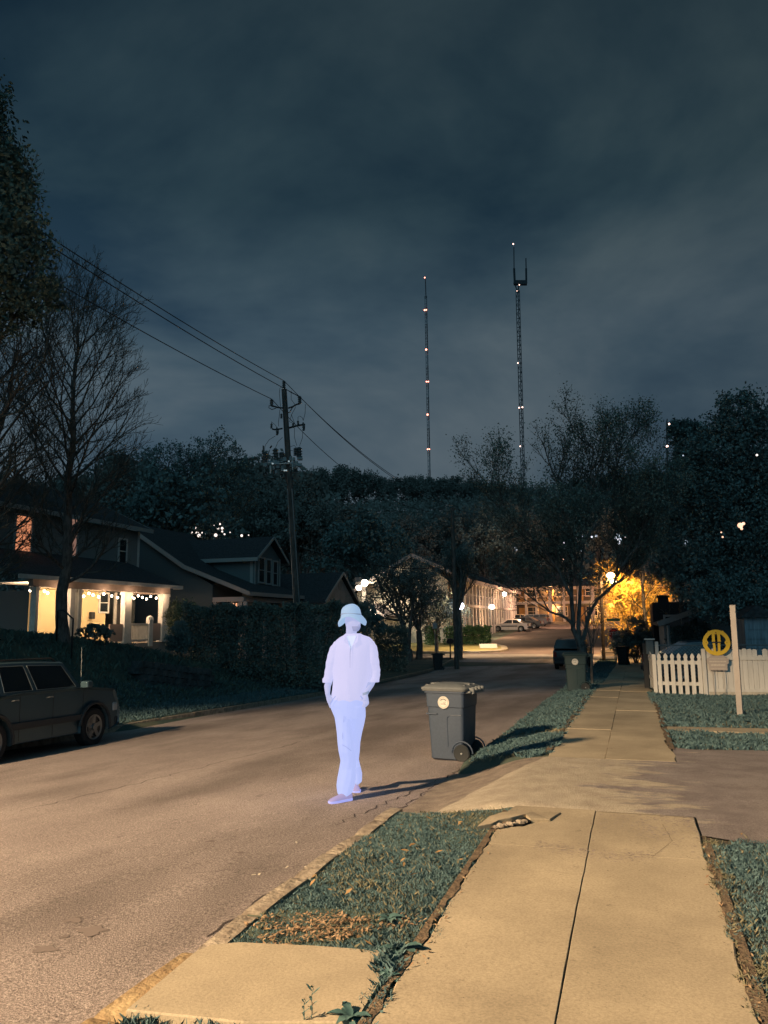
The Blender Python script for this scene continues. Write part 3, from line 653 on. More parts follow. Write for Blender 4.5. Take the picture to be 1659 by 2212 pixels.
def sleeve(pts, rad, seed):
    m = MB(); r = random.Random(seed); k = len(pts); P = [Vector(p) for p in pts]; rings = []
    N = 22
    for i in range(N+1):
        f = i/N*(k-1); j = min(k-2, int(f)); f -= j; c = lerp(P[j], P[j+1], f); q = lerp(rad[j], rad[j+1], ss(f))
        rings.append(ring(c, q*(1+.04*math.sin(i*1.9+seed)), q*1.05*(1+.03*math.sin(i*2.7)), 24, .03, i*.35+seed, 5))
    m.loft(rings); e = rings[-1]; c = P[-1]; up_ = AZ*.035
    m.loft([ring(c-AZ*.008, rad[-1]*1.10, rad[-1]*1.1, 24), ring(c-AZ*.004, rad[-1]*1.18, rad[-1]*1.17, 24), ring(c+up_, rad[-1]*1.20, rad[-1]*1.19, 24), ring(c+up_*1.3, rad[-1]*.9, rad[-1]*.9, 24)])
    t.v += [] ; b0 = len(t.v); t.v += m.v; t.f += [tuple(b0+i for i in q) for q in m.f]; t.mi += m.mi
    return m
sleeve([pc(432, 520, YT), pc(396, 580, YT), pc(368, 680, YT), pc(348, 780, YT+.03), pc(325, 860, YT+.02), pc(318, 884, YT)], [.062, .070, .068, .062, .052, .045], 1)
sleeve([pc(690, 520, YT), pc(715, 580, YT), pc(730, 680, YT), pc(742, 780, YT+.03), pc(744, 840, YT+.02), pc(738, 880, YT)], [.062, .070, .068, .066, .060, .052], 2)
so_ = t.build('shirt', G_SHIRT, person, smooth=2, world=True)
rm = so_.modifiers.new('r', 'REMESH'); rm.mode = 'VOXEL'; rm.voxel_size = .006; rm.use_smooth_shade = True; sm_ = so_.modifiers.new('s', 'SMOOTH'); sm_.iterations = 3; sm_.factor = .5
c_ = MB()  # open collar and placket
for s_, A in ((-1, (487, 452)), (1, (600, 448))):
    p0 = pc(A[0], A[1], YT-.05); p1 = pc(530+s_*12, 560, YT-.150); p2 = pc(530+s_*62, 520, YT-.135); p3 = pc(A[0]+s_*14, A[1]+12, YT-.045)
    c_.loft([[p0, p0-AY*.006], [lerp(p0, p1, .5)-AY*.02, lerp(p0, p1, .5)-AY*.028], [p1, p1-AY*.006]], cap=False, close=False)
    c_.add([p0-AY*.012, p1-AY*.010, p2-AY*.012, p3-AY*.012, p0-AY*.006, p1-AY*.004, p2-AY*.004, p3-AY*.004], [(0, 1, 2, 3), (4, 7, 6, 5), (0, 4, 5, 1), (1, 5, 6, 2), (2, 6, 7, 3), (3, 7, 4, 0)])
c_.build('collar', G_SHIRT, person, world=True)
c_ = MB(); c_.tube([pc(528, 560, YT-.152), pc(524, 640, YT-.162), pc(524, 760, YT-.164)], [.003, .003, .001], 5); c_.build('placket', G_HAIR, person, world=True)
u = MB(); u.add([pc(492, 470, YT-.085), pc(582, 466, YT-.085), pc(528, 600, YT-.158), pc(492, 470, YT-.07), pc(582, 466, YT-.07), pc(528, 600, YT-.14)], [(0, 1, 2), (3, 5, 4), (0, 3, 4, 1), (1, 4, 5, 2), (2, 5, 3, 0)]); u.build('undershirt', G_TEE, person, world=True)
tr = MB()
hip = [(350, 657, 1035, YT, .150), (338, 660, 1095, YT, .155, .01), (366, 664, 1160, YT, .155, .012), (386, 663, 1205, YT, .145, .015)]
loftrows(tr, hip, n=48)
loftrows(tr, [(350, 560, 1100, YT, .14), (378, 560, 1170, YT-.01, .138), (386, 545, 1210, YT-.03, .125), (394, 538, 1260, YT-.07, .115, .02), (405, 545, 1340, YT-.13, .102, .025), (412, 556, 1430, YT-.20, .097, .035), (422, 566, 1510, YT-.22, .095, .035), (440, 582, 1590, YT-.20, .094, .05), (428, 580, 1660, .24, .10, .04), (412, 577, 1740, .19, .11, .04), (402, 566, 1815, .16, .118, .045), (408, 545, 1880, .13, .115, .03), (440, 520, 1912, .10, .08, .02)], cap=True, n=40)
loftrows(tr, [(490, 660, 1100, YT, .14), (505, 664, 1170, YT+.01, .132), (516, 662, 1210, YT+.03, .12), (512, 652, 1260, YT+.05, .112, .02), (508, 632, 1340, YT+.09, .102, .025), (505, 616, 1430, YT+.14, .095, .035), (512, 612, 1510, YT+.22, .09, .035), (528, 604, 1580, YT+.32, .088, .05), (545, 616, 1640, PBD-.10, .098, .04), (558, 633, 1710, PBD-.06, .11, .04), (560, 630, 1785, PBD-.04, .115, .03)], cap=True, n=40)
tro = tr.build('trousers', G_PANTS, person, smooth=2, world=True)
rm = tro.modifiers.new('r', 'REMESH'); rm.mode = 'VOXEL'; rm.voxel_size = .007; rm.use_smooth_shade = True; sm_ = tro.modifiers.new('s', 'SMOOTH'); sm_.iterations = 8; sm_.factor = .5
for s_, q in ((1, [(618, 1010), (640, 1040), (660, 1075)]), (-1, [(392, 1015), (362, 1050), (345, 1090)])):
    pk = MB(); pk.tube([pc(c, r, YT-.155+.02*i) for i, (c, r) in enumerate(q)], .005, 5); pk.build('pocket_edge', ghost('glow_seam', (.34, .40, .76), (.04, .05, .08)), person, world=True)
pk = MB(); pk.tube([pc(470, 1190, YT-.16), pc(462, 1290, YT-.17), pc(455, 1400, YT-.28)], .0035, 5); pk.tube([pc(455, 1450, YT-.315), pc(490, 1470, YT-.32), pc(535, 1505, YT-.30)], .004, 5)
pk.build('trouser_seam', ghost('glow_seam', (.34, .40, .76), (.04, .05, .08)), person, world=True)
def shoe(c, d, nm):
    d = Vector(d).normalized(); sd_ = AZ.cross(d); m = MB(); z0 = Rd(c.x, c.y)
    c = Vector((c.x, c.y, z0))
    prof = [(-.12, .032, 0), (-.10, .040, 0), (-.04, .040, 0), (.03, .045, 0), (.09, .050, 0), (.13, .044, 0), (.155, .028, 0)]
    def outline(z, g=0): return [c+d*x+sd_*(w_+g)+AZ*z for x, w_, _ in prof]+[c+d*x-sd_*(w_+g)+AZ*z for x, w_, _ in prof[::-1]]
    m.loft([outline(.002), outline(.026, .003)]); s1 = m.build('shoe_sole', G_SHOE, None, smooth=True, world=False)
    m = MB(); hh = [.095, .10, .095, .078, .062, .05, .034]
    rings = [[c+d*x+sd_*math.cos(a)*w_*.92+AZ*(.026+math.sin(a)*(q-.026)) for a in [math.pi*i/10 for i in range(11)]] for (x, w_, _), q in zip(prof, hh)]
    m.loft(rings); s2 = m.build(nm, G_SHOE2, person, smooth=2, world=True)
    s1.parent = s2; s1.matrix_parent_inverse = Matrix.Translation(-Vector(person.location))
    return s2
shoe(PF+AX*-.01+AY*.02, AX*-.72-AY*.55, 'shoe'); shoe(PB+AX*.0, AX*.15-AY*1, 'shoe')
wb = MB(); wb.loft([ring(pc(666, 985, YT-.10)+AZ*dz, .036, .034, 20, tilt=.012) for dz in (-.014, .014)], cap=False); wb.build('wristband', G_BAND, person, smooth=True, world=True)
# ================================================================ WHEELED BINS
BIN = mat('bin_plastic', (.05, .072, .108), .55, .06, 30, .06, 120, spec=.4); LID = mat('bin_lid', (.15, .165, .17), .5, .06, 20, .05, 90); BINB = mat('bin_black', (.02, .025, .028), .6)
BIN2 = mat('bin_green_plastic', (.024, .048, .055), .55, .05, 30)
DECAL = mat('decal_white', (.62, .60, .54), .5, .05, 30); DEC2 = mat('decal_ink', (.10, .12, .13), .6)
def bin_(name, label, loc, rz, bm_, lm_, decal=True, h=1.08, open_=0, wheelside=True):
    t_ = thing(name, label, 'trash bin', loc, rz)
    sx_, sy = .56, .62; m = MB(); ht = h-.10
    def rr(z, x0, x1, hy, c=.05):
        P = []
        for cx, cy, a0 in ((x1-c, hy-c, 0), (x0+c, hy-c, 90), (x0+c, -hy+c, 180), (x1-c, -hy+c, 270)):
            P += [(cx+c*math.cos(R_(a0+q)), cy+c*math.sin(R_(a0+q)), z) for q in (0, 30, 60, 90)]
        return P
    x = lambda z: (-.255-.045*z/ht, .25+.03*z/ht, .25+.045*z/ht)
    rings = [rr(0, -.235, .18, .22, .05)]
    for z in (.03, .16): a, b_, c = x(z); rings.append(rr(z, a, .20 if z < .2 else b_, c))
    for z in (.24, .5, ht-.235): a, b_, c = x(z); rings.append(rr(z, a, b_, c))
    a, b_, c = x(ht-.23); rings.append(rr(ht-.225, a-.012, b_+.012, c+.012))
    a, b_, c = x(ht-.03); rings.append(rr(ht-.03, a-.012, b_+.012, c+.012)); rings.append(rr(ht-.028, a-.03, b_+.03, c+.03)); rings.append(rr(ht, a-.03, b_+.03, c+.03))
    m.loft(rings); bd = m.build('bin_body', bm_, t_, smooth=True)
    for s_ in (-1, 1):   # recessed grip panel frame and ribs on each side
        m = MB(); y0 = s_*(.24+.06*.45); 
        m.tube([(.02, s_*.259, .2), (.02, s_*.277, .60), (.06, s_*.279, .64), (.24, s_*.281, .645)], .008, 5)
        m.build('side_rib', bm_, t_); m = MB(); m.bar((-.30, s_*.291, .655), (-.13, s_*.291, .655), .012, .02); m.build('side_ledge', bm_, t_)
    m = MB()   # lid: shallow dome with raised ribs and lip
    L0, L1, W = -.365, .335, .335
    rings = [rr(ht+.002, L0, L1, W, .07), rr(ht+.035, L0-.012, L1+.01, W+.012, .07), rr(ht+.05, L0-.005, L1, W+.004, .07), rr(ht+.065, L0+.03, L1-.03, W-.03, .06), rr(ht+.085, L0+.10, L1-.10, W-.09, .05), rr(ht+.10, L0+.2, L1-.2, W-.18, .05)]
    m.loft(rings); ld_ = m.build('bin_lid', lm_, t_, smooth=True)
    m = MB()
    for y in (-.2, 0, .2): m.bar((L0+.03, y, ht+.078-abs(y)*.05), (L1-.05, y, ht+.078-abs(y)*.05), .05, .03)
    m.build('lid_rib', lm_, t_, bevel=.006)
    m = MB(); m.tube([(.29, -.26, ht-.02), (.37, -.25, ht-.01), (.40, -.2, ht), (.40, .2, ht), (.37, .25, ht-.01), (.29, .26, ht-.02)], .016, 8)
    for y in (-.2, -.07, .07, .2): m.cbox(.30, .42, y-.025, y+.025, ht-.035, ht+.05, .01)
    m.build('handle', lm_, t_)
    for s_ in (-1, 1):
        m = MB(); c = (.235, s_*.275, .121)
        m.lathe([(.075, -.02), (.108, -.024), (.121, -.014), (.121, .014), (.108, .024), (.075, .02)], 28, c, 'y'); wh = m.build('wheel', BINB, t_, smooth=True)
        m = MB()
        for k in range(8):
            a = k*math.pi/4; m.bar((c[0]+.02*math.cos(a), c[1], c[2]+.02*math.sin(a)), (c[0]+.095*math.cos(a), c[1], c[2]+.095*math.sin(a)), .018, .022, (0, 1, 0))
        m.lathe([(.096, -.016), (.104, -.02), (.104, .02), (.096, .016)], 28, c, 'y')
        m.cyl((c[0], c[1]+.012, c[2]), .035, .024, 14, axis='y'); m.build('spoke_hub', mat('wheel_grey', (.07, .085, .095), .5), wh, smooth=True)
        m = MB(); m.cyl((c[0], c[1]+s_*.024+.004, c[2]), .014, .008, 10, axis='y'); m.build('axle_cap', STEEL, wh)
        m = MB(); m.tube([(c[0]+.158*math.cos(a), s_*.262, c[2]+.158*math.sin(a)) for a in [R_(q) for q in range(0, 200, 20)]], .012, 5); m.build('wheel_arch', bm_, t_)
    if decal:
        m = MB(); yy = -(.25+.045*.83+.012); n = 32; cz = ht-.13-.03; cx = -.02; e = Matrix.Rotation(R_(3.6), 4, 'X')
        m.cyl((cx, yy-.003, cz), .088, .004, n, axis='y'); dd = m.build('round_decal', DECAL, t_)
        m = MB(); yk = yy-.0085
        for k in range(26):
            a = k*6.2832/26
            if 26-4 > k > 3 or True:
                u_, v_ = math.cos(a), math.sin(a); m.bar((cx+.066*u_, yk, cz+.066*v_), (cx+.077*u_, yk, cz+.077*v_), .006, .001, (0, 1, 0))
        pts = [(cx+.045*math.cos(a), yk, cz+.008+.04*math.sin(a)) for a in [R_(q) for q in range(25, 156, 13)]]; m.tube(pts, .007, 4)
        for k in range(5): m.box(cx-.04+k*.017, cx-.032+k*.017, yk-.001, yk, cz-.03, cz-.018+.006*(k % 2))
        m.tube([(cx+.02+.015*math.cos(a), yk, cz-.005+.013*math.sin(a)) for a in [R_(q) for q in range(0, 300, 40)]], .003, 4)
        m.tube([(cx+.088*math.cos(R_(q)), yk+.002, cz+.088*math.sin(R_(q))) for q in range(0, 361, 12)], .0018, 4)
        m.build('decal_print', DEC2, dd)
    return t_
B1 = Vector((-2.58, 11.38, Rd(-2.66, 11.4)+.004))
bin_('trash_bin', 'dark blue-grey wheeled bin with pale lid and round white decal standing by the kerb', B1, R_(-9), BIN, LID)
if 0: bin_('trash_bin', 'black wheeled bin half hidden behind the big bin with the pale lid', (B1.x+.10, B1.y+.86, Rd(-2.5, 12.3)+.004), R_(3), BINB, BINB, False, h=.98)
p = hit(1247, 1494); bin_('trash_bin', 'teal wheeled bin with white round decal standing before the forked street tree', (p.x-.02, p.y+.2, T(p.x-.02, p.y+.2)+.01), R_(4), BIN2, BIN2)
p = hit(946, 1449); bin_('trash_bin', 'dark wheeled bin alone on the shaded verge across the road', (p.x, p.y, T(p.x, p.y)), R_(20), BINB, BINB, False)
p = onY(1346, 1418, 47.0); bin_('trash_bin', 'black wheeled bin at the sidewalk edge before the stop sign hedge', (p.x, p.y, T(p.x, p.y)), R_(80), BINB, BINB, False)
# ================================================================ VEHICLES
def car(name, label, loc, rz, paint, kind='suv', L=4.45, W=1.80, H=1.79, group=None, wheelr=.385, simple=False):
    t_ = thing(name, label, 'car', loc, rz, group); m = MB(); hl = L/2; wb_ = L*.30; r = wheelr
    wx = (-wb_-.02, wb_+.06)
    if kind == 'suv': belt, hood, sill = 1.20, 1.19, .36; tail = 1.06; nose = .80
    else: belt, hood, sill = .92, .84, .24; tail = .98; nose = .58
    def arch(cx): return [(cx+(r+.07)*math.cos(a), r+(r+.07)*math.sin(a)*.98) for a in [R_(q) for q in (-12, 20, 50, 80, 100, 130, 160, 192)]]
    prof = [(-hl+.02, sill+.05), (-hl, .6), (-hl+.03, tail-.15), (-hl+.10, tail)]
    prof += [(-L*.15, belt), (L*.18, belt)]
    prof += [(L*.22, hood+.015), (L*.34, hood-.02), (hl-.18, hood-.08), (hl-.05, nose), (hl, nose-.15), (hl-.02, sill+.05), (hl-.12, sill-.03)]
    prof += [(x, z) for x, z in arch(wx[1])]
    prof += [(wx[1]-r-.09, sill-.05), (wx[0]+r+.09, sill-.05)]
    prof += [(x, z) for x, z in arch(wx[0])]
    prof += [(-hl+.14, sill)]
    n = len(prof); rings = []
    for y, sc_, zo in ((-W/2+.03, .985, 0), (-W/2, 1, 0), (W/2, 1, 0), (W/2-.03, .985, 0)): pass
    sec = [(-W/2+.05, .05), (-W/2+.012, .012), (-W/2, .0), (W/2, .0), (W/2-.012, .012), (W/2-.05, .05)]
    for y, ins in sec:
        rings.append([(x*(1-ins*.25), y, z-(ins if z > hood-.2 else 0)) for x, z in prof])
    # belly narrows upward: slight tumblehome above mid height
    rings = [[(x, y*(1-.03*max(0, z-.75)), z) for x, y, z in rg] for rg in rings]
    m.loft(rings); body = m.build('body', paint, t_, smooth=True)
    # cabin
    if kind == 'suv': B = (-hl+.10, L*.225); TP = (-hl+.22, L*.125)
    else: B = (-hl*.80, L*.245); TP = (-L*.20, L*.055)
    wb0, wt = W/2-.035, W/2-.19; zb, zt = belt-.03, H-.06
    if kind != 'suv': zt = H-.05
    def cp(u, v, s_, off=0):  # u 0 rear..1 front, v 0..1 up
        x = lerp(lerp(B[0], B[1], u), lerp(TP[0], TP[1], u), v); y = lerp(wb0, wt, v)+off
        return (x, s_*y, lerp(zb, zt, v)+.035*math.sin(math.pi*u)*v)
    us = [0, .04, .25, .5, .75, .96, 1]; m = MB(); rings = []
    for v in (0, .94, 1.0):
        ins = 0 if v < 1 else .05
        rings.append([cp(u, v, -1, -ins) for u in us]+[cp(u, v, 1, -ins) for u in us[::-1]])
    m.loft(rings); m.build('cabin', paint, t_, smooth=True)
    def pane(name_, u0, u1, v0, v1, s_, slant=(0, 0)):
        q = MB(); P = [cp(u0, v0, s_, .004), cp(u1, v0, s_, .004), cp(u1-slant[1], v1, s_, .004), cp(u0+slant[0], v1, s_, .004)]
        P2 = [(x, y-s_*.02, z) for x, y, z in P]; q.add(P+P2, [(0, 1, 2, 3), (4, 7, 6, 5), (0, 4, 5, 1), (1, 5, 6, 2), (2, 6, 7, 3), (3, 7, 4, 0)]); return q.build(name_, GLASSD, t_)
    ws = ((.05, .30), (.335, .565), (.60, .955)) if kind == 'suv' else ((.14, .48), (.515, .93))
    for s_ in (-1, 1):
        for a, b_ in ws:
            pane('side_window', a, b_, .10, .86, s_)
            if kind == 'suv' and not simple:
                q = MB(); q.tube([cp(a, .10, s_, .008), cp(b_, .10, s_, .008), cp(b_, .86, s_, .008), cp(a, .86, s_, .008), cp(a, .10, s_, .008)], .007, 4); q.build('window_trim', mat('trim_chrome', (.22, .27, .29), .3, metal=.5), t_)
    q = MB(); hy = lambda v: lerp(wb0, wt, v)-.07   # windscreens
    def xs(u, v): return lerp(lerp(B[0], B[1], u), lerp(TP[0], TP[1], u), v)
    for nm_, u, o_ in (('windscreen', 1, .006), ('rear_window', 0, -.006)):
        q = MB(); P = [(xs(u, .12)+o_, -hy(.12), lerp(zb, zt, .12)), (xs(u, .12)+o_, hy(.12), lerp(zb, zt, .12)), (xs(u, .9)+o_, hy(.9), lerp(zb, zt, .9)), (xs(u, .9)+o_, -hy(.9), lerp(zb, zt, .9))]
        q.add(P+[(x-o_*4, y, z) for x, y, z in P], [(0, 1, 2, 3), (4, 7, 6, 5), (0, 4, 5, 1), (1, 5, 6, 2), (2, 6, 7, 3), (3, 7, 4, 0)]); q.build(nm_, GLASSD, t_)
    TY = mat('tyre', (.02, .022, .025), .85, bump=.3, bscale=60); RM = mat('alloy', (.22, .24, .25), .35, metal=.7)
    for wxx in wx:
        for s_ in (-1, 1):
            y = s_*(W/2-.12); q = MB(); q.lathe([(r*.62, -.10), (r*.9, -.112), (r*.985, -.09), (r, -.05), (r, .05), (r*.985, .09), (r*.9, .112), (r*.62, .10)], 28, (wxx, y, r), 'y'); tw = q.build('wheel', TY, t_, smooth=True)
            q = MB(); q.lathe([(.02, -.085), (r*.60, -.085), (r*.66, -.105), (r*.62, -.06), (r*.62, .06), (r*.66, .105), (r*.60, .085), (.02, .085)], 24, (wxx, y, r), 'y') if False else q.lathe([(r*.56, -.10), (r*.65, -.112), (r*.65, .112), (r*.56, .10)], 24, (wxx, y, r), 'y')
            for k in range(5):
                a = R_(90+72*k); q.bar((wxx+.03*math.cos(a), y+s_*.085, r+.03*math.sin(a)), (wxx+r*.6*math.cos(a), y+s_*.095, r+r*.6*math.sin(a)), .085, .03, (0, 1, 0))
            q.cyl((wxx, y+(.0 if s_ > 0 else -.02)+s_*.09+.01, r), .07, .035, 14, axis='y'); q.build('rim', RM, tw, smooth=True)
            q = MB(); q.cyl((wxx, y+.06, r), r*.58, .12, 20, axis='y'); q.build('brake_disc', mat('wheel_well', (.012, .014, .016), .9), tw)
    if kind == 'suv' and not simple:
        for wxx in wx:
            for s_ in (-1, 1):
                q = MB(); q.tube([(wxx+(r+.10)*math.cos(a), s_*(W/2+.005), r+(r+.10)*math.sin(a)) for a in [R_(k) for k in range(-8, 190, 18)]], .035, 6); q.build('wheel_arch', mat('bumper_grey', (.035, .042, .048), .6), t_, smooth=True)
    for s_ in (-1, 1):
        q = MB(); q.cbox(hl-.20, hl-.02, s_*(W/2-.20)-.17, s_*(W/2-.20)+.17, nose-.14, nose+.04, .03); q.build('headlight', mat('lens', (.35, .37, .38), .15), t_)
        q = MB(); q.cbox(-hl-.008, -hl+.12, s_*(W/2-.11)-.085, s_*(W/2-.11)+.085, tail-.34, tail-.06, .02); q.build('tail_light', mat('red_lens', (.16, .02, .02), .2), t_)
    q = MB(); q.cbox(hl-.14, hl+.07, -W/2+.03, W/2-.03, .34, .55, .04); q.cbox(-hl-.07, -hl+.14, -W/2+.03, W/2-.03, .36, .56, .04); q.build('bumper', mat('bumper_grey', (.035, .042, .048), .6), t_)
    q = MB(); q.cbox(hl-.02, hl+.03, -.45, .45, .56, nose-.02, .01); q.build('grille', BLACK, t_)
    q = MB(); q.cbox(-hl-.075, -hl-.06, -.16, .16, .62, .74, .005); q.build('number_plate', WHITE, t_)
    if not simple:
        for s_ in (-1, 1):
            q = MB(); q.cbox(L*.195, L*.235, s_*(W/2+.10)-.09, s_*(W/2+.10)+.09, belt+.0, belt+.13, .02); q.build('wing_mirror', paint, t_, bevel=.01)
            for x in ((-.06, -.95) if kind == 'suv' else (-.1, -1.0)):
                q = MB(); q.tube([(x, s_*(W/2-.005), belt-.13), (x+.04, s_*(W/2+.03), belt-.12), (x+.14, s_*(W/2+.03), belt-.12), (x+.18, s_*(W/2-.005), belt-.13)], .012, 6); q.build('door_handle', RM, t_)
            q = MB(); q.box(-L*.21, L*.22, s_*(W/2)+(-.0 if s_ > 0 else -.02), s_*(W/2)+(.02 if s_ > 0 else .0), .56, .68); q.build('door_moulding', mat('bumper_grey', (0, 0, 0)), t_, bevel=.006)
            for x in (-L*.165, L*.03, L*.225):
                q = MB(); q.box(x-.004, x+.004, s_*(W/2)-.003, s_*(W/2)+.003, sill, belt-.06); q.build('door_seam', BLACK, t_)
            if kind == 'suv':
                q = MB(); q.tube([(TP[0]+.05, s_*(wt-.06), zt-.01), (TP[0]+.12, s_*(wt-.06), zt+.05), (TP[1]-.25, s_*(wt-.06), zt+.07), (TP[1]-.12, s_*(wt-.06), zt)], .018, 6); q.build('roof_rail', BLACK, t_)
    return t_
SUVP = mat('grey_car_paint', (.055, .10, .125), .3, spec=.6, metal=.3)
sx0 = -11.82; syc = 12.6
suv = car('parked_suv', 'dark grey boxy utility car with tall aerial parked at the left kerb', (sx0, syc, (Rd(-10.9, syc)+Rd(xL(syc)+.1, syc))/2-.01), R_(91.5), SUVP)
suv.rotation_euler = Euler((R_(-1.5), 0, R_(91.5)))
suv.rotation_euler.y = R_(1.3); suv.scale = (1.04, 1.04, 1.03)
q = MB(); q.tube([(1.05, -.80, 1.0), (1.03, -.80, 2.0)], [.006, .003], 6); q.build('aerial', STEEL, suv)
car('parked_car', 'dark utility car seen from behind on the road beside the forked tree', (-3.35, 46.6, Rd(-3.3, 46.6)+.0), R_(90), mat('black_paint', (.012, .016, .022), .3, spec=.5), W=1.86, H=1.72)
p = onY(1105, 1362, 93); car('parked_car', 'white saloon car parked side on outside the apartments', (p.x, 93, S(93)+.03), R_(174), mat('white_car_paint', (.62, .56, .52), .35, spec=.5), 'sedan', L=4.5, H=1.45, wheelr=.33)
p = onY(1136, 1355, 100); car('parked_car', 'dark hatchback just behind the white saloon', (p.x, 99, S(99)+.03), R_(174), mat('dark_car_paint', (.06, .07, .08), .3), 'sedan', L=4.5, H=1.5, wheelr=.33, simple=True)
p = onY(1152, 1352, 106); car('parked_car', 'dark car with pale windows third from the front in the apartment car park', (p.x, 104.5, S(104.5)+.03), R_(174), mat('dark_car_paint', (0, 0, 0)), 'suv', L=4.6, H=1.6, wheelr=.35, simple=True)
p = onY(1122, 1345, 110); car('parked_car', 'cream saloon car parked close against the apartment walkway', (p.x, 110, S(110)+.03), R_(174), mat('cream_car_paint', (.55, .42, .26), .35), 'sedan', L=4.4, H=1.45, wheelr=.33, simple=True)
car('parked_car', 'dark blue car in the yard behind the white picket fence', (2.6, 29.5, S(29.5)-.02), R_(10), mat('blue_car_paint', (.03, .055, .075), .25, spec=.6), 'sedan', L=4.4, H=1.42, wheelr=.32)
# ================================================================ WHITE FENCES
zf = S(21)
A, Bp = Vector((.50, 21.1)), Vector((1.60, 20.95))
fe = thing('picket_fence', 'white picket fence with seven gothic-topped boards at the sidewalk corner', 'fence', (A.x, A.y, zf), math.atan2(Bp.y-A.y, Bp.x-A.x))
Lf = (Bp-A).length
def picket(x, hgt, wd=.085):
    q = [(-.5, 0), (.5, 0), (.5, .81), (.36, .845), (.36, .862), (.52, .895), (.42, .945), (.0, 1.0), (-.42, .945), (-.52, .895), (-.36, .862), (-.36, .845), (-.5, .81)]
    m = MB(); m.prism([(x+u*wd, .02+v*hgt*(1 if v < .8 else 1)) for u, v in q], 'y', -.035, -.015); return m
for i in range(7): picket(.115+i*.158, 1.02, .098).build('picket', WHITE, fe, bevel=.003)
for z in (.24, .76): m = MB(); m.box(0, Lf, -.014, .024, z, z+.085); m.build('rail', WHITE, fe)
m = MB(); m.cbox(-.05, .045, -.05, .045, -.02, 1.0, .008); m.build('post', WHITE, fe)
A2 = Vector((.50, 21.14)); B2 = Vector((.42, 23.6))
f2 = thing('picket_fence', 'white fence panel running back from the corner along the sidewalk', 'fence', (A2.x, A2.y, zf), math.atan2(B2.y-A2.y, B2.x-A2.x))
for i in range(15):
    m = MB(); x = .10+i*.155; hh = .98-.06*math.sin(i/14*math.pi); m.prism([(x-.07, .02), (x+.07, .02), (x+.07, hh-.04), (x+.04, hh), (x-.04, hh), (x-.07, hh-.04)], 'y', -.03, -.01); m.build('board', WHITE, f2)
for z in (.24, .74): m = MB(); m.box(0, 2.4, -.008, .03, z, z+.085); m.build('rail', WHITE, f2)
f3 = thing('privacy_fence', 'white close-board fence with round-topped boards beyond the sign post', 'fence', (1.66, 20.95, zf), R_(6))
for i in range(36):
    x = .12+i*.118; hh = 1.13+.012*math.sin(i*2.1)+.01*(i % 3); 
    if i in (10,): hh = .99
    m = MB(); m.prism([(x-.056, .02), (x+.056, .02), (x+.056, hh-.03), (x+.04, hh-.008), (x+.015, hh), (x-.015, hh), (x-.04, hh-.008), (x-.056, hh-.03)], 'y', -.012, .010); m.build('board', WHITE, f3)
for z, a_ in ((.10, .075), (.87, .085)): m = MB(); m.box(.06, 4.4, -.04, -.013, z, z+a_); m.build('rail', WHITE, f3)
m = MB(); m.cbox(-.055, .05, -.06, .045, -.02, 1.15, .02); m.build('post', WHITE, f3)
m = MB(); m.box(.06, 4.4, -.028, -.012, -.02, .10); m.build('kickboard', mat('aged_white', (.42, .40, .34), .7, .15, 12), f3)
# chain link fence behind
cf = thing('chain_link_fence', 'low chain-link fence with a pipe rail behind the picket fence', 'fence', (.45, 24.6, S(24.6)))
m = MB(); m.tube([(0, 0, 1.22), (7, .6, 1.22)], .02, 6)
m.build('top_rail', STEEL, cf)
for x in (0, 2.3, 4.6, 7): m = MB(); m.tube([(x, x*.086, -.05), (x, x*.086, 1.25)], .024, 6); m.build('post', STEEL, cf)
m = MB()
for i in range(-12, 70):
    x = i*.1
    m.tube([(max(0, x), max(0, x)*.086, .05 if x >= 0 else .05-x), (min(7, x+1.15), min(7, x+1.15)*.086, 1.2 if x+1.15 <= 7 else 1.2-(x-5.85))], .0022, 3) if x < 7 else None
    m.tube([(max(0, x), max(0, x)*.086, 1.2 if x >= 0 else 1.2+x), (min(7, x+1.15), min(7, x+1.15)*.086, .05 if x+1.15 <= 7 else .05+(x-5.85))], .0022, 3) if x < 7 else None
m.build('wire_mesh', STEEL, cf)
# service post with meter box at the corner
sp_ = thing('meter_post', 'dark post with grey box and white cap where the fence turns back', 'meter post', (.33, 24.0, S(24)))
m = MB(); m.cbox(-.07, .07, -.07, .07, -.05, 1.30, .01); m.build('post', BLACK, sp_)
m = MB(); m.cbox(.02, .24, -.16, -.02, .98, 1.38, .02); m.build('meter_box', mat('box_grey', (.10, .13, .14), .6), sp_)
m = MB(); m.cbox(-.02, .28, -.18, .02, 1.385, 1.42, .008); m.build('cap', WHITE, sp_)
m = MB(); m.cbox(.27, .37, -.1, 0, -.05, 1.33, .01); m.build('white_post', WHITE, sp_)
# ================================================================ SIGN POST AND YELLOW SIGN
pb = hit(1599, 1545); dpb = (pb-CAM).dot(fw); pt = atD(1582.5, 1307, dpb)
po = thing('sign_post', 'tall bare square white post standing in the right lawn', 'post', pb)
m = MB(); m.bar(pb-AZ*.06, Vector((pt.x, pt.y, pt.z)), .098, .098, (.25, 1, 0)); m.build('post_shaft', mat('post_paint', (.40, .37, .34), .7, .06, 8), po, world=True, bevel=.004)
m = MB(); q = pb; m.tube([pb+Vector((math.cos(a)*.12, math.sin(a)*.12, .0)) for a in [i*.6 for i in range(11)]], .02, 5); m.build('earth_mound', DIRT, po, world=True)
yc = onY(1547.5, 1388, 20.86); zg = T(yc.x, yc.y)
ys_ = thing('yard_sign', 'round yellow cut-out emblem above a grey lettered plate before the white fence', 'sign', (yc.x, yc.y, zg), R_(-2)+YAW-R_(17))
YEL = mat('sign_yellow', (.62, .42, .035), .6, .03, 5); GPL = mat('sign_plate_grey', (.36, .32, .29), .7)
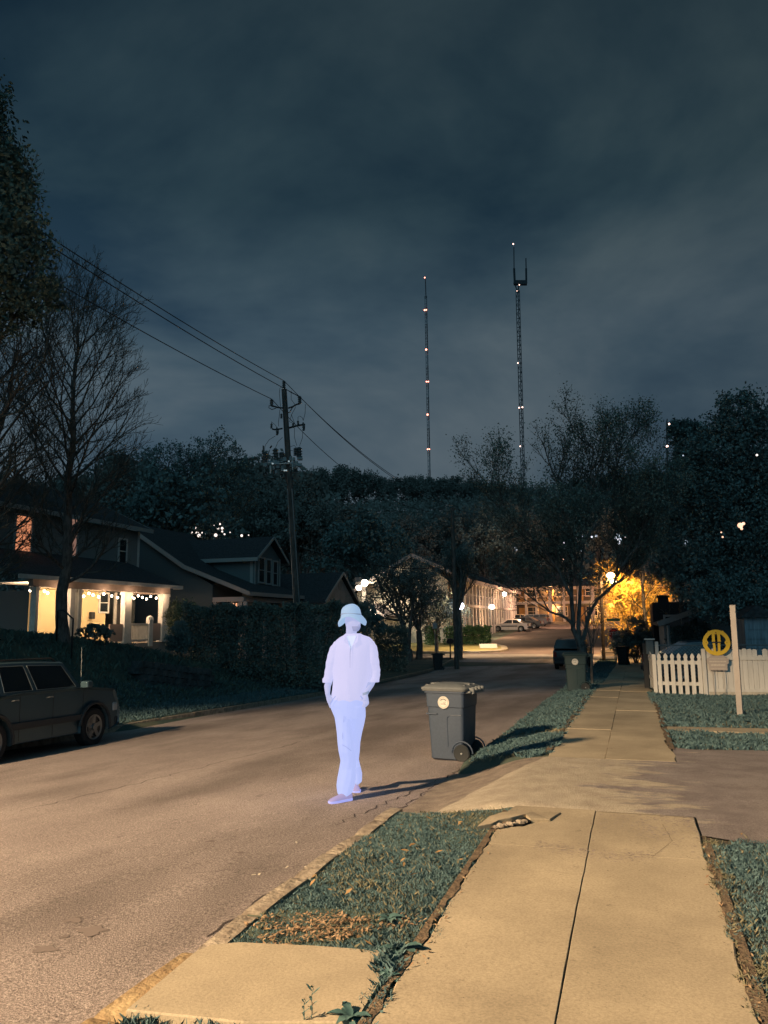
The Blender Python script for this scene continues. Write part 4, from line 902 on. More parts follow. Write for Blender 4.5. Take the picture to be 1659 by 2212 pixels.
cz = yc.z-zg; Rr = .315
m = MB()
def annulus(mb, c, r0, r1, y0, y1, n=56, a0=0, a1=360):
    rings = []
    for k in range(n+1):
        a = R_(lerp(a0, a1, k/n)); u_, v_ = math.cos(a), math.sin(a)
        rings.append([(c[0]+r*u_, y, c[1]+r*v_) for r, y in ((r0, y0), (r1, y0), (r1, y1), (r0, y1))])
    mb.loft(rings, cap=(a1-a0 != 360))
annulus(m, (0, cz), .225, Rr, -.012, .012)
for s_ in (-1, 1):   # ears, inner stems with dumbbell outline, side lugs
    m.prism([(s_*.165, cz+.22), (s_*.205, cz+.185), (s_*.175, cz+.29), (s_*.15, cz+.29)], 'y', -.0135, .0135)
    m.prism([(s_*.028, cz+.022), (s_*.105, cz+.022), (s_*.098, cz+.06), (s_*.092, cz+.25), (s_*.028, cz+.265)], 'y', -.011, .0115)
    m.prism([(s_*.028, cz-.012), (s_*.095, cz-.012), (s_*.085, cz-.05), (s_*.08, cz-.25), (s_*.02, cz-.265)], 'y', -.011, .0115)
    m.prism([(s_*.232, cz+.07), (s_*.20, cz+.035), (s_*.185, cz), (s_*.20, cz-.04), (s_*.235, cz-.08)], 'y', -.011, .0115)
m.prism([(-.04, cz+.262), (.04, cz+.262), (.04, cz+.225), (.022, cz+.205), (-.022, cz+.205), (-.04, cz+.225)], 'y', -.0105, .011)
m.prism([(-.13, cz-.275), (.13, cz-.275), (.17, cz-.19), (.1, cz-.215), (-.1, cz-.215), (-.17, cz-.19)], 'y', -.010, .0105)
m.build('yellow_emblem', YEL, ys_)
m = MB(); m.box(-.105, .105, -.006, .006, cz-.004, cz+.007)
for s_ in (-1, 1): m.cyl((s_*.238, -.0135, cz), .009, .004, 10, axis='y')
m.cyl((0, -.013, cz+.24), .016, .004, 12, axis='y'); m.build('emblem_detail', mat('dark_bronze', (.07, .045, .02), .6), ys_)
m = MB(); m.prism([(-.19, cz-.36), (-.15, cz-.315), (.15, cz-.315), (.19, cz-.36), (.25, cz-.39), (.25, cz-.50), (.21, cz-.53), (.21, cz-.675), (-.21, cz-.675), (-.21, cz-.53), (-.25, cz-.50), (-.25, cz-.39)], 'y', -.006, .006); pl_ = m.build('sign_plate', GPL, ys_)
m = MB(); r5 = random.Random(5)
for row, (z, h_, a, b_) in enumerate(((-.405, .018, -.19, .19), (-.475, .032, -.19, .19), (-.565, .045, -.16, .16), (-.645, .018, -.17, .17))):
    x = a
    while x < b_:
        w_ = r5.uniform(.010, .022)*(1.3 if row in (1, 2) else .8); m.box(x, min(b_, x+w_), -.0085, -.006, cz+z, cz+z+h_*r5.uniform(.75, 1)); x += w_+r5.uniform(.004, .010)
m.build('faded_lettering', mat('letter_white', (.55, .51, .44), .7), pl_)
m = MB()
for s_ in (-1, 1): m.bar((s_*.12, .012, -.06), (s_*.12, .012, cz-.21), .012, .012)
m.build('stake', mat('post_paint', (0, 0, 0)), ys_)
# ================================================================ UTILITY POLES AND WIRES
def slx(c): return c
pb_ = hit(652, 1476); DP = (pb_-CAM).dot(fw)
def q8(x, y, dy=0): return atD((780+x/5.184)/1.507, (1200+y/5.184)/1.507, DP+dy)
ptop = q8(750, 345)
up_ = thing('utility_pole', 'tall leaning wooden utility pole crowded with insulators and switchgear', 'utility pole', pb_)
m = MB(); m.tube([pb_-AZ*.1, lerp(pb_, ptop, .5), ptop], [.17, .145, .115], 14); m.build('pole_shaft', WOODP, up_, smooth=True, world=True)
m = MB()
for dx_, ra in ((-.15, .022), (.12, .035)):
    a = pb_+AX*dx_-AY*.10; c = lerp(pb_, ptop, .66)+AX*dx_*.7-AY*.09; m.tube([a, c], ra, 6)
m.build('riser_conduit', STEEL, up_, world=True)
DKM = mat('dark_fitting', (.03, .04, .045), .5); PORC = mat('porcelain', (.06, .075, .08), .35)
def insul(c0, c1, nm='insulator', r=.075, n=4, m_=None):
    m = MB(); c0, c1 = Vector(c0), Vector(c1); P = []; rr = []
    for i in range(n):
        f0, f1 = i/n, (i+.7)/n
        P += [lerp(c0, c1, f0), lerp(c0, c1, (f0+f1)/2), lerp(c0, c1, f1)]; rr += [r*.62, r, r*.55]
    P.append(c1); rr.append(r*.45); m.tube(P, rr, 12); return m.build(nm, m_ or PORC, up_, world=True, smooth=2)
insul(q8(748, 330), q8(748, 205), r=.095); insul(q8(540, 632), q8(540, 515), r=.095); insul(q8(1018, 590), q8(1010, 462), r=.10)
def tb(nm, pts, r, m_=DKM, dy=0):
    m = MB(); m.tube([q8(x, y, dy) for x, y in pts], r, 6); return m.build(nm, m_, up_, world=True, smooth=2)
tb('bracket', [(540, 632), (600, 640), (640, 655), (730, 665)], .035); tb('bracket', [(820, 668), (900, 640), (960, 605), (1018, 592)], .035)
tb('brace', [(500, 620), (492, 660), (545, 690), (600, 672), (640, 648)], .018); tb('brace', [(905, 640), (870, 690), (850, 735), (815, 745)], .022)
tb('bracket', [(550, 1020), (600, 1030), (640, 1025), (725, 1010)], .035); tb('bracket', [(835, 1000), (960, 965), (1060, 948)], .042)
for a, c in (((535, 1010), (540, 925)), ((632, 1125), (628, 990)), ((990, 945), (983, 880)), ((1080, 1050), (1072, 905)), ((905, 1000), (903, 920)), ((705, 840), (705, 760))):
    insul(q8(*a), q8(*c), 'cutout', r=.062, n=3)
for a, c in (((1095, 1030), (1100, 930)), ((652, 1100), (655, 1010))): tb('fuse_tube', [a, c], .022)
BUSH = [((430, 1590), (425, 1400)), ((615, 1540), (603, 1345)), ((715, 1560), (712, 1410)), ((955, 1470), (955, 1335)), ((1010, 1500), (1003, 1325))]
for a, c in BUSH: insul(q8(*a), q8(*c), 'bushing', r=.15, n=4)
m = MB(); GAL = STEEL
for x0, x1, y0, y1 in ((405, 470, 1570, 1665), (480, 560, 1560, 1600), (560, 640, 1520, 1640), (690, 740, 1500, 1590), (730, 800, 1495, 1570), (835, 875, 1480, 1560), (895, 935, 1500, 1560), (975, 1060, 1490, 1545), (980, 1045, 1600, 1660), (905, 945, 1600, 1680), (835, 880, 1600, 1670), (560, 600, 1640, 1710), (620, 680, 1560, 1690), (700, 760, 1640, 1740), (800, 870, 1680, 1740), (930, 985, 1560, 1650), (600, 640, 1720, 1780)):
    a, c = q8(x0, y1), q8(x1, y0); w_ = (c-a).length*.4
    m.bar(lerp(a, c, .5)-AZ*abs(c.z-a.z)/2, lerp(a, c, .5)+AZ*abs(c.z-a.z)/2, abs(x1-x0)/5.184/1.507*DP/FPX, .22, AY)
m.build('switch_housing', mat('housing_grey', (.22, .27, .285), .55), up_, world=True, bevel=.02)
m = MB(); m.bar(q8(700, 1605, -.25), q8(890, 1592, -.25), .05, .09, AY); m.bar(q8(892, 1500, -.25), q8(892, 1705, -.25), .05, .05, AY); m.bar(q8(470, 1590, -.2), q8(700, 1605, -.2), .04, .05, AY); m.bar(q8(890, 1620), q8(1050, 1600), .05, .05, AY); m.build('crossarm', mat('galv_bright', (.42, .46, .47), .5), up_, world=True)
m = MB(); m.bar(q8(522, 1640, -.2), q8(522, 1770, -.2), .06, .05, AY); m.build('arrester', WHITE, up_, world=True)
for a, c in (((705, 1790), (700, 1650)), ((600, 1770), (575, 1660)), ((950, 1740), (950, 1690))): insul(q8(*a), q8(*c), 'lower_insulator', r=.10, n=3)
tb('ground_strap', [(1050, 1640), (1048, 1700), (1000, 1755), (900, 1750)], .02, STEEL); tb('ground_strap', [(700, 1790), (690, 1830), (720, 1845), (745, 1800)], .018, STEEL)
m = MB(); 
for x, y in ((835, 1565), (762, 1720), (792, 1720), (562, 1605)): m.cyl(tuple(q8(x, y, -.3)), .035, .05, 8, axis='y')
m.build('reflector_glint', mat('reflector_glint', (.6, .62, .6), .3, emit=(.5, .62, .66), es=.5), up_, world=True)  # faint emission paints the glint on these small discs
m = MB(); m.loft([ring(q8(800, 1770), .13, .1, 10), ring(q8(850, 1860), .2, .12, 10)]); m.build('cable_guard', DKM, up_, world=True)
jm = MB()
for pts in ([(715, 310), (680, 330), (672, 420), (690, 640)], [(790, 350), (855, 400), (940, 440), (990, 470)], [(870, 370), (870, 520), (930, 600), (940, 660), (880, 770), (840, 900)], [(1110, 600), (1105, 760), (1075, 870)], [(985, 890), (985, 820), (1015, 798), (1060, 830), (1075, 880)],
            [(540, 930), (535, 895), (600, 950), (625, 985)], [(680, 690), (670, 800), (655, 900), (660, 975)], [(605, 1135), (500, 1200), (430, 1300), (420, 1390)], [(725, 1160), (650, 1230), (605, 1340)], [(925, 1000), (925, 1160), (965, 1300)], [(1065, 1065), (1060, 1170), (1010, 1310)],
            [(870, 770), (910, 870), (935, 940)], [(855, 1320), (920, 1295), (955, 1330)], [(850, 1380), (930, 1390)], [(520, 1440), (620, 1430), (700, 1415)], [(845, 900), (880, 910), (900, 930)]):
    jm.tube([q8(*p, -.05) for p in pts], .011, 4)
jm.build('jumper_wire', WIRE, up_, world=True)
def wire(a, c, sag, r, label, n=26, nm='power_line', grp='overhead lines'):
    a, c = Vector(a), Vector(c); m = MB(); P = [lerp(a, c, i/n)-AZ*sag*4*(i/n)*(1-i/n)-a for i in range(n+1)]; m.tube(P, r, 5)
    o = m.build(nm, WIRE, smooth=2); o.location = a; tag(o, label, 'power line', grp); return o
i0, i1, i2 = q8(748, 205), q8(540, 513), q8(1010, 470)
lz = 11.5
E0, E1, E2 = Vector((-12.9, -9, 12.0)), Vector((-13.8, -9, 11.6)), Vector((-12.0, -9, 11.2))
wire(i0, E0, .75, .016, 'overhead line running left from the very top of the big utility pole')
wire(i1, E1, .75, .016, 'lowest overhead line running left from the left insulator of the big pole')
wire(i2, E2, .75, .016, 'overhead line running left from the right insulator behind the pole head')
# second pole
P2 = atD(986, 1400, 47.5); P2.z = T(P2.x, P2.y); t2 = atD(977, 1096, 47.5)
u2 = thing('utility_pole', 'slim utility pole with one crossarm behind the thick dark tree trunk', 'utility pole', P2)
m = MB(); m.tube([P2-AZ*.1, t2], [.16, .11], 10); m.build('pole_shaft', WOODP, u2, smooth=True, world=True)
ca, cb = atD(936, 1115, 47.5), atD(1012, 1115, 47.5); m = MB(); m.bar(ca, cb, .10, .12); m.build('crossarm', WOODP, u2, world=True)
m = MB()
for f_ in (.03, .35, .97): m.cyl(tuple(lerp(ca, cb, f_)+AZ*.05), .06, .2, 8, r2=.04)
m.build('insulator', PORC, u2, world=True)
tips2 = [lerp(ca, cb, f_)+AZ*.25 for f_ in (.03, .35, .97)]
wire(i0, t2+AZ*.1, .8, .016, 'upper overhead line dropping right from the top of the big pole to the slim pole')
wire(i2, tips2[2], .9, .016, 'overhead line dropping from the right insulator to the far end of the slim pole crossarm')
wire(i1, tips2[0], 1.1, .016, 'lower overhead line crossing behind the big pole shaft to the slim pole crossarm')
lowz = atD(1258, 1300, 0)
wire(atD(640, 1180, DP), atD(981, 1222, 47.5), .5, .02, 'low service cable from the big pole to the slim pole', nm='service_cable')
wire(atD(981, 1180, 47.5), atD(760, 1150, 60), .6, .02, 'faint upper service cable left of the slim pole', nm='service_cable')
wire(atD(981, 1222, 47.5), atD(1299, 1240, 55), 1.0, .02, 'service cable from the slim pole to the street lamp pole', nm='service_cable')
# corner pole with street lamp
P3 = onY(1304, 1414, 54.6); P3.z = T(P3.x, P3.y); D3 = (P3-CAM).dot(fw); t3 = atD(1297, 1226, D3)
u3 = thing('lamp_pole', 'timber pole carrying two glowing lamps in front of the golden tree', 'street lamp', P3)
m = MB(); m.tube([P3-AZ*.1, t3], [.12, .09], 10); m.build('pole_shaft', mat('pole_orange_wood', (.06, .045, .032), .9, .2, 8), u3, smooth=True, world=True)
for i, (x, y) in enumerate(((1319, 1243), (1324.5, 1256.5))):
    c = atD(x, y, D3-.6); m = MB(); m.tube([atD(1298, y+6, D3), lerp(atD(1298, y+6, D3), c, .6)+AZ*.2, c+AZ*.12], .03, 6); m.build('lamp_arm', STEEL, u3, world=True)
    m = MB(); m.sphere(tuple(c), (.26, .2)[i], 12, 8, (1, 1, .8)); m.build('lamp_globe', glow('sodium_lamp', (1, .72, .38), 9), u3, world=True)
# crossarm pole left of it
P4 = atD(1268, 1400, 52); P4.z = T(P4.x, P4.y)
a4 = [atD(x, y, 52) for x, y in ((1250, 1248), (1291, 1240), (1252, 1238), (1299, 1263), (1250, 1306), (1285, 1305), (1250, 1316), (1285, 1318))]
for i in range(0, 6, 2):
    m = MB(); m.bar(a4[i]-P3, a4[i+1]-P3, .07, .09); m.build('crossarm', mat('pole_orange_wood', (0, 0, 0)), u3)
shade('lamp_light_upper', atD(1316, 1250, D3-1.0), 1500, (1.0, .60, .25), 150, .5, .2, (.1, .7, -1))
shade('lamp_light_tree', atD(1352, 1258, 55.9), 4600, (1.0, .44, .05), 150, .6, .25, (.15, 1, -.35))
shade('lamp_light_street', atD(1240, 1262, 62), 5200, (1.0, .62, .34), 112, .5)
shade('lamp_light_street', atD(1010, 1240, 64), 5200, (1.0, .66, .36), 112, .5)
# stop sign
ps = onY(1329, 1418, 53.0); ps.z = T(ps.x, ps.y); Ds = (ps-CAM).dot(fw); cs_ = atD(1327, 1369, Ds)
ss_ = thing('stop_sign', 'octagonal STOP sign with a street name blade at the far corner', 'traffic sign', ps, YAW)
zc = cs_.z-ps.z
m = MB(); m.tube([(0, .03, -.05), (0, .03, zc+1.05)], .03, 6); m.build('sign_pole', STEEL, ss_)
m = MB(); o8 = [(.40*math.cos(R_(22.5+45*k)), zc+.40*math.sin(R_(22.5+45*k))) for k in range(8)]; m.prism(o8, 'y', -.01, .01); pl_ = m.build('sign_plate', mat('stop_red', (.22, .02, .02), .5), ss_)
m = MB(); o8b = [(.365*math.cos(R_(22.5+45*k)), zc+.365*math.sin(R_(22.5+45*k))) for k in range(8)]
for k in range(8): a, c = o8b[k], o8b[(k+1) % 8]; m.bar((a[0], -.012, a[1]), (c[0], -.012, c[1]), .003, .022, (1, 0, 0) if abs(a[0]-c[0]) < .01 else (0, 0, 1))
m.build('border', mat('sign_white', (.45, .42, .38), .5), pl_)
def text(s_, size, m_, parent, loc, rot, nm='lettering'):
    cu = bpy.data.curves.new('txt', 'FONT'); cu.body = s_; cu.size = size; cu.align_x = 'CENTER'; cu.align_y = 'CENTER'; cu.extrude = .002
    tmp = bpy.data.objects.new('txt', cu); COL.objects.link(tmp); bpy.context.view_layer.update()
    me = bpy.data.meshes.new_from_object(tmp.evaluated_get(bpy.context.evaluated_depsgraph_get())); bpy.data.objects.remove(tmp)
    me.materials.clear(); me.materials.append(m_); o = bpy.data.objects.new(nm, me); COL.objects.link(o); o.parent = parent; o.location = loc; o.rotation_euler = rot; return o
text('STOP', .27, mat('sign_white', (0, 0, 0)), pl_, (0, -.014, zc), (R_(90), 0, 0))
m = MB(); m.box(-.43, .43, -.008, .008, zc+.82, zc+.98); m.build('street_name_blade', mat('blade_green', (.03, .10, .07), .5), ss_)
# small roadside things
p = hit(1314, 1418); o = thing('utility_box', 'small pale utility cabinet on the far kerb under the lamp', 'utility box', (p.x, p.y, T(p.x, p.y)))
m = MB(); m.cbox(-.5, .5, -.3, .3, 0, .55, .05); m.build('cabinet', mat('cabinet_cream', (.5, .42, .35), .7), o); m = MB(); m.box(-.46, .46, -.315, -.303, .25, .30); m.build('vent', BLACK, o)
p = onY(973, 1410, 56.0); zc_ = atD(973, 1385, (p-CAM).dot(fw)).z
o = thing('mailbox', 'dark rounded mailbox on a thin post near the far lawn', 'mailbox', (p.x, p.y, T(p.x, p.y)), YAW); h_ = zc_-T(p.x, p.y)
m = MB(); m.bar((0, 0, 0), (0, 0, h_-.15), .07, .07); m.build('post', BLACK, o)
m = MB(); m.lathe([(.02, -.28), (.2, -.27), (.24, -.2), (.24, .2), (.2, .27), (.02, .28)], 16, (0, 0, h_), 'y'); q_ = m.build('box', BLACK, o, smooth=True); q_.scale = (1.15, 1, .9); q_.location.z = h_*.1
p = onY(940, 1398, 53); o = thing('marker_post', 'thin upright stake sign left of the mailbox', 'marker post', (p.x, p.y, T(p.x, p.y)), YAW); h_ = atD(940, 1347, (p-CAM).dot(fw)).z-T(p.x, p.y)
m = MB(); m.tube([(0, 0, 0), (0, 0, h_)], .028, 6); m.build('stake', STEEL, o); m = MB(); m.cbox(-.16, .16, -.02, .02, h_-.35, h_+.05, .01); m.build('sign_plate', STEEL, o)
p = hit(1056, 1406); o = thing('lawn_sign', 'white board lying at the edge of the lit lawn', 'board', (p.x, p.y, S(p.y)+.16), YAW)
m = MB(); m.box(-.75, .75, -.03, .03, 0, .55, Matrix.Rotation(R_(-50), 4, 'X')); m.build('board', WHITE, o)
# broken slab by the driveway
pc_ = hit(1110, 1770, lambda x, y: S(y)); o = thing('broken_slab', 'tilted broken concrete slab with a jagged dark gap at the driveway edge', 'broken slab', (pc_.x, pc_.y, 0))
def gp(px, py, z=0): q = hit(px, py, lambda x, y: S(y)+.02); return Vector((q.x-pc_.x, q.y-pc_.y, z))
m = MB(); top = [gp(1030, 1790, .035), gp(1062, 1785, .04), gp(1078, 1779, .045), gp(1105, 1776, .05), gp(1136, 1768, .05), gp(1146, 1776, .045), gp(1188, 1774, .03), gp(1212, 1758, .022), gp(1150, 1756, .025), gp(1086, 1758, .028), gp(1056, 1768, .03)]
m.loft([[v+Vector((.0, .01, -.09)) for v in top], [v-AZ*.006 for v in top], [lerp(v, sum(top, Vector())/len(top), .02) for v in top]]); m.build('slab', CONC, o)
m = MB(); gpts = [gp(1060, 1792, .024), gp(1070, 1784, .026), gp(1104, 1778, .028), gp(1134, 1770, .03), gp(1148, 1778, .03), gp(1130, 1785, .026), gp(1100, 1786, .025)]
m.loft([[v-AZ*.03 for v in gpts], gpts]); gapo = m.build('gap_shade_fill', mat('gap_shade_black', (.012, .012, .011), .95, bump=.8, bscale=50), o)  # near-black fill; shade of the open gap put into its colour
r8 = random.Random(8)
for k in range(7):
    v = lerp(gpts[0], gpts[4], .1+.12*k); m = MB(); s_ = r8.uniform(.012, .03); rg = [[v+Vector((s_*1.6*q*math.cos(a+k)*r8.uniform(.7, 1.2), s_*q*math.sin(a+k)*r8.uniform(.7, 1.2), z*s_)) for a in [i*1.257 for i in range(5)]] for q, z in ((1, 0), (.9, .8), (.4, 1.2))]
    m.loft(rg); m.build('chunk', STONE, o)

# ================================================================ HOUSES
YSIDE = mat('yellow_siding', (.60, .50, .28), .8); CREAM = mat('cream_render', (.60, .52, .40), .9, .08, 2)
def siding(mb, P0, P1, z0, z1, nrm, pitch=.16, d=.02):
    """lapped boards between two ground points, as a proud-edged wall sheet"""
    P0, P1, nrm = Vector(P0), Vector(P1), Vector(nrm).normalized(); z = z0
    while z < z1-.001:
        zt_ = min(z1, z+pitch); a, c = P0.copy(), P1.copy()
        mb.loft([[Vector((q.x, q.y, z))+nrm*d, Vector((q.x, q.y, zt_))+nrm*.002, Vector((q.x, q.y, zt_))-nrm*.10, Vector((q.x, q.y, z))-nrm*.10] for q in (a, c)]); z = zt_
def win(parent, c, wd, hh, axis, s_, frame=TRIM, pane=GLASSD, cols=1, rows=2, fw_=.09):
    """window centred at c, on a wall whose outward normal is s_ along axis"""
    cx, cy, cz_ = c
    def bx(mb, u0, u1, z0, z1, d0, d1):
        lo_, hi_ = sorted((d0*s_, d1*s_))
        if axis == 'x': mb.box(cx+lo_, cx+hi_, cy+u0, cy+u1, cz_+z0, cz_+z1)
        else: mb.box(cx+u0, cx+u1, cy+lo_, cy+hi_, cz_+z0, cz_+z1)
    m = MB(); a, b_ = wd/2, hh/2
    bx(m, -a, -a+fw_, -b_, b_, -.02, .06); bx(m, a-fw_, a, -b_, b_, -.02, .06); bx(m, -a+fw_, a-fw_, b_-fw_, b_, -.02, .06); bx(m, -a+fw_, a-fw_, -b_, -b_+fw_, -.02, .07)
    for k in range(1, rows): z = -b_+hh*k/rows; bx(m, -a+fw_, a-fw_, z-.025, z+.025, -.01, .045)
    for k in range(1, cols): u_ = -a+wd*k/cols; bx(m, u_-.02, u_+.02, -b_+fw_, b_-fw_, -.012, .040)
    f_ = m.build('window', frame, parent, world=True); m = MB(); bx(m, -a+fw_*.5, a-fw_*.5, -b_+fw_*.5, b_-fw_*.5, -.03, .02); g_ = m.build('pane', pane, f_); g_.matrix_parent_inverse = Matrix.Translation(-parent.location)
    return f_
WLIT = mat('window_lit', (.5, .3, .2), .6, emit=(.95, .34, .16), es=.75, scale=1.5, col2=(.7, .4, .3)); WDIM = mat('window_dim', (.05, .05, .05), .5, emit=(.75, .40, .30), es=.3)
# --- house one: two storeys, lit porch facing the street
HX = -24.0
def fy(px, py=1300, X=HX): return onX(px, py, X).y
def fz(px, py, X=HX): return onX(px, py, X).z
y0, y1 = fy(64), fy(361); flo = fz(356, 1386); bm0 = fz(356, 1283); top0 = fz(356, 1268)
hs = thing('porch_house', 'two-storey house with a bright yellow porch hung with bulbs above the grass bank', 'house', (HX-4, (y0+y1)/2, flo))
GREY1 = mat('grey_wall', (.20, .23, .23), .85)
m = MB(); m.box(HX-10, HX+.02, y0-1, y1+.15, flo-1.2, flo); m.build('porch_floor', mat('porch_floor_boards', (.30, .27, .24), .8), hs, world=True)
XB = HX-2.5
m = MB(); siding(m, (XB, onX(66, 1300, XB).y, 0), (XB, y1-1.9, 0), flo, bm0+.15, (1, 0, 0)); m.build('porch_wall', YSIDE, hs, world=True)
# vine dark corner beyond the wall end: open porch end
yE = onX(249, 1300, XB).y
m = MB(); m.box(XB-.05, XB+.06, yE-.06, yE+.08, flo, bm0+.1); m.build('door_frame', TRIM, hs, world=True)
m = MB(); m.box(XB-.0, XB+.05, yE+.10, yE+.95, flo+.02, flo+2.05); m.build('door', mat('dark_door', (.05, .05, .05), .5), hs, world=True)
wy0, wy1 = onX(212, 1300, XB).y, onX(234, 1300, XB).y; win(hs, (XB+.02, (wy0+wy1)/2, (fz(222, 1279, XB)+fz(222, 1325, XB))/2), max(.8, wy1-wy0), abs(fz(222, 1279, XB)-fz(222, 1325, XB)), 'x', 1)
m = MB(); m.cbox(XB+.02, XB+.20, onX(191, 1330, XB).y, onX(199, 1330, XB).y, fz(195, 1337, XB), fz(195, 1322, XB), .02); m.build('letter_box', BLACK, hs, world=True)
m = MB(); m.box(HX-.12, HX+.12, y0, y1+.1, bm0, top0-.04); m.box(HX-2.4, HX-.125, y1-.02, y1+.1, bm0, top0-.04); m.build('porch_beam', mat('beam_taupe', (.34, .27, .24), .8, .1, 3), hs, world=True)
m = MB(); m.box(HX-2.45, HX-.13, y0, y1-.03, bm0+.20, bm0+.24); m.build('porch_ceiling', TRIM, hs, world=True)
for px0, px1 in ((71, 78), (147, 157), (164.5, 172), (266, 280), (347, 361)):
    a, c = fy(px0), fy(px1); m = MB(); m.cbox(HX-.14, HX+.14, a, c, flo, bm0, .01); m.box(HX-.17, HX+.17, a-.04, c+.04, bm0-.16, bm0-.02); m.box(HX-.17, HX+.17, a-.04, c+.04, flo, flo+.14); m.build('porch_post', TRIM, hs, world=True)
ra, rb = fy(280), fy(321); zr0, zr1 = flo+.10, flo+.98
m = MB(); m.box(HX-.05, HX+.05, ra, rb, zr1-.08, zr1); m.box(HX-.04, HX+.04, ra, rb, zr0, zr0+.08)
n = 13
for i in range(n): y = lerp(ra, rb, (i+.5)/n); m.box(HX-.025, HX+.025, y-.03, y+.03, zr0+.08, zr1-.08)
m.build('railing', TRIM, hs, world=True)
m = MB(); a, c = fy(321), fy(329); m.cbox(HX-.11, HX+.11, a, c, flo-.2, flo+1.15, .01); m.loft([ring(Vector((HX, (a+c)/2, flo+1.15)), .19, .2, 4), ring(Vector((HX, (a+c)/2, flo+1.30)), .17, .18, 4), ring(Vector((HX, (a+c)/2, flo+1.38)), .04, .04, 4)]); m.build('newel', TRIM, hs, world=True)
m = MB(); m.box(HX-.04, HX+.04, fy(330), fy(347), flo+.1, flo+.98); m.build('parapet_panel', mat('panel_taupe', (.36, .27, .23), .8), hs, world=True); m = MB(); m.box(HX-.04, HX+.04, fy(238), fy(266), flo+.1, flo+.95); m.build('parapet_panel', mat('panel_taupe', (.36, .27, .23), .8), hs, world=True)
# porch roof and main body
zR = fz(150, 1196, HX-3.2)
m = MB(); e0 = .45
rf = [(HX+e0, top0), (HX+e0, top0+.10), (HX-3.3, top0+1.55), (HX-3.3, top0+1.40)]
m.prism([(x, z) for x, z in rf], 'y', y0-1.2, y1+.75); m.build('porch_roof', SHING, hs, world=True)
m = MB(); m.box(HX+e0, HX+e0+.03, y0-1.2, y1+.78, top0-.09, top0+.09); m.box(HX-.1, HX+e0, y1+.70, y1+.77, top0-.10, top0-.0); m.build('gutter', TRIM, hs, world=True)
XU = HX-3.2; yu1 = onX(299, 1190, XU).y; yu0 = y0-4; zu1 = fz(299, 1148, XU)
m = MB(); siding(m, (XU, yu0, 0), (XU, yu1, 0), top0+1.0, zu1, (1, 0, 0)); siding(m, (XU-.1, yu1, 0), (XU-8, yu1, 0), flo-.8, zu1, (0, 1, 0)); siding(m, (XB-.1, y1-1.85, 0), (XB-8, y1-1.85, 0), flo-.8, bm0+.3, (0, 1, 0)); m.build('wall', GREY1, hs, world=True)
m = MB(); m.box(XU+.021, XU+.06, yu1-.14, yu1+.02, top0+1.2, zu1); m.build('corner_board', TRIM, hs, world=True)
m = MB(); m.prism([(XU+.55, zu1-.05), (XU+.55, zu1+.12), (XU-4.3, zu1+2.4), (XU-9.2, zu1+.12), (XU-9.2, zu1-.05), (XU-4.3, zu1+2.2)], 'y', yu0-.5, yu1+.55); m.build('main_roof', SHING, hs, world=True)
m = MB(); m.box(XU+.551, XU+.59, yu0-.5, yu1+.58, zu1-.08, zu1+.14); m.bar((XU+.57, yu1+.57, zu1+.02), (XU-4.3, yu1+.57, zu1+2.28), .05, .2); m.build('fascia', mat('trim_dim', (.30, .31, .30), .7), hs, world=True)
for px0, px1, py0, py1, pm_ in ((28, 67, 1111, 1194, WLIT), (147, 166, 1118, 1204, WDIM), (255, 274, 1163, 1219, GLASSD)):
    a, c = onX(px0, 1160, XU).y, onX(px1, 1160, XU).y; z0_, z1_ = fz((px0+px1)/2, py1, XU), fz((px0+px1)/2, py0, XU)
    win(hs, (XU+.03, (a+c)/2, (z0_+z1_)/2), c-a, z1_-z0_, 'x', 1, pane=pm_)
# string lights with bulbs
sl_ = thing('string_lights', 'string of warm round bulbs hung along the yellow porch beam', 'string lights', (HX+.02, y0, bm0))
BULB = glow('warm_bulb', (1, .80, .52), 16)
m = MB(); cable = []
bx_ = [73, 81, 89, 104, 111, 152, 168, 180, 189, 200, 209, 221, 232, 249, 262, 286, 292, 297, 306, 315, 324, 333, 345]
for i, px in enumerate(bx_):
    y = fy(px); z = bm0-.10-.07*(i % 3)
    b_ = MB(); b_.sphere((HX-.22, y, z-.06), .05, 10, 6, (1, 1, 1.2)); b_.build('bulb', BULB, sl_, world=True, smooth=2)
    cable.append((HX-.22, y, bm0-.04)); cable.append((HX-.22, y, z))if False else cable.append((HX-.22, y+.08, bm0-.07))
m.tube(cable, .012, 4); m.build('cable', WIRE, sl_, world=True)
for px, dx_ in ((90, -.7), (190, -.7), (245, -.7), (310, -.7), (120, .5), (220, .5), (273, .5), (345, .5)): point('porch_bulb_light', (HX+dx_, fy(px), bm0-.25), 170 if dx_ < 0 else 30, (1, .64, .38), .25)
# handrail on the bank
a = atD(123, 1357, 24); a.z = T(a.x, a.y)
o = thing('handrail', 'bent black pipe handrail at the top of the bank steps', 'handrail', a); zt_ = atD(123, 1319, 24).z
m = MB(); e = atD(158, 1337, 23.4); m.tube([a-AZ*.2, Vector((a.x, a.y, zt_)), atD(137, 1318, 24), e, Vector((e.x, e.y, T(e.x, e.y)-.1))], .028, 6); m.build('rail_pipe', BLACK, o, world=True, smooth=2)
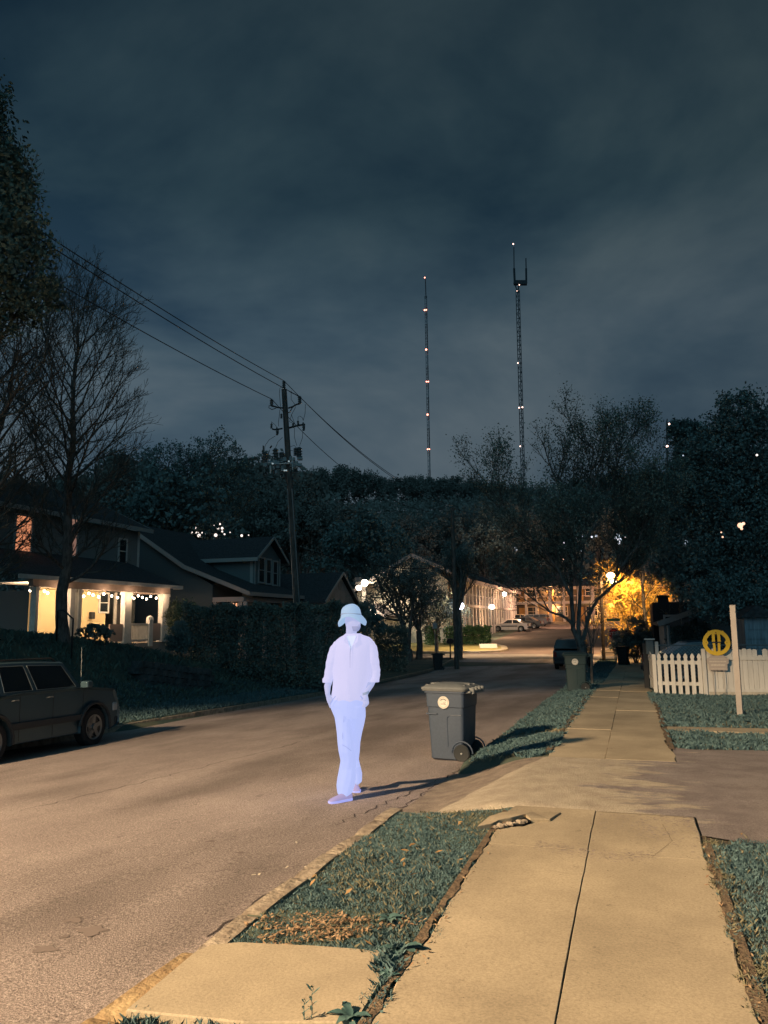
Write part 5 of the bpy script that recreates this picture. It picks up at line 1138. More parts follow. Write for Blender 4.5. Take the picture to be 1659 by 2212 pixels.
# --- house two with the long dormer
H2 = -23.2
def f2y(px, X=H2): return onX(px, 1250, X).y
ya = f2y(529)-.0; yb_ = ya+8.2
h2 = thing('dormer_house', 'dark shingled house with a three-window gabled dormer behind the tall hedge', 'house', (H2-6, ya+4, S(46)))
zE = onY(530, 1279, ya).z; br = onY(404, 1222, ya); pk_ = onY(302, 1149, ya)
g2 = S(46)+.2
TRD = mat('trim_taupe', (.42, .34, .31), .7)
prof = [(H2+.5, zE), (br.x, br.z), (pk_.x-1.2, pk_.z+.75)]
bx2 = prof[2][0]-9
m = MB(); th = .22; pr = prof+[(bx2, prof[0][1])]; low = [(x, z-th) for x, z in pr[::-1]]
m.prism(pr+low, 'y', ya-.35, yb_); m.build('roof', SHING, h2, world=True)
m = MB()
for (xa, za), (xb, zb_) in ((prof[0], prof[1]), (prof[1], prof[2])): m.bar((xa, ya-.38, za-.10), (xb, ya-.38, zb_-.10), .05, .26, (0, 0, 1))
m.box(H2+.501, H2+.55, ya-.4, yb_, zE-.24, zE-.0); m.build('barge_board', TRD, h2, world=True)
m = MB(); m.prism([(H2-2.3, g2-1), (H2-2.3, zE+.5), (br.x, br.z-.25), (prof[2][0], prof[2][1]-.25), (bx2+.6, zE-.3), (bx2+.6, g2-1)], 'y', ya, ya+.15)
m.prism([(H2-2.3, g2-1), (H2-2.3, zE+.6), (H2-2.42, zE+.6), (H2-2.42, g2-1)], 'y', ya+.15, yb_-.1); m.build('wall', mat('dark_wall', (.10, .115, .12), .85), h2, world=True)
# porch beam left of the corner on the near side and along the front
zb1 = zE-.30; hb_ = .30; lx = onY(464, 1286, ya-.05).x
m = MB(); m.box(lx, H2+.1, ya-.33, ya-.10, zb1-hb_, zb1); m.box(H2-.14, H2+.1, ya-.095, yb_-.3, zb1-hb_, zb1); m.build('porch_beam', TRD, h2, world=True)
for px in (466, 521, 531):
    x = onY(px, 1290, ya-.2).x; m = MB(); m.cbox(x-.12, x+.12, ya-.32, ya-.12, g2-1, zb1-hb_-.002, .01); m.build('porch_post', TRD, h2, world=True)
for f_ in (.35, .42, .72, .78): y = lerp(ya, yb_, f_); m = MB(); m.cbox(H2-.12, H2+.08, y-.13, y+.13, g2-1, zb1-hb_-.002, .01); m.build('porch_post', TRD, h2, world=True)
for i, px in enumerate((506, 516, 562)):
    pp = onY(px, 1312, ya-.02) if i < 2 else None
    if pp: win(h2, (pp.x, ya-.01, pp.z), .62, .7, 'y', -1, pane=mat('window_glow', (.4, .25, .15), .6, emit=(1, .52, .28), es=1.0) if True else None)
# dormer: ridge runs toward the street
DX = -24.6; da, db = onX(549, 1240, DX).y, onX(604, 1240, DX).y; dz0 = onX(551, 1270, DX).z; dz1 = onX(551, 1199, DX).z; dzp = onX(582, 1164, DX).z
dxb = onY(405, 1203, da).x
m = MB(); siding(m, (DX, da, 0), (DX, db, 0), dz0-.3, dz1, (1, 0, 0), .2); m.box(DX-7, DX-.101, da, da+.12, dz0-1.2, dz1); m.box(DX-7, DX-.101, db-.12, db, dz0-1.2, dz1)
m.prism([(da, dz1), (db, dz1), ((da+db)/2, dzp-.12)], 'x', DX-.10, DX+.01); m.build('dormer_wall', mat('dormer_siding', (.12, .15, .155), .85), h2, world=True)
ym = (da+db)/2; ov = .45; sl = (dzp-dz1)/(ym-da)
m = MB()
for s_ in (-1, 1):
    ye = da-ov if s_ < 0 else db+ov; ze = dz1-ov*sl
    m.prism([(ym, dzp+.12), (ye, ze+.12), (ye, ze), (ym, dzp)], 'x', DX-8, DX+.5)
dr = m.build('dormer_roof', SHING, h2, world=True)
m = MB()
for s_ in (-1, 1):
    ye = da-ov if s_ < 0 else db+ov; ze = dz1-ov*sl; m.bar((DX+.52, ym, dzp+.03), (DX+.52, ye, ze+.03), .05, .18)
m.box(dxb, DX+.5, da-ov-.05, da-ov-.005, dz1-ov*sl-.16, dz1-ov*sl+.10)
for y in (da+.07, db-.07): m.box(DX+.025, DX+.06, y-.09, y+.09, dz0-.3, dz1)
m.box(DX-.3, DX-.08, da-.04, da-.002, dz0-.3, dz1-.1); m.build('dormer_trim', mat('trim_dim', (0, 0, 0)), h2, world=True)
for k, (a_, b_) in enumerate(((557, 570), (573.5, 584), (588, 598))):
    y_a, y_b = onX(a_-1, 1235, DX).y, onX(b_+1.2, 1235, DX).y; z_b, z_t = onX(570, 1261, DX).z, onX(570, 1204, DX).z
    win(h2, (DX+.03, (y_a+y_b)/2, (z_b+z_t)/2-.05*k), (y_b-y_a)*.93, z_t-z_b, 'x', 1, frame=mat('sash_grey', (.32, .32, .31), .7), fw_=.11)
# --- house three
H3 = -21.2; ca_, cb_ = onX(697, 1290, H3).y, onX(768, 1290, H3).y; ze3 = onX(695, 1300, H3).z; zp3 = onX(734, 1239, H3).z; ym3 = onX(734, 1270, H3).y
h3 = thing('gable_house', 'small dark house with a plain grey gable to the right of the dormer house', 'house', (H3-5, ym3, S(52)))
m = MB()
for s_, ye in ((-1, ca_-.2), (1, cb_+.2)): m.prism([(ym3, zp3+.1), (ye, ze3+.05), (ye, ze3-.1), (ym3, zp3-.05)], 'x', H3-12, H3+.3)
m.build('roof', SHING, h3, world=True)
m = MB(); m.prism([(ca_+.1, ze3-4), (ca_+.1, ze3-.0), (ym3, zp3-.12), (cb_-.1, ze3), (cb_-.1, ze3-4)], 'x', H3-11.5, H3-.01); m.build('wall', mat('gable_grey', (.24, .25, .25), .85, .1, 1.5), h3, world=True)
m = MB()
for ye in (ca_-.2, cb_+.2): m.bar((H3+.32, ym3, zp3+.03), (H3+.32, ye, ze3-.02), .05, .2)
m.build('barge_board', mat('trim_dim', (0, 0, 0)), h3, world=True)
m = MB(); m.cyl((H3-.03, ym3, (ze3+zp3)/2+.2), .35, .05, 12, axis='x'); m.build('gable_vent', mat('vent_grey', (.18, .19, .19), .8), h3, world=True)
# --- apartment block A: cream gable end, long colonnade
AXW, AY0, AY1 = -15.4, 74.0, 110.0; wx0 = onY(772, 1300, AY0).x
gA = S(74)-.1; zEa = onY(1003, 1246, AY0).z; zPk = onY(893, 1200, AY0).z; zEl = onY(772, 1274, AY0).z; xp = onY(893, 1200, AY0).x
hA = thing('apartment_block', 'cream gable-ended apartment block with a long white colonnade of balconies', 'apartment building', ((AXW+wx0)/2, AY0+5, gA))
m = MB(); m.prism([(wx0, gA-1), (wx0, zEl), (xp, zPk-.2), (AXW-1.6, zEa-.1), (AXW-1.6, gA-1)], 'y', AY0, AY1); m.build('wall', CREAM, hA, world=True)
m = MB()
m.prism([(xp, zPk+.1), (AXW+.6, zEa-.25), (AXW+.6, zEa-.45), (xp, zPk-.1)], 'y', AY0-.7, AY1+.5); m.prism([(xp, zPk+.1), (wx0-.7, zEl-.3), (wx0-.7, zEl-.5), (xp, zPk-.1)], 'y', AY0-.7, AY1+.5); m.build('roof', SHING, hA, world=True)
m = MB(); m.bar((xp, AY0-.73, zPk), (AXW+.6, AY0-.73, zEa-.33), .06, .35); m.bar((xp, AY0-.73, zPk), (wx0-.7, AY0-.73, zEl-.4), .06, .35); m.box(AXW+.601, AXW+.66, AY0-.7, AY1+.5, zEa-.62, zEa-.22); m.build('barge_board', mat('barge_pink', (.48, .38, .34), .8), hA, world=True)
zm = (zEa-.5+gA+1.0)/2+.3; zlo = gA+.75
m = MB(); m.box(AXW-1.599, AXW-1.58, AY0+.3, AY1, gA, zEa-.3); m.build('opening_shade', mat('opening_shade_mauve', (.13, .105, .105), .85), hA, world=True)  # thin dark sheet added over the cream wall, painting shade between columns
m = MB(); m.box(AXW-1.6, AXW, AY0+.5, AY1, zlo-.2, zlo); m.box(AXW-1.6, AXW, AY0+.5, AY1, zm-.15, zm+.1); m.build('walkway', mat('walkway_pink', (.45, .38, .36), .8), hA, world=True)
cm = MB(); nb_ = 20
COLW = mat('column_white', (.62, .55, .50), .7)
for i in range(nb_):
    y = lerp(AY0+.6, AY1-.2, i/(nb_-1)); w_ = .16
    m = MB(); m.box(AXW-.14, AXW+.02, y-w_, y+w_, zlo, zm-.152); m.box(AXW-.14, AXW+.02, y-w_, y+w_, zm+.102, zEa-.5); m.build('column', COLW, hA, world=True)
m = MB()
for zl in (zlo, zm+.1):
    m.box(AXW-.06, AXW-.02, AY0+.6, AY1-.2, zl+.95, zl+1.02)
    for i in range(90): y = lerp(AY0+.6, AY1-.2, i/89); m.box(AXW-.055, AXW-.025, y-.03, y+.03, zl, zl+.95)
m.build('balustrade', mat('rail_mauve', (.40, .35, .36), .7), hA, world=True)
for i in range(6):
    for zl in (zlo, zm+.1):
        y = AY0+3.2+i*5.6; m = MB(); m.box(AXW-1.575, AXW-1.53, y, y+.95, zl+.02, zl+2.1); m.build('door', mat('apt_door', (.05, .05, .06), .6), hA, world=True)
        win(hA, (AXW-1.57, y+2.6, zl+1.35), 1.4, 1.2, 'x', 1, cols=2, rows=1)
m = MB(); x_ = onY(787, 1280, AY0-2).x; m.box(x_-.2, x_+.2, AY0-2.2, AY0-1.8, gA, onY(787, 1260, AY0-2).z); x2 = onY(783, 1250, AY0).x
m.box(x_-.8, x_+1.2, AY0-2.4, AY0, onY(787, 1262, AY0-2).z, onY(787, 1257, AY0-2).z); m.build('entry_porch', mat('entry_dim', (.16, .14, .12), .8), hA, world=True)
m = MB(); a = onY(776, 1262, AY0+2); m.box(a.x-.35, a.x+.35, a.y-.35, a.y+.35, zEl-1, onY(776, 1247, AY0+2).z); m.build('chimney', mat('brick_pink', (.35, .25, .22), .9), hA, world=True)
# lower entry roof at left
m = MB(); a, c = onY(800, 1303, AY0-3), onY(845, 1330, AY0-3); m.prism([(a.x-1.6, c.z), (a.x, a.z), (c.x, c.z), (c.x, c.z-.25), (a.x, a.z-.3), (a.x-1.6, c.z-.25)], 'y', AY0-4.5, AY0-.02); m.build('porch_roof', mat('porch_roof_brown', (.16, .13, .12), .9), hA, world=True)
# flood lamps
def lampthing(px, py, Y, r, col, s_, e, label, pl_=True, nm='flood_lamp', cat='lamp', off=(0, -.8, 0), le=(1, .86, .66)):
    p = onY(px, py, Y); o = thing(nm, label, cat, p)
    m = MB(); m.sphere((0, 0, 0), r, 12, 8); m.build('lamp_globe', glow(col[0], col[1], s_), o, smooth=2)
    m = MB(); m.cbox(-r*.9, r*.9, -r*.2, r*1.2, r*.7, r*1.05, .02); m.bar((0, r*.9, r*.8), (0, r*1.5, r*.8), r*.4, r*.4); m.build('housing', STEEL, o)
    if e: shade(nm+'_light', p+Vector(off), e*1.6, le, 120, .6, .2, (.35, .9, -.75))
WH = ('white_lamp', (1, .86, .68))
lampthing(788, 1259, 71.2, .33, WH, 20, 850, 'brightest flood lamp high on the left side of the cream gable', off=(.3, -1.0, .3))
lampthing(775, 1270, 71.0, .26, WH, 18, 120, 'flood lamp under the entry roof left of the brightest one', off=(0, -.8, 0))
lampthing(804, 1325, 69.0, .36, WH, 14, 330, 'white entrance lamp low beside the hedge end', off=(.6, -.8, .3))
lampthing(994, 1309, 60.0, .30, ('cool_lamp', (.86, .84, 1)), 16, 160, 'white lamp glowing beside the thick dark tree trunk', off=(.5, 1.0, .2), le=(1, .9, .85))
lampthing(1090, 1283, 98, .26, WH, 9, 0, 'upper lamp hanging in the far end of the colonnade')
lampthing(1063, 1311, 88, .26, WH, 12, 0, 'lower lamp hanging in the colonnade')
point('colonnade_light', (AXW+2.5, 92, zm+1.2), 1000, (1, .60, .34), .4); point('colonnade_light', (AXW+2.5, 82, zm-1.2), 800, (1, .62, .34), .4); point('colonnade_light', (AXW+2.2, 104, zm+1.0), 900, (1, .60, .34), .4)
# --- apartment block B
BY = 117.0; bx0 = onY(1103, 1300, BY).x; bx1 = 9.0; gB = S(BY)-.1; zB1 = onY(1200, 1270, BY).z; zBm = onY(1200, 1301, BY).z; zB0 = onY(1200, 1345, BY).z
hB = thing('apartment_block', 'long brown two-level apartment block with open balconies behind the car park', 'apartment building', ((bx0+bx1)/2, BY+4, gB))
m = MB(); m.box(bx0, bx1, BY+1.8, BY+10, gB-1, zB1+.2); m.build('wall', mat('brown_render', (.10, .08, .065), .9, .15, .6), hB, world=True)
m = MB(); m.prism([(BY-.9, zB1+.25), (BY+5, zB1+2.6), (BY+11, zB1+.25)], 'x', bx0-.8, bx1+.8); m.build('roof', SHING, hB, world=True)
m = MB(); m.box(bx0-.1, bx1, BY-.02, BY+.25, zB1-.25, zB1+.22); m.box(bx0-.1, bx1, BY-.02, BY+.25, zBm-.25, zBm+.15); m.box(bx0-.1, bx1, BY+.252, BY+1.79, zBm-.2, zBm); m.build('balcony_beam', mat('beam_tan', (.58, .46, .35), .8), hB, world=True)
m = MB(); m.box(bx0, bx1, BY+.02, BY+.07, zBm+.85, zBm+.95); m.build('balcony_rail', mat('beam_tan', (0, 0, 0)), hB, world=True)
px_ = 1105; i = 0
for px in (1105, 1136, 1158, 1188, 1218, 1249, 1280, 1311, 1342, 1370):
    x = onY(px, 1300, BY).x; w_ = .17 if i % 3 else .28; m = MB(); m.box(x-w_, x+w_, BY+.01, BY+.22, gB, zBm-.252); m.box(x-w_, x+w_, BY+.01, BY+.22, zBm+.152, zB1-.252); m.build('balcony_post', mat('beam_tan', (0, 0, 0)), hB, world=True); i += 1
for k, x in enumerate(np.arange(bx0+1.5, bx1-1, 4.3)):
    for zl in (gB+.2, zBm+.05):
        win(hB, (x+1.6, BY+1.8, zl+1.5), 1.7, 1.5, 'y', -1, cols=2, rows=2, frame=mat('beam_tan', (0, 0, 0)))
        m = MB(); m.box(x-.5, x+.5, BY+1.72, BY+1.79, zl, zl+2.1); m.build('door', mat('warm_door', (.40, .22, .07), .7), hB, world=True)
        if k % 2 == 1 and k < 5: point('balcony_light', (x+.2, BY+1.1, zl+2.2), 900 if zl > gB+1 else 560, (1, .52, .20), .15)
shade('car_park_light', (-7, 97, S(100)+7.5), 6500, (1, .55, .35), 150, .5, to=(0, .95, -.35))
# --- right house behind the fence
h4 = thing('cottage', 'dark cottage with a pale eave and chimney half hidden by the dense tree', 'house', (5, 41, S(40)))
Y4 = 37.0; e1 = onY(1420, 1346, Y4); e2 = onY(1486, 1322, Y4); gz = S(37)
xw = onY(1436, 1360, Y4).x; slp = (e2.z-e1.z)/(e2.x-e1.x); xpk = 6.2; zpk = e1.z+slp*(xpk-e1.x)
m = MB(); m.prism([(xw, gz-.3), (xw, e1.z+slp*(xw-e1.x)-.15), (xpk, zpk-.15), (2*xpk-xw, e1.z+slp*(xw-e1.x)-.15), (2*xpk-xw, gz-.3)], 'y', Y4, Y4+8); m.build('wall', mat('cottage_wall', (.30, .34, .36), .85), h4, world=True)
m = MB(); m.prism([(e1.x, e1.z-.12), (e1.x, e1.z), (xpk, zpk), (2*xpk-e1.x, e1.z), (2*xpk-e1.x, e1.z-.12), (xpk, zpk-.14)], 'y', Y4-.6, Y4+8); m.build('roof', SHING, h4, world=True)
m = MB(); m.bar((e1.x, Y4-.63, e1.z-.05), (xpk, Y4-.63, zpk-.05), .05, .22); m.bar((e1.x+.42, Y4-.5, e1.z-.1), (e1.x+.42, Y4-.5, gz), .10, .10); m.build('barge_board', mat('cottage_trim', (.40, .44, .46), .7), h4, world=True)
c0 = onY(1417, 1344, Y4+3); c1 = onY(1480, 1296, Y4+3)
m = MB(); m.prism([(c0.x, c0.z-2.5), (c0.x, c1.z), (c1.x+4, c1.z+.1), (c1.x+4, c0.z-2.5)], 'y', Y4+8.02, Y4+14); m.build('rear_block', mat('near_black_wall', (.02, .024, .028), .9), h4, world=True)
a = onY(1421, 1290, Y4+8); m = MB(); m.cbox(a.x-.0, a.x+.55, Y4+8.1, Y4+8.6, c1.z-.5, a.z, .03); m.cbox(a.x-.06, a.x+.61, Y4+8.04, Y4+8.66, a.z-.02, a.z+.10, .02); m.build('chimney', mat('chimney_black', (.02, .022, .025), .9), h4, world=True)
pw = onY(1462, 1352, Y4); win(h4, (pw.x+.2, Y4-.01, pw.z), 1.5, 1.0, 'y', -1, cols=2, rows=1, frame=mat('cottage_trim', (0, 0, 0)))
pp = onY(1636, 1380, 27.5); sh_ = thing('shed', 'pale weathered board shed behind the close-board fence', 'shed', (pp.x, 27.5, S(27)))
m = MB(); siding(m, (pp.x-.35, 27.5, 0), (pp.x+.45, 27.5, 0), S(27)-.1, atD(1636, 1335, 26.5).z, (0, -1, 0), .3); m.box(pp.x-.35, pp.x+.45, 27.62, 29.5, S(27)-.1, atD(1636, 1336, 26.5).z); m.build('wall', mat('shed_board', (.22, .28, .32), .8, .3, 3, stretch=(4, 1, .4)), sh_, world=True)
m = MB(); z_ = atD(1636, 1334, 26.5).z; m.prism([(pp.x-.5, z_), (pp.x+.05, z_+.4), (pp.x+.6, z_)], 'y', 27.3, 29.7); m.build('roof', SHING, sh_, world=True)
# retaining wall
ra_, rb2 = hit(300, 1478), hit(462, 1492)
rw = thing('retaining_wall', 'low dark stone retaining wall at the foot of the bank', 'wall', ra_)
m = MB(); r9 = random.Random(9)
for row in range(4):
    n = 14
    for i in range(n):
        f0, f1 = (i+.5*(row % 2))/n, (i+.5*(row % 2)+.96)/n
        if f1 > 1.02: continue
        a, c = lerp(ra_, rb2, f0), lerp(ra_, rb2, f1); z = T(a.x, a.y)-.1+row*.21
        nn = Vector((-(rb2-ra_).y, (rb2-ra_).x, 0)).normalized(); k = r9.uniform(-.03, .03)
        m.loft([[Vector((q.x, q.y, z+dz))+nn*(dd+k) for dz, dd in ((0, 0), (.2, .01), (.2, .5), (0, .5))] for q in (a, c)])
m.build('stone_course', mat('wall_stone', (.06, .075, .08), .95, .4, 3, .6, 20), rw, world=True)
# ================================================================ TREES
class TB:
    """fast branch mesh: list of (p0,p1,r0,r1,n)"""
    def __init__(s): s.V = []; s.F = []; s.tips = []
    def seg(s, pts, rs, n):
        pts = np.array(pts, float); k = len(pts); t = np.gradient(pts, axis=0); t /= np.linalg.norm(t, axis=1)[:, None]+1e-9
        ref = np.array([.31, .95, .05]); a = np.cross(t, ref); a /= np.linalg.norm(a, axis=1)[:, None]+1e-9; b = np.cross(t, a)
        an = np.arange(n)*2*np.pi/n; R = np.array(rs)[:, None, None]
        rings = pts[:, None, :]+R*(a[:, None, :]*np.cos(an)[None, :, None]+b[:, None, :]*np.sin(an)[None, :, None])
        b0 = len(s.V)*0+s.n if hasattr(s, 'n') else 0
        s.V.append(rings.reshape(-1, 3)); i = np.arange(k-1)[:, None]*n; j = np.arange(n)[None, :]; j2 = (j+1) % n
        s.F.append((np.stack([i+j, i+j2, i+n+j2, i+n+j], -1).reshape(-1, 4))+b0); s.n = b0+k*n
    def build(s, name, m, parent): return fastmesh(name, np.concatenate(s.V), np.concatenate(s.F), m, parent)
def rdir(d, ang, az):
    d = Vector(d).normalized(); o = d.orthogonal().normalized(); o = Quaternion(d, az) @ o
    return (d*math.cos(ang)+o*math.sin(ang)).normalized()
def grow(tb, tw, p, d, L, r, lvl, kids, r_, up=.15, wob=.12, ang=(.4, .9), shrink=.6, tipmin=1):
    n = 5 if lvl <= 1 else 4 if len(kids) > 1 else 3; pts = [p]; dd = Vector(d).normalized(); P = Vector(p)
    for i in range(n):
        dd = (dd+Vector((r_.gauss(0, wob), r_.gauss(0, wob), r_.gauss(0, wob)+up*.35))).normalized(); P = P+dd*L/n; pts.append(P.copy())
    rs = [max(.006, lerp(r, r*.35, i/n)) for i in range(n+1)]
    (tb if lvl <= 1 else tw).seg([tuple(q) for q in pts], rs, 8 if lvl == 0 else 5 if lvl == 1 else 3)
    if not kids: tw.tips.append((pts[-1], dd)); tw.tips.append((pts[-2], dd)); return
    k = kids[0]
    for i in range(k):
        f = lerp(.28, 1.0, (i+r_.random()*.7)/k); j = min(n-1, int(f*n)); q = lerp(pts[j], pts[j+1], f*n-j) if f < 1 else pts[-1]
        a = r_.uniform(*ang)*(1 if f < .95 else .5); nd = rdir(dd if f > .9 else (pts[min(n, j+1)]-pts[j]), a, i*2.4+r_.uniform(-.5, .5))
        grow(tb, tw, q, nd, L*shrink*lerp(1.15, .7, f)*r_.uniform(.8, 1.2), r*lerp(.62, .4, f), lvl+1, kids[1:], r_, up, wob, ang, shrink)
def leafquads(C, size, flat=0.0, asp=.6):
    n = len(C); C = np.asarray(C); A = nr.normal(size=(n, 3)); A /= np.linalg.norm(A, axis=1)[:, None]; B = nr.normal(size=(n, 3)); B[:, 2] += flat; B = np.cross(A, B); B /= np.linalg.norm(B, axis=1)[:, None]+1e-9
    s = size*nr.uniform(.5, 1.3, (n, 1)); V = np.stack([C-A*s, C-B*s*asp, C+A*s, C+B*s*asp], 1).reshape(-1, 3); return V, np.arange(n*4).reshape(n, 4)
def leaf_tips(tips, n, spread):
    T0 = np.array([tuple(t[0]) for t in tips]); i = nr.integers(0, len(T0), n); return T0[i]+nr.normal(0, spread, (n, 3))
def tree_obj(name, label, loc, tb, tw, leaves=None, lm=None, bm=BARK, tm=TWIG, group=None, cat='tree'):
    t_ = thing(name, label, cat, loc, 0, group)
    tb.build('trunk', bm, t_)
    if len(tw.V): tw.build('branches', tm, t_)
    if leaves is not None: fastmesh('crown', leaves[0], leaves[1], lm, t_)
    return t_
V0 = Vector((0, 0, 0))
# --- bare tree with a straight leader on the bank
def leader_tree(H, r0, nb, seed, h0=.22, kids=(7, 5, 4), spread=.36, lean=(0, 0), a0=.75, taper=1.0):
    r_ = random.Random(seed); tb, tw = TB(), TB(); N = 14; pts = []; x = y = 0
    for i in range(N+1):
        pts.append((lean[0]*i/N*H+r_.gauss(0, .05), lean[1]*i/N*H+r_.gauss(0, .05), H*i/N*.97))
    pts[0] = (0, 0, -.3); tb.seg([(0, 0, -.3), (0, 0, .05), (0, 0, .4)], [r0*1.9, r0*1.35, r0*1.02], 10)
    pts[0] = (0, 0, .35)
    tb.seg(pts, [r0*max(.05, (1-i/N)**.8) for i in range(N+1)], 10)
    for i in range(nb):
        f = lerp(h0, .97, i/nb); z = f*H; p = Vector((lean[0]*f*H, lean[1]*f*H, z*.97)); az = i*2.4+r_.uniform(-.4, .4); el_ = lerp(a0, .3, f)
        d = Vector((math.cos(az)*math.sin(el_+.35), math.sin(az)*math.sin(el_+.35), math.cos(el_+.35)))
        L = H*spread*(math.sin(math.pi*min(1, .18+.82*(1-f)))**.7*.75+.18)*r_.uniform(.8, 1.15)*taper
        grow(tb, tw, p, d, L, r0*.36*(1-f*.75), 1, kids, r_, .28, .09, (.35, .75), .52)
    return tb, tw
p = atD(135, 1352, 24.5); p.z = T(p.x, p.y)
tb, tw = leader_tree(10.9, .20, 40, 5, .17, (7, 5, 4), .33)
tree_obj('bare_tree', 'tall bare tree with straight dark trunk in front of the yellow porch', p, tb, tw)
tt = np.array([tuple(t[0]) for t in tw.tips])
p = atD(-95, 1340, 21); p.z = T(p.x, p.y); tb, tw = leader_tree(8.6, .20, 22, 8, .12, (6, 5, 4), .36, (.13, .05))
tree_obj('bare_tree', 'leaning bare tree cut off by the left edge of the photo', p, tb, tw)
p = atD(-40, 1330, 33); p.z = T(p.x, p.y); tb, tw = leader_tree(12, .2, 24, 18, .2, (6, 5, 4), .30)
tree_obj('bare_tree', 'dim bare tree behind the leaning one at the left edge', p, tb, tw)
# --- tall leafy conifer-like mass top left
def blobs_crown(bl, n, size, gap=.25, edge=.25, seed=0):
    """leaf quads gathered in clumps over ellipsoids (cx,cy,cz,rx,ry,rz)"""
    vol = np.array([(b[3]*b[5]+b[4]*b[5]) for b in bl]); out = []
    for b, v in zip(bl, vol):
        k = int(n*v/vol.sum()); nc = max(8, k//38)
        D_ = nr.normal(size=(nc, 3)); D_ /= np.linalg.norm(D_, axis=1)[:, None]; R = nr.uniform(.35, 1, (nc, 1))**.45*nr.uniform(1-edge, 1+edge*.5, (nc, 1))
        Cc = D_*R*np.array(b[3:6]); i = nr.integers(0, nc, k); cs2 = nr.uniform(.10, .24, nc)*min(b[3], b[5])
        out.append(Cc[i]+nr.normal(size=(k, 3))*cs2[i][:, None]*.8+np.array(b[:3]))
    return leafquads(np.concatenate(out), size)
p = atD(-75, 1340, 17.5); p.z = T(p.x, p.y); D17 = 17.5
LF1 = mat('olive_leaf', (.07, .12, .11), .8, scale=.5, col2=(.14, .20, .16))
def loc_(px, py, D): return atD(px, py, D)-p
bl = []
for px, py, rx, rz in ((-90, 250, 1.1, 1.6), (-60, 420, 1.5, 1.5), (-50, 560, 1.75, 1.3), (-60, 660, 1.6, .9), (-120, 500, 1.6, 2.2), (20, 500, .75, .7), (40, 610, .75, .6), (-20, 350, .8, .9), (-150, 120, 1.0, 1.5)):
    c = loc_(px, py, D17); bl.append((c.x, c.y, c.z, rx, 1.4, rz))
tb, tw = leader_tree(13.6, .26, 26, 31, .30, (6, 5), .14)
tree_obj('leafy_tree', 'huge blurred olive-green tree filling the upper left corner', p, tb, tw, blobs_crown(bl, 46000, .06, edge=.30), LF1)
# --- round bare tree rising behind the houses, with companions
def round_tree(H, r0, seed, fork=.3, kids=(6, 5, 5, 4), up=.22, sp=.62, nl=4, leafn=0, ls=.1, ang=(.35, .85)):
    r_ = random.Random(seed); tb, tw = TB(), TB(); pts = [(0, 0, -.4), (0, 0, .05), (r0*.3, 0, fork*H*.5), (0, r0*.3, fork*H)]; tb.seg(pts, [r0*1.5, r0*1.1, r0*.95, r0*.85], 9)
    for i in range(nl):
        az = i*6.283/nl+r_.uniform(-.4, .4); d = Vector((math.cos(az)*.5, math.sin(az)*.5, 1)).normalized() if i else Vector((.05, 0, 1))
        grow(tb, tw, Vector((0, 0, fork*H)), d, H*(1-fork)*.62*r_.uniform(.85, 1.1), r0*.6, 1, kids, r_, up, .10, ang, sp)
    lv = leafquads(leaf_tips(tw.tips, leafn, ls*1.6), ls) if leafn else None
    return tb, tw, lv
def plant(name, label, px, py, D, H, r0, seed, lm=FOLG, leafz=None, **k):
    q = atD(px, py, D); q.z = T(q.x, q.y); tb, tw, lv = round_tree(H, r0, seed, **k); return tree_obj(name, label, q, tb, tw, lv, lm)
plant('woodland_tree', 'round-headed tree above the shingled roof with city lights twinkling past its trunk', 455, 1200, 74, 22.5, .42, 41, fork=.36, leafn=15000, ls=.11, kids=(6, 5, 5))
w0 = plant('woodland_tree', 'bushy dark tree left of the round-headed one behind the shingled roof', 372, 1250, 66, 16, .35, 43, fork=.2, leafn=9000, ls=.22, kids=(6, 5, 4))
plant('bare_tree', 'three-stemmed bare tree before the cream gable', 882, 1400, 51, 7.6, .26, 44, leafn=9000, ls=.05, lm=FOLG, fork=.10, kids=(7, 6, 4), up=.10, nl=3, ang=(.5, 1.0))
plant('bare_tree', 'slender dark tree just right of the three-stemmed one', 905, 1400, 56, 8.2, .24, 45, leafn=9000, ls=.06, lm=FOLG, fork=.25, kids=(7, 6, 4), up=.12, nl=3, ang=(.5, 1.0))
plant('bare_tree', 'thick dark trunk with upswept branches at the far road bend', 990, 1420, 54, 8.4, .29, 47, leafn=5000, ls=.06, lm=FOLG, fork=.42, kids=(5, 4, 4), up=.42, nl=5, ang=(.2, .5))
plant('bare_tree', 'small drooping tree with dense low twigs beside the cream gable', 942, 1350, 62, 6.4, .14, 49, leafn=9000, ls=.06, lm=FOLG, fork=.2, kids=(6, 6, 4), up=-.15, nl=5, ang=(.5, 1.1))
plant('woodland_tree', 'leafy dark tree below the hill above the colonnade roof', 1045, 1330, 123, 17, .3, 51, fork=.2, leafn=9000, ls=.22, kids=(6, 5, 4))
plant('woodland_tree', 'dark tree behind the gable house between pole and colonnade', 820, 1300, 92, 15, .3, 52, fork=.2, leafn=9000, ls=.25, kids=(6, 5, 4))
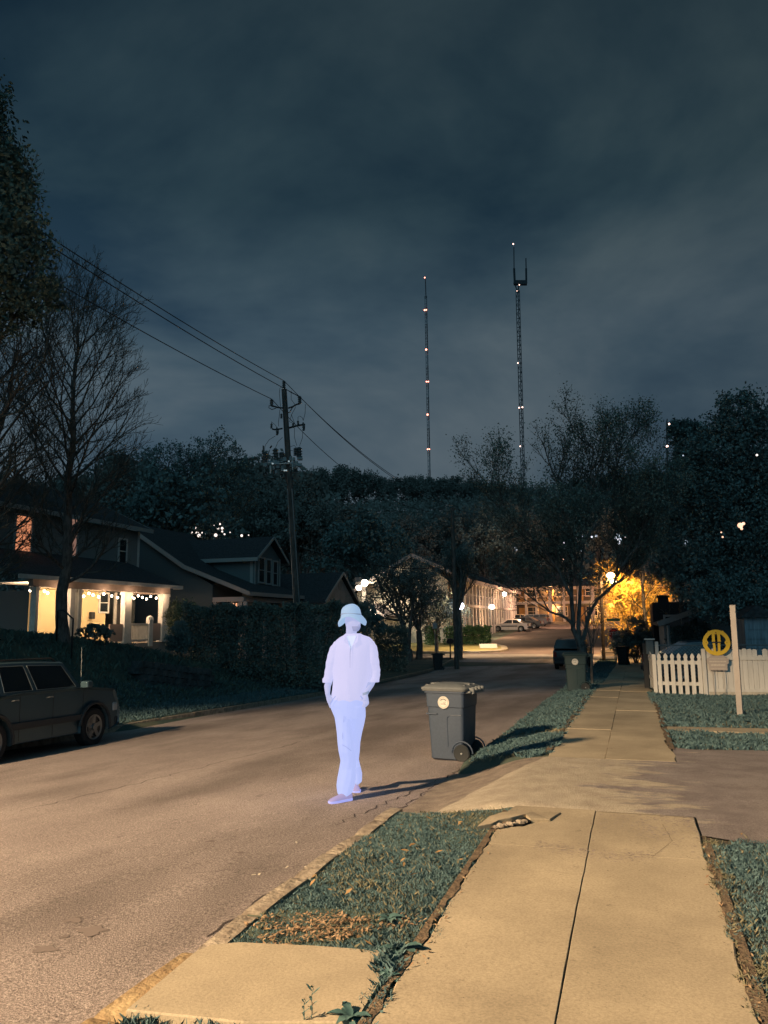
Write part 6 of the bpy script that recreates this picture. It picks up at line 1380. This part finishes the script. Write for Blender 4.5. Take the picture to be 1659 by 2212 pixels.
# --- big forked street tree coming into leaf
p = atD(1257, 1440, 28.5); p.z = T(p.x, p.y); DT = (p-CAM).dot(fw)
pt_ = Vector(p)
def L_(px, py, dy=0): return atD(px, py, DT+dy)-pt_
tb, tw = TB(), TB(); r_ = random.Random(77)
tb.seg([tuple(L_(1258, 1445)), tuple(L_(1257, 1428)), tuple(L_(1257, 1410)), tuple(L_(1256, 1393))], [.24, .165, .15, .16], 12)
limbs = [([(1253, 1395), (1240, 1360), (1236, 1300), (1232, 1230), (1226, 1150), (1205, 1040)], .11), ([(1257, 1395), (1262, 1370), (1268, 1335), (1290, 1295), (1322, 1265), (1342, 1225), (1352, 1175), (1372, 1100)], .095),
         ([(1252, 1380), (1250, 1330), (1252, 1260), (1262, 1170), (1275, 1060), (1282, 970)], .09), ([(1240, 1350), (1215, 1330), (1190, 1322), (1160, 1300), (1120, 1270)], .06), ([(1236, 1290), (1205, 1230), (1170, 1180), (1110, 1120), (1060, 1050)], .07),
         ([(1258, 1180), (1300, 1100), (1330, 1020), (1345, 960)], .055), ([(1342, 1225), (1375, 1180), (1400, 1120), (1410, 1050)], .05)]
for li, (pl, r0) in enumerate(limbs):
    k = len(pl); dy = r_.uniform(-1.2, 1.2); P = [L_(x, y, dy*i/k*1.4) for i, (x, y) in enumerate(pl)]
    # refine
    Q = []
    for i in range(k-1):
        for f in (0, .5): Q.append(lerp(P[i], P[i+1], f)+Vector((r_.gauss(0, .025), r_.gauss(0, .025), 0)))
    Q.append(P[-1]); tb.seg([tuple(q) for q in Q], [lerp(r0, r0*.25, i/(len(Q)-1)) for i in range(len(Q))], 8)
    for i in range(len(Q)):
        f = i/(len(Q)-1)
        if Q[i].z+pt_.z < 2.7 and (li != 3 or i % 2): continue
        for j in range(3 if f > .3 else 2):
            d = rdir(Q[min(i+1, len(Q)-1)]-Q[i-1], r_.uniform(.5, 1.1), r_.uniform(0, 6.28)); d.z = abs(d.z)*.6+.25
            grow(tb, tw, Q[i], d, r_.uniform(1.3, 2.3)*(1.1-.25*f), r0*.35, 1, (6, 5), r_, .38, .09, (.3, .75), .55)
t5 = np.array([tuple(t[0]) for t in tw.tips])
LV = leafquads(leaf_tips(tw.tips, 46000, .13), .042)
LF2 = mat('spring_leaf', (.07, .11, .10), .7, scale=1.3, col2=(.20, .26, .22))
tree_obj('street_tree', 'wide forked street tree coming into leaf beside the far bin', pt_, tb, tw, LV, LF2)
q = onY(1278, 1448, 25.6); q.z = T(q.x, q.y); r_ = random.Random(5); tb, tw = TB(), TB(); tb.seg([(0, 0, -.1), (0, .02, .6), (.04, 0, 1.25)], [.05, .038, .03], 7)
for i in range(4): grow(tb, tw, Vector((.04, 0, .8+.15*i)), Vector((math.cos(i*2.2)*.35, math.sin(i*2.2)*.35, 1)), 1.2, .018, 1, (4, 3), r_, .3, .08, (.3, .7), .5)
tree_obj('sapling', 'thin bare sapling to the right of the far bin', q, tb, tw)
# --- dense evergreen masses at right
def dense(name, label, px, py, D, blp, n, size, H, r0, lm=FOLG, seed=1, edge=.22, cat='tree'):
    q = atD(px, py, D); q.z = T(q.x, q.y); bl = []
    for bx, by, rx, rz, *dd in blp:
        dy = dd[0] if dd else 0
        c = atD(bx, by, D+dy)-q; s = (D+dy)/FPX; bl.append((c.x, c.y, c.z, rx*s, max(rx*s*.8, .5), rz*s))
    tb, tw = leader_tree(H, r0, 14, seed, .15, (4, 3), .22); return tree_obj(name, label, q, tb, tw, blobs_crown(bl, n, size, edge=edge), lm, cat=cat)
dense('evergreen_tree', 'massive dense evergreen tree with rounded top at the right edge', 1590, 1380, 31,
      [(1600, 905, 62, 62), (1560, 980, 70, 80), (1650, 980, 80, 100), (1520, 1060, 60, 70), (1600, 1090, 110, 110), (1540, 1180, 90, 90), (1640, 1220, 100, 120), (1500, 1250, 60, 60), (1570, 1290, 90, 50, -1.5), (1690, 1100, 90, 160), (1648, 1330, 45, 35, -1)], 88000, .068, 8.5, .2, seed=61)
dense('evergreen_tree', 'narrower leafy tree against the left flank of the massive evergreen', 1475, 1390, 37,
      [(1470, 935, 30, 34), (1500, 960, 40, 50), (1480, 1030, 45, 60), (1462, 1110, 40, 60), (1490, 1180, 60, 60), (1455, 1225, 45, 40)], 26000, .08, 9.5, .16, seed=62)
dense('evergreen_tree', 'dark dense tree between the forked street tree and the evergreens', 1395, 1390, 52,
      [(1410, 1130, 50, 55), (1425, 1080, 40, 60), (1455, 1180, 40, 50)], 15000, .12, 9, .18, seed=63)
# --- golden lamp-lit tree
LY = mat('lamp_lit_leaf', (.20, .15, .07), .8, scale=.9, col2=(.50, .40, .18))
q = atD(1365, 1395, 59); q.z = T(q.x, q.y); r_ = random.Random(12); tb, tw = TB(), TB(); tb.seg([(0, 0, -.3), (.1, 0, 1.0), (.0, .1, 2.0)], [.35, .26, .22], 9)
for i in range(15):
    az = i*2.4; d = Vector((math.cos(az)*.62, math.sin(az)*.45, .95)); grow(tb, tw, Vector((0, 0, .5+.22*i)), d, 3.4, .12, 1, (7, 6, 4), r_, .12, .16, (.4, 1.1), .55)
bl = []
for bx, by, rx, rz in ((1335, 1310, 32, 45), (1370, 1290, 42, 42), (1345, 1370, 42, 36), (1400, 1330, 34, 45), (1415, 1300, 26, 26), (1320, 1265, 22, 26), (1380, 1380, 40, 30)):
    c = atD(bx, by, 59.3)-q; s = 59.3/FPX; bl.append((c.x, c.y, c.z, rx*s, 1.6, rz*s))
b2 = blobs_crown(bl, 7000, .055, edge=.4)
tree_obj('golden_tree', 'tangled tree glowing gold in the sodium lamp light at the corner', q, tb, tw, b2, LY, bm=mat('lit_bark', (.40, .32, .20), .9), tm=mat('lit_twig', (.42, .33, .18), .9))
q = atD(1432, 1330, 64); q.z = T(q.x, q.y); tb, tw, lv = round_tree(4.6, .16, 64, fork=.45, kids=(6, 5, 4), up=.0, nl=5, ang=(.5, 1.1))
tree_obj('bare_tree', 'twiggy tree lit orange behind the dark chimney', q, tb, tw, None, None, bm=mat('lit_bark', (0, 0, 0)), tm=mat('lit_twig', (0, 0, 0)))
# --- shrubs and hedges
def shrub(name, label, px, py, D, blp, n, size, lm=FOLG, edge=.2, cat='shrub'):
    q = atD(px, py, D); q.z = T(q.x, q.y); bl = []
    for bx, by, rx, rz, *dd in blp:
        dy = dd[0] if dd else 0; c = atD(bx, by, D+dy)-q; s = D/FPX; bl.append((c.x, c.y, c.z, rx*s, rx*s*.8, rz*s))
    t_ = thing(name, label, cat, q); m = MB(); r_ = random.Random(px)
    for i in range(7):
        b_ = bl[i % len(bl)]; m.tube([(r_.uniform(-.05, .05), r_.uniform(-.05, .05), -.1), (b_[0]*.5, b_[1]*.5, b_[2]*.5), (b_[0]+r_.uniform(-.2, .2), b_[1], b_[2]+b_[5]*.3)], [.03, .02, .008], 5)
    m.build('stems', TWIG, t_); L = blobs_crown(bl, n, size, edge=edge); fastmesh('foliage', L[0], L[1], lm, t_); return t_
shrub('shrub', 'round dark bush at the foot of the lit porch corner', 388, 1408, 31, [(388, 1372, 24, 32), (400, 1385, 20, 24), (374, 1388, 18, 20)], 6000, .045)
shrub('shrub', 'low spiky plant on the bank below the porch window', 205, 1368, 26, [(205, 1362, 32, 15), (180, 1366, 20, 9), (228, 1368, 20, 9)], 3500, .04, cat='plant')
shrub('shrub', 'tall arching bush beside the right end of the porch', 385, 1400, 36, [(382, 1325, 26, 34), (405, 1320, 28, 26), (395, 1350, 34, 36)], 7000, .05, mat('warm_shrub_leaf', (.10, .13, .08), .8, scale=2, col2=(.22, .24, .14)))
shrub('shrub', 'dark bush overhanging the sidewalk before the stop sign', 1375, 1425, 46, [(1375, 1370, 32, 40), (1350, 1385, 26, 26), (1395, 1390, 22, 34), (1372, 1400, 36, 24)], 9000, .06)
shrub('shrub', 'small dark shrub below the stop sign', 1330, 1418, 50, [(1333, 1400, 14, 16)], 1500, .05)
shrub('shrub', 'dark conifer shrub rising behind the glowing figure', 800, 1400, 42, [(790, 1340, 20, 30), (815, 1352, 16, 22), (800, 1320, 12, 16)], 5000, .06)
shrub('shrub', 'dark shrub in the yard in front of the cottage', 1478, 1395, 34, [(1470, 1372, 26, 24), (1505, 1365, 26, 26), (1540, 1380, 26, 22)], 7000, .05)
def hedge(name, label, A_, B_, thick, zt0, zt1, n, size, lm, seed=1):
    A_, B_ = Vector(A_), Vector(B_); o = thing(name, label, 'hedge', (A_.x, A_.y, T(A_.x, A_.y))); nn = Vector((-(B_-A_).y, (B_-A_).x, 0)).normalized()
    f = nr.uniform(0, 1, n); zz = nr.uniform(0, 1, n)**.8; dd = nr.choice([-.5, .5], n)*nr.uniform(.75, 1, n); top = nr.uniform(0, 1, n) < .25; zz[top] = nr.uniform(.96, 1.0, top.sum()); dd[top] = nr.uniform(-.5, .5, top.sum())
    P = np.zeros((n, 3)); P[:, 0] = lerp(A_.x, B_.x, f); P[:, 1] = lerp(A_.y, B_.y, f); gz_ = np.array([T(a, b) for a, b in zip(P[:, 0], P[:, 1])])
    zt_ = lerp(zt0, zt1, f)+.10*np.sin(f*31+seed)+.07*np.sin(f*77+1)+.05*np.sin(f*190); wv = thick*(1+.22*np.sin(f*40+zz*5)+.15*np.sin(f*97-zz*9))
    P += nr.normal(0, .06, (n, 3)); P[:, 0] += nn.x*dd*wv; P[:, 1] += nn.y*dd*wv; P[:, 2] = gz_-.05+(zt_-gz_)*zz+nr.normal(0, .05, n)
    L = leafquads(P-np.array(o.location), size); fastmesh('foliage', L[0], L[1], lm, o)
    m = MB()
    for i in range(int((B_-A_).length/.8)):
        q_ = lerp(A_, B_, (i+.5)*.8/(B_-A_).length); g = T(q_.x, q_.y); m.tube([(q_.x, q_.y, g-.1), (q_.x+.05, q_.y, g+.8), (q_.x-.1, q_.y+.1, lerp(zt0, zt1, .5)-.3)], [.04, .03, .01], 5)
    m.build('stems', TWIG, o, world=True); return o
hA_, hB_ = atD(398, 1410, 32.5), atD(792, 1425, 31.5)
hedge('hedge', 'tall dark clipped hedge between the houses behind the utility pole', hA_, hB_, 1.0, atD(398, 1312, 32.5).z, atD(792, 1304, 31.5).z, 44000, .055, mat('hedge_leaf', (.07, .105, .10), .8, scale=1.1, col2=(.15, .20, .17)))
a, c = atD(905, 1378, 70), atD(934, 1378, 70); hedge('hedge', 'short clipped hedge on the lit apartment lawn', (a.x, 71.2, 0), (c.x, 71.2, 0), 1.2, atD(905, 1356, 70).z, atD(905, 1356, 70).z, 2600, .09, mat('box_leaf', (.06, .14, .06), .8, scale=1, col2=(.12, .22, .10)), 3)
a, c = atD(948, 1378, 70), atD(1054, 1376, 70); hedge('hedge', 'long clipped hedge below the colonnade', (a.x, 71.6, 0), (c.x, 71.6, 0), 1.3, atD(950, 1356, 70).z, atD(1050, 1354, 70).z, 8000, .09, mat('box_leaf', (0, 0, 0)), 4)
a, c = atD(812, 1420, 44), atD(880, 1420, 44); hedge('hedge', 'low dark hedge across the road beyond the glowing figure', a, c, 1.0, atD(820, 1352, 44).z, atD(880, 1358, 44).z, 8000, .06, mat('hedge_leaf', (0, 0, 0)), 5)
# low weeds near the camera
def weed(px, py, label, kind, zf_=None, sc_=1.0, seed=1):
    q = hit(px, py, lambda x, y: S(y)+(.0)); r_ = random.Random(seed); o = thing('weed', label, 'weed', (q.x, q.y, max(T(q.x, q.y), -.02)))
    if kind == 'rosette':
        for i in range(15):
            az = i*2.4; L = r_.uniform(.07, .15)*sc_; m = MB(); el_ = r_.uniform(.1, .8); d = Vector((math.cos(az)*math.cos(el_), math.sin(az)*math.cos(el_), math.sin(el_))); sd_ = d.cross(AZ).normalized(); P = []
            for k in range(6):
                f = k/5; w_ = .022*sc_*math.sin(math.pi*min(.97, f*.85+.1))*(1+.25*math.sin(k*2.5)); c = d*L*f-AZ*(f*f*L*.45)+AZ*.015; P.append([c-sd_*w_, c+AZ*(-.004), c+sd_*w_, c+AZ*(-.0055)])
            m.loft(P); m.build('leaf', WEEDL, o, smooth=True)
    else:
        m = MB(); pts = [V0+Vector((0, 0, -.01)), Vector((.005, 0, .05*sc_)), Vector((.0, .005, .10*sc_)), Vector((.012, 0, .14*sc_))]; m.tube(pts, [.0025, .002, .0015, .001], 5); m.build('stem', WEEDL, o)
        m = MB()
        for k in range(9):
            z = (.03+.013*k)*sc_; az = k*2.2; d = Vector((math.cos(az), math.sin(az), .7)).normalized(); sd_ = d.cross(AZ).normalized(); c = Vector((.004, 0, z)); L = .035*sc_*r_.uniform(.7, 1.2)
            m.loft([[c+d*L*f-sd_*w_, c+d*L*f-AZ*.001, c+d*L*f+sd_*w_, c+d*L*f-AZ*.002] for f, w_ in ((0, .001), (.4, .006*sc_), (.75, .005*sc_), (1, .0005))])
        m.build('leaves', WEEDL, o)
WEEDL = mat('weed_leaf', (.05, .11, .11), .6, scale=9, col2=(.11, .20, .19))
weed(865, 2060, 'broad-leaved dock weed at the corner of the landing slab', 'rosette', sc_=1.05, seed=2)
weed(838, 2120, 'small leafy tuft in the gap between the two slabs', 'rosette', sc_=.6, seed=3)
weed(672, 2208, 'thin upright weed with small paired leaves at the bottom edge', 'stem', sc_=1.0, seed=4)
weed(655, 2212, 'shorter upright weed beside the thin one at the bottom edge', 'stem', sc_=.7, seed=9)
weed(760, 2206, 'large-leaved weed with pointed blades at the bottom edge', 'rosette', sc_=.85, seed=5)
weed(840, 1990, 'broad grey-green leaf clump at the edge of the leaf litter', 'rosette', sc_=.8, seed=6)
# ================================================================ THE WOODED RIDGE
def hill_pts(n, y0, y1, az0, az1):
    Y = nr.uniform(y0**.5, y1**.5, n)**2; a = nr.uniform(az0, az1, n); X = np.tan(a)*Y; return X, Y
X, Y = hill_pts(2600, 128, 432, R_(-50), R_(14)); X2, Y2 = hill_pts(800, 385, 425, R_(-50), R_(14)); X = np.concatenate([X, X2]); Y = np.concatenate([Y, Y2]); C = []
for x, y in zip(X, Y):
    z = T(x, y); h_ = nr.uniform(7, 12); k = 34; D_ = nr.normal(size=(k, 3)); D_ /= np.linalg.norm(D_, axis=1)[:, None]; C.append(D_*np.array([2.8, 2.8, h_*.42])*nr.uniform(.4, 1, (k, 1))+np.array([x, y, z+h_*.55]))
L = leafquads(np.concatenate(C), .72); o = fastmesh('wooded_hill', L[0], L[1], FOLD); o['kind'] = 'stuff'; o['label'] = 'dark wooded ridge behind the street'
# ridge line trees one can tell apart: a few prototypes, copied
protos = []
for i in range(4):
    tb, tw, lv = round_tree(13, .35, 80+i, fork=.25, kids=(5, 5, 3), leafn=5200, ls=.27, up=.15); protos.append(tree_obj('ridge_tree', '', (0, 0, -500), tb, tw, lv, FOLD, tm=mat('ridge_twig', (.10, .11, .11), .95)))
mprotos = []
for i in range(2):
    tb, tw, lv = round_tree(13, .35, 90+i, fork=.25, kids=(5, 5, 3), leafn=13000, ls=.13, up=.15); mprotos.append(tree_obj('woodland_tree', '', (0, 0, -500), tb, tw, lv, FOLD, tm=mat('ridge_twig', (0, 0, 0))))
ridge = [(700, 1018, 'round tree crown on the ridge left of the dip where the power lines cross'), (740, 1014, 'broad tree crown on the ridge just right of the big pole'), (775, 1022, 'small crown at the right end of the pair beside the big pole'), (830, 1035, 'low crown on the ridge beneath the crossing power lines'),
         (885, 1032, 'crown on the ridge left of the foot of the striped mast'), (905, 1030, 'tallest crown on the ridge at the foot of the striped mast'), (945, 1032, 'crown on the ridge just right of the striped mast'), (975, 1036, 'flat crown on the ridge above the slim pole'), (1010, 1040, 'crown at the right end of the open ridge beside the street tree'),
         (560, 1000, 'ridge tree standing left of the switchgear on the big pole'), (520, 985, 'ridge tree right of the round-headed tree'), (665, 1030, 'low crown directly right of the leaning pole shaft'), (1060, 1045, 'crown seen through the left twigs of the street tree'), (1100, 1050, 'crown behind the taller forked-top mast')]
for i, (px, py, lb) in enumerate(ridge):
    Yr = 404+6*math.sin(i*2.1) if px > 640 else 150; b_ = onY(px, py, Yr); zg = T(b_.x, b_.y); Ht = max(6, b_.z-zg); pr_ = protos[i % 4]
    o = pr_ if i < 4 else copy_tree(pr_); o.location = (b_.x, b_.y, zg-5); o.rotation_euler = (0, 0, i*1.1); s_ = (Ht+5)/13/.93; o.scale = (s_*(.8+.35*((i*7) % 5)/4),)*2+(s_,); tag(o, lb, 'tree', 'trees on the ridge')
mids = [(40, 1010, 100, 'dark tree mass behind the porch house at the far left'), (110, 1020, 110, 'dark tree behind the straight bare trunk'), (200, 1000, 105, 'dark tree behind the upper storey of the porch house'), (290, 990, 100, 'tree behind the bare twigs right of the tall bare tree'), (330, 960, 92, 'tall dark tree rising between the bare tree and the round-headed tree'),
        (410, 1010, 108, 'tree filling in below the round-headed crown'), (590, 1028, 120, 'dark tree directly behind the big pole shaft'), (650, 1062, 122, 'dark tree above the plain grey gable'), (740, 1075, 125, 'dark tree above the glowing figure on the hillside'), (860, 1100, 125, 'dark tree above the cream gable peak'),
        (960, 1090, 125, 'dark tree behind the slim pole crossarm'), (1060, 1100, 126, 'dark tree above the colonnade'), (1150, 1090, 126, 'dark tree above the near end of the balcony block'), (1290, 1080, 127, 'dark tree behind the crown of the street tree'), (1400, 1060, 120, 'dark tree behind the left flank of the evergreens')]
for i, (px, py, Yr, lb) in enumerate(mids):
    b_ = onY(px, py, Yr); zg = T(b_.x, b_.y); Ht = b_.z-zg; o = mprotos[i] if i < 2 else copy_tree(mprotos[i % 2]); o.location = (b_.x, b_.y, zg-.3); o.rotation_euler = (0, 0, i*1.7); s_ = Ht/13/.93; o.scale = (s_*.95, s_*.95, s_); tag(o, lb, 'tree', 'dark trees below the ridge')
# ================================================================ BROADCAST MASTS
MR = mat('mast_red', (.05, .055, .065), .7); MWt = mat('mast_pale', (.20, .24, .27), .7); MDK = mat('mast_steel', (.035, .05, .06), .7)
REDL = glow('beacon_red', (1, .30, .20), 6); WTL = glow('beacon_white', (1, .62, .50), 4.5)
YM = 640.0
def mpt(px, py, Y=YM): return onY(px, py, Y)
def mast(label, pts, w, bands, lights, extra=None, Y=YM, base=None, ww=None):
    a = mpt(*pts[0], Y); b_ = mpt(*pts[-1], Y); g = base if base is not None else T(b_.x, Y); o = thing('broadcast_mast', label, 'mast', (b_.x, Y, g))
    def X_(z): return lerp(b_.x, a.x, (z-b_.z)/(a.z-b_.z))
    zs = [g]+[mpt(pts[-1][0], py, Y).z for py in bands]+[a.z]; zs = sorted(zs)
    for i in range(len(zs)-1):
        m = MB(); z0_, z1_ = zs[i], zs[i+1]; m_ = (MR, MWt)[i % 2] if len(bands) else MDK
        for k in range(3):
            an = R_(90+120*k); m.bar((X_(z0_)+w/2*math.cos(an), Y+w/2*math.sin(an), z0_), (X_(z1_)+w/2*math.cos(an), Y+w/2*math.sin(an), z1_), w*.16, w*.16)
        z = z0_; k = 0
        st_ = w*1.15
        while z < z1_-.1:
            zz = min(z1_, z+st_); m.bar((X_(z)-w*.43, Y-w*.25, z), (X_(z)+w*.43, Y-w*.25, z), w*.12, w*.12)
            s_ = 1 if k % 2 else -1; m.bar((X_(z)-s_*w*.43, Y-w*.25, z), (X_(zz)+s_*w*.43, Y-w*.25, zz), w*.10, w*.10); z = zz; k += 1
        m.build('lattice_section', m_, o, world=True)
    for px, py, r, gl in lights:
        q = mpt(px, py, Y); m = MB(); m.sphere((q.x, q.y-w, q.z), r*.72, 8, 6); m.build('beacon', gl, o, world=True, smooth=2)
    if extra: extra(o, X_)
    return o
mast('tall striped guyed mast with six levels of red beacons', [(920, 640), (928, 1045)], 2.3, [643, 662, 685, 700, 762, 790, 840, 858, 905, 925, 985, 1015], 
     [(919, 602, .8, REDL), (918.5, 672, .95, REDL), (922, 671.5, .85, REDL), (922, 757, 1.2, REDL), (922.7, 826, .85, REDL), (926.5, 826, .85, REDL), (925, 897, 1.15, REDL), (925.2, 971.5, .8, REDL), (928.8, 971.5, .8, REDL), (927, 1048, .5, WTL)],
     lambda o, X_: MB().tube([mpt(920.3, 645), mpt(919, 603)], .45, 5).build('top_antenna', MR, o, world=True))
def forkx(o, X_):
    m = MB(); m.bar(mpt(1110, 611), mpt(1138, 611), 4.0, 3.4); m.build('platform', MDK, o, world=True)
    m = MB(); m.bar(mpt(1112, 613), mpt(1119, 634), 1, 1); m.bar(mpt(1121, 613), mpt(1118.5, 634), 1, 1); m.build('strut', MDK, o, world=True)
    for pts, r in (([(1112, 612), (1110.5, 580)], 1.0), ([(1110.5, 580), (1110, 534)], .45), ([(1137, 612), (1136.5, 580)], .9), ([(1136.5, 580), (1136, 558)], .5)):
        m = MB(); m.tube([mpt(*q_) for q_ in pts], r, 6); m.build('top_antenna', MDK, o, world=True)
mast('tall dark mast ending in a two-pronged fork', [(1118.5, 628), (1130.5, 1040)], 3.5, [], [(1110, 531, .85, WTL), (1123, 619, .6, WTL), (1118, 632, .45, WTL), (1119.8, 787, .75, WTL), (1122.5, 883, .8, WTL), (1129.7, 882, .85, WTL), (1125, 966, .75, WTL)], forkx)
def lat(px0, px1, Y, py0, py1):
    a, b_ = mpt(px0, py1, Y), mpt(px1, py1, Y); c, d = mpt(px0+3, py0, Y), mpt(px1-4, py0, Y); o = thing('lattice_tower', 'short wide lattice tower showing beside the evergreen trees', 'tower', (lerp(a.x, b_.x, .5), Y, T(a.x, Y)))
    m = MB(); a.z = b_.z = min(a.z, T(a.x, Y)); w2 = b_.x-a.x
    for p_, q_ in ((a, c), (b_, d)):
        for dy in (0, w2): m.bar(p_+Vector((0, dy, 0)), q_+Vector((0, dy*.8, 0)), .32, .32)
    n = 11
    for i in range(n):
        f0, f1 = i/n, (i+1)/n; m.bar(lerp(a, c, f0), lerp(b_, d, f0), .2, .2); m.bar(lerp(a, c, f0), lerp(b_, d, f1), .16, .16)
    m.build('lattice_section', MDK, o, world=True)
    for x, y in ((1445, 917), (1440, 965)): q = mpt(x, y, Y); m = MB(); m.sphere(tuple(q-AY*.5), .33, 8, 6); m.build('beacon', WTL, o, world=True, smooth=2)
lat(1438, 1462, 230, 905, 1100)
# ================================================================ DISTANT TOWN LIGHTS
CITY = glow('town_lamp', (1, .84, .76), 1.5); CITYW = glow('town_lamp_orange', (1, .55, .35), 1.6); CITYC = glow('town_lamp_blue', (.62, .74, .9), 1.1)
lab_l = 'town lamp twinkling past the trunk of the round-headed tree above the shingled roof'; lab_r = 'town lamp glinting through the crown of the forked street tree'; lab_e = 'town lamp showing through the dense evergreens'
def lamp(px, py, r, g_, lb, grp, Y):
    q = onY(px, py, Y); o = MB().sphere((0, 0, 0), r*Y/135, 8, 6).build('town_lamp', g_, smooth=2); o.location = q; tag(o, lb, 'lamp', grp)
cl = [(414, 1133, .18), (422, 1141, .26), (414, 1150, .2), (426, 1152, .34), (430, 1157, .36), (437, 1151, .18), (443, 1151, .24), (475, 1132, .2), (471, 1141, .22), (480, 1141, .26), (466, 1156, .34), (485, 1154, .18), (480, 1148, .18), (522, 1157, .26), (537, 1156, .12), (443, 1168, .2), (478, 1168, .24), (484, 1168, .26), (463, 1135, .14), (497, 1150, .12)]
for x, y, r in cl: lamp(x, y, r, CITYW if y > 1165 else CITY, lab_l, 'town lamps above the shingled roof', 58)
for x, y, r in ((1219, 1172, .26), (1221, 1180, .2), (1218, 1186, .22), (1257, 1190, .18), (1259, 1158, .2), (1264, 1158, .16), (1278, 1160, .24), (1288, 1158, .26), (1335, 1156, .40), (1338, 1166, .44), (1331, 1162, .3), (1337, 1173, .26), (1115, 1188, .26), (1113, 1183, .18), (1215, 1208, .34), (1216, 1214, .28), (1244, 1163, .14), (1405, 1151, .12), (1350, 1160, .16)): lamp(x, y, r*.8, CITYW if 1205 < y < 1216 else CITYC, lab_r, 'town lamps behind the street tree', 114 if x < 1395 else 60)
for x, y, r, g_ in ((1481, 1170, .55, CITYC), (1483, 1176, .3, CITYC), (1599, 1135, .7, CITYW), (1606, 1131, .4, CITYW), (1561, 1160, .25, CITYW), (1558, 1150, .2, CITYW), (1635, 983, .3, CITY), (1476, 984, .2, CITYC), (1602, 1142, .35, CITYW)): lamp(x, y, r*.62, g_, lab_e, 'town lamps among the evergreens', 28.6 if x > 1500 else 33.5)
# lit distant block between the street tree's branches
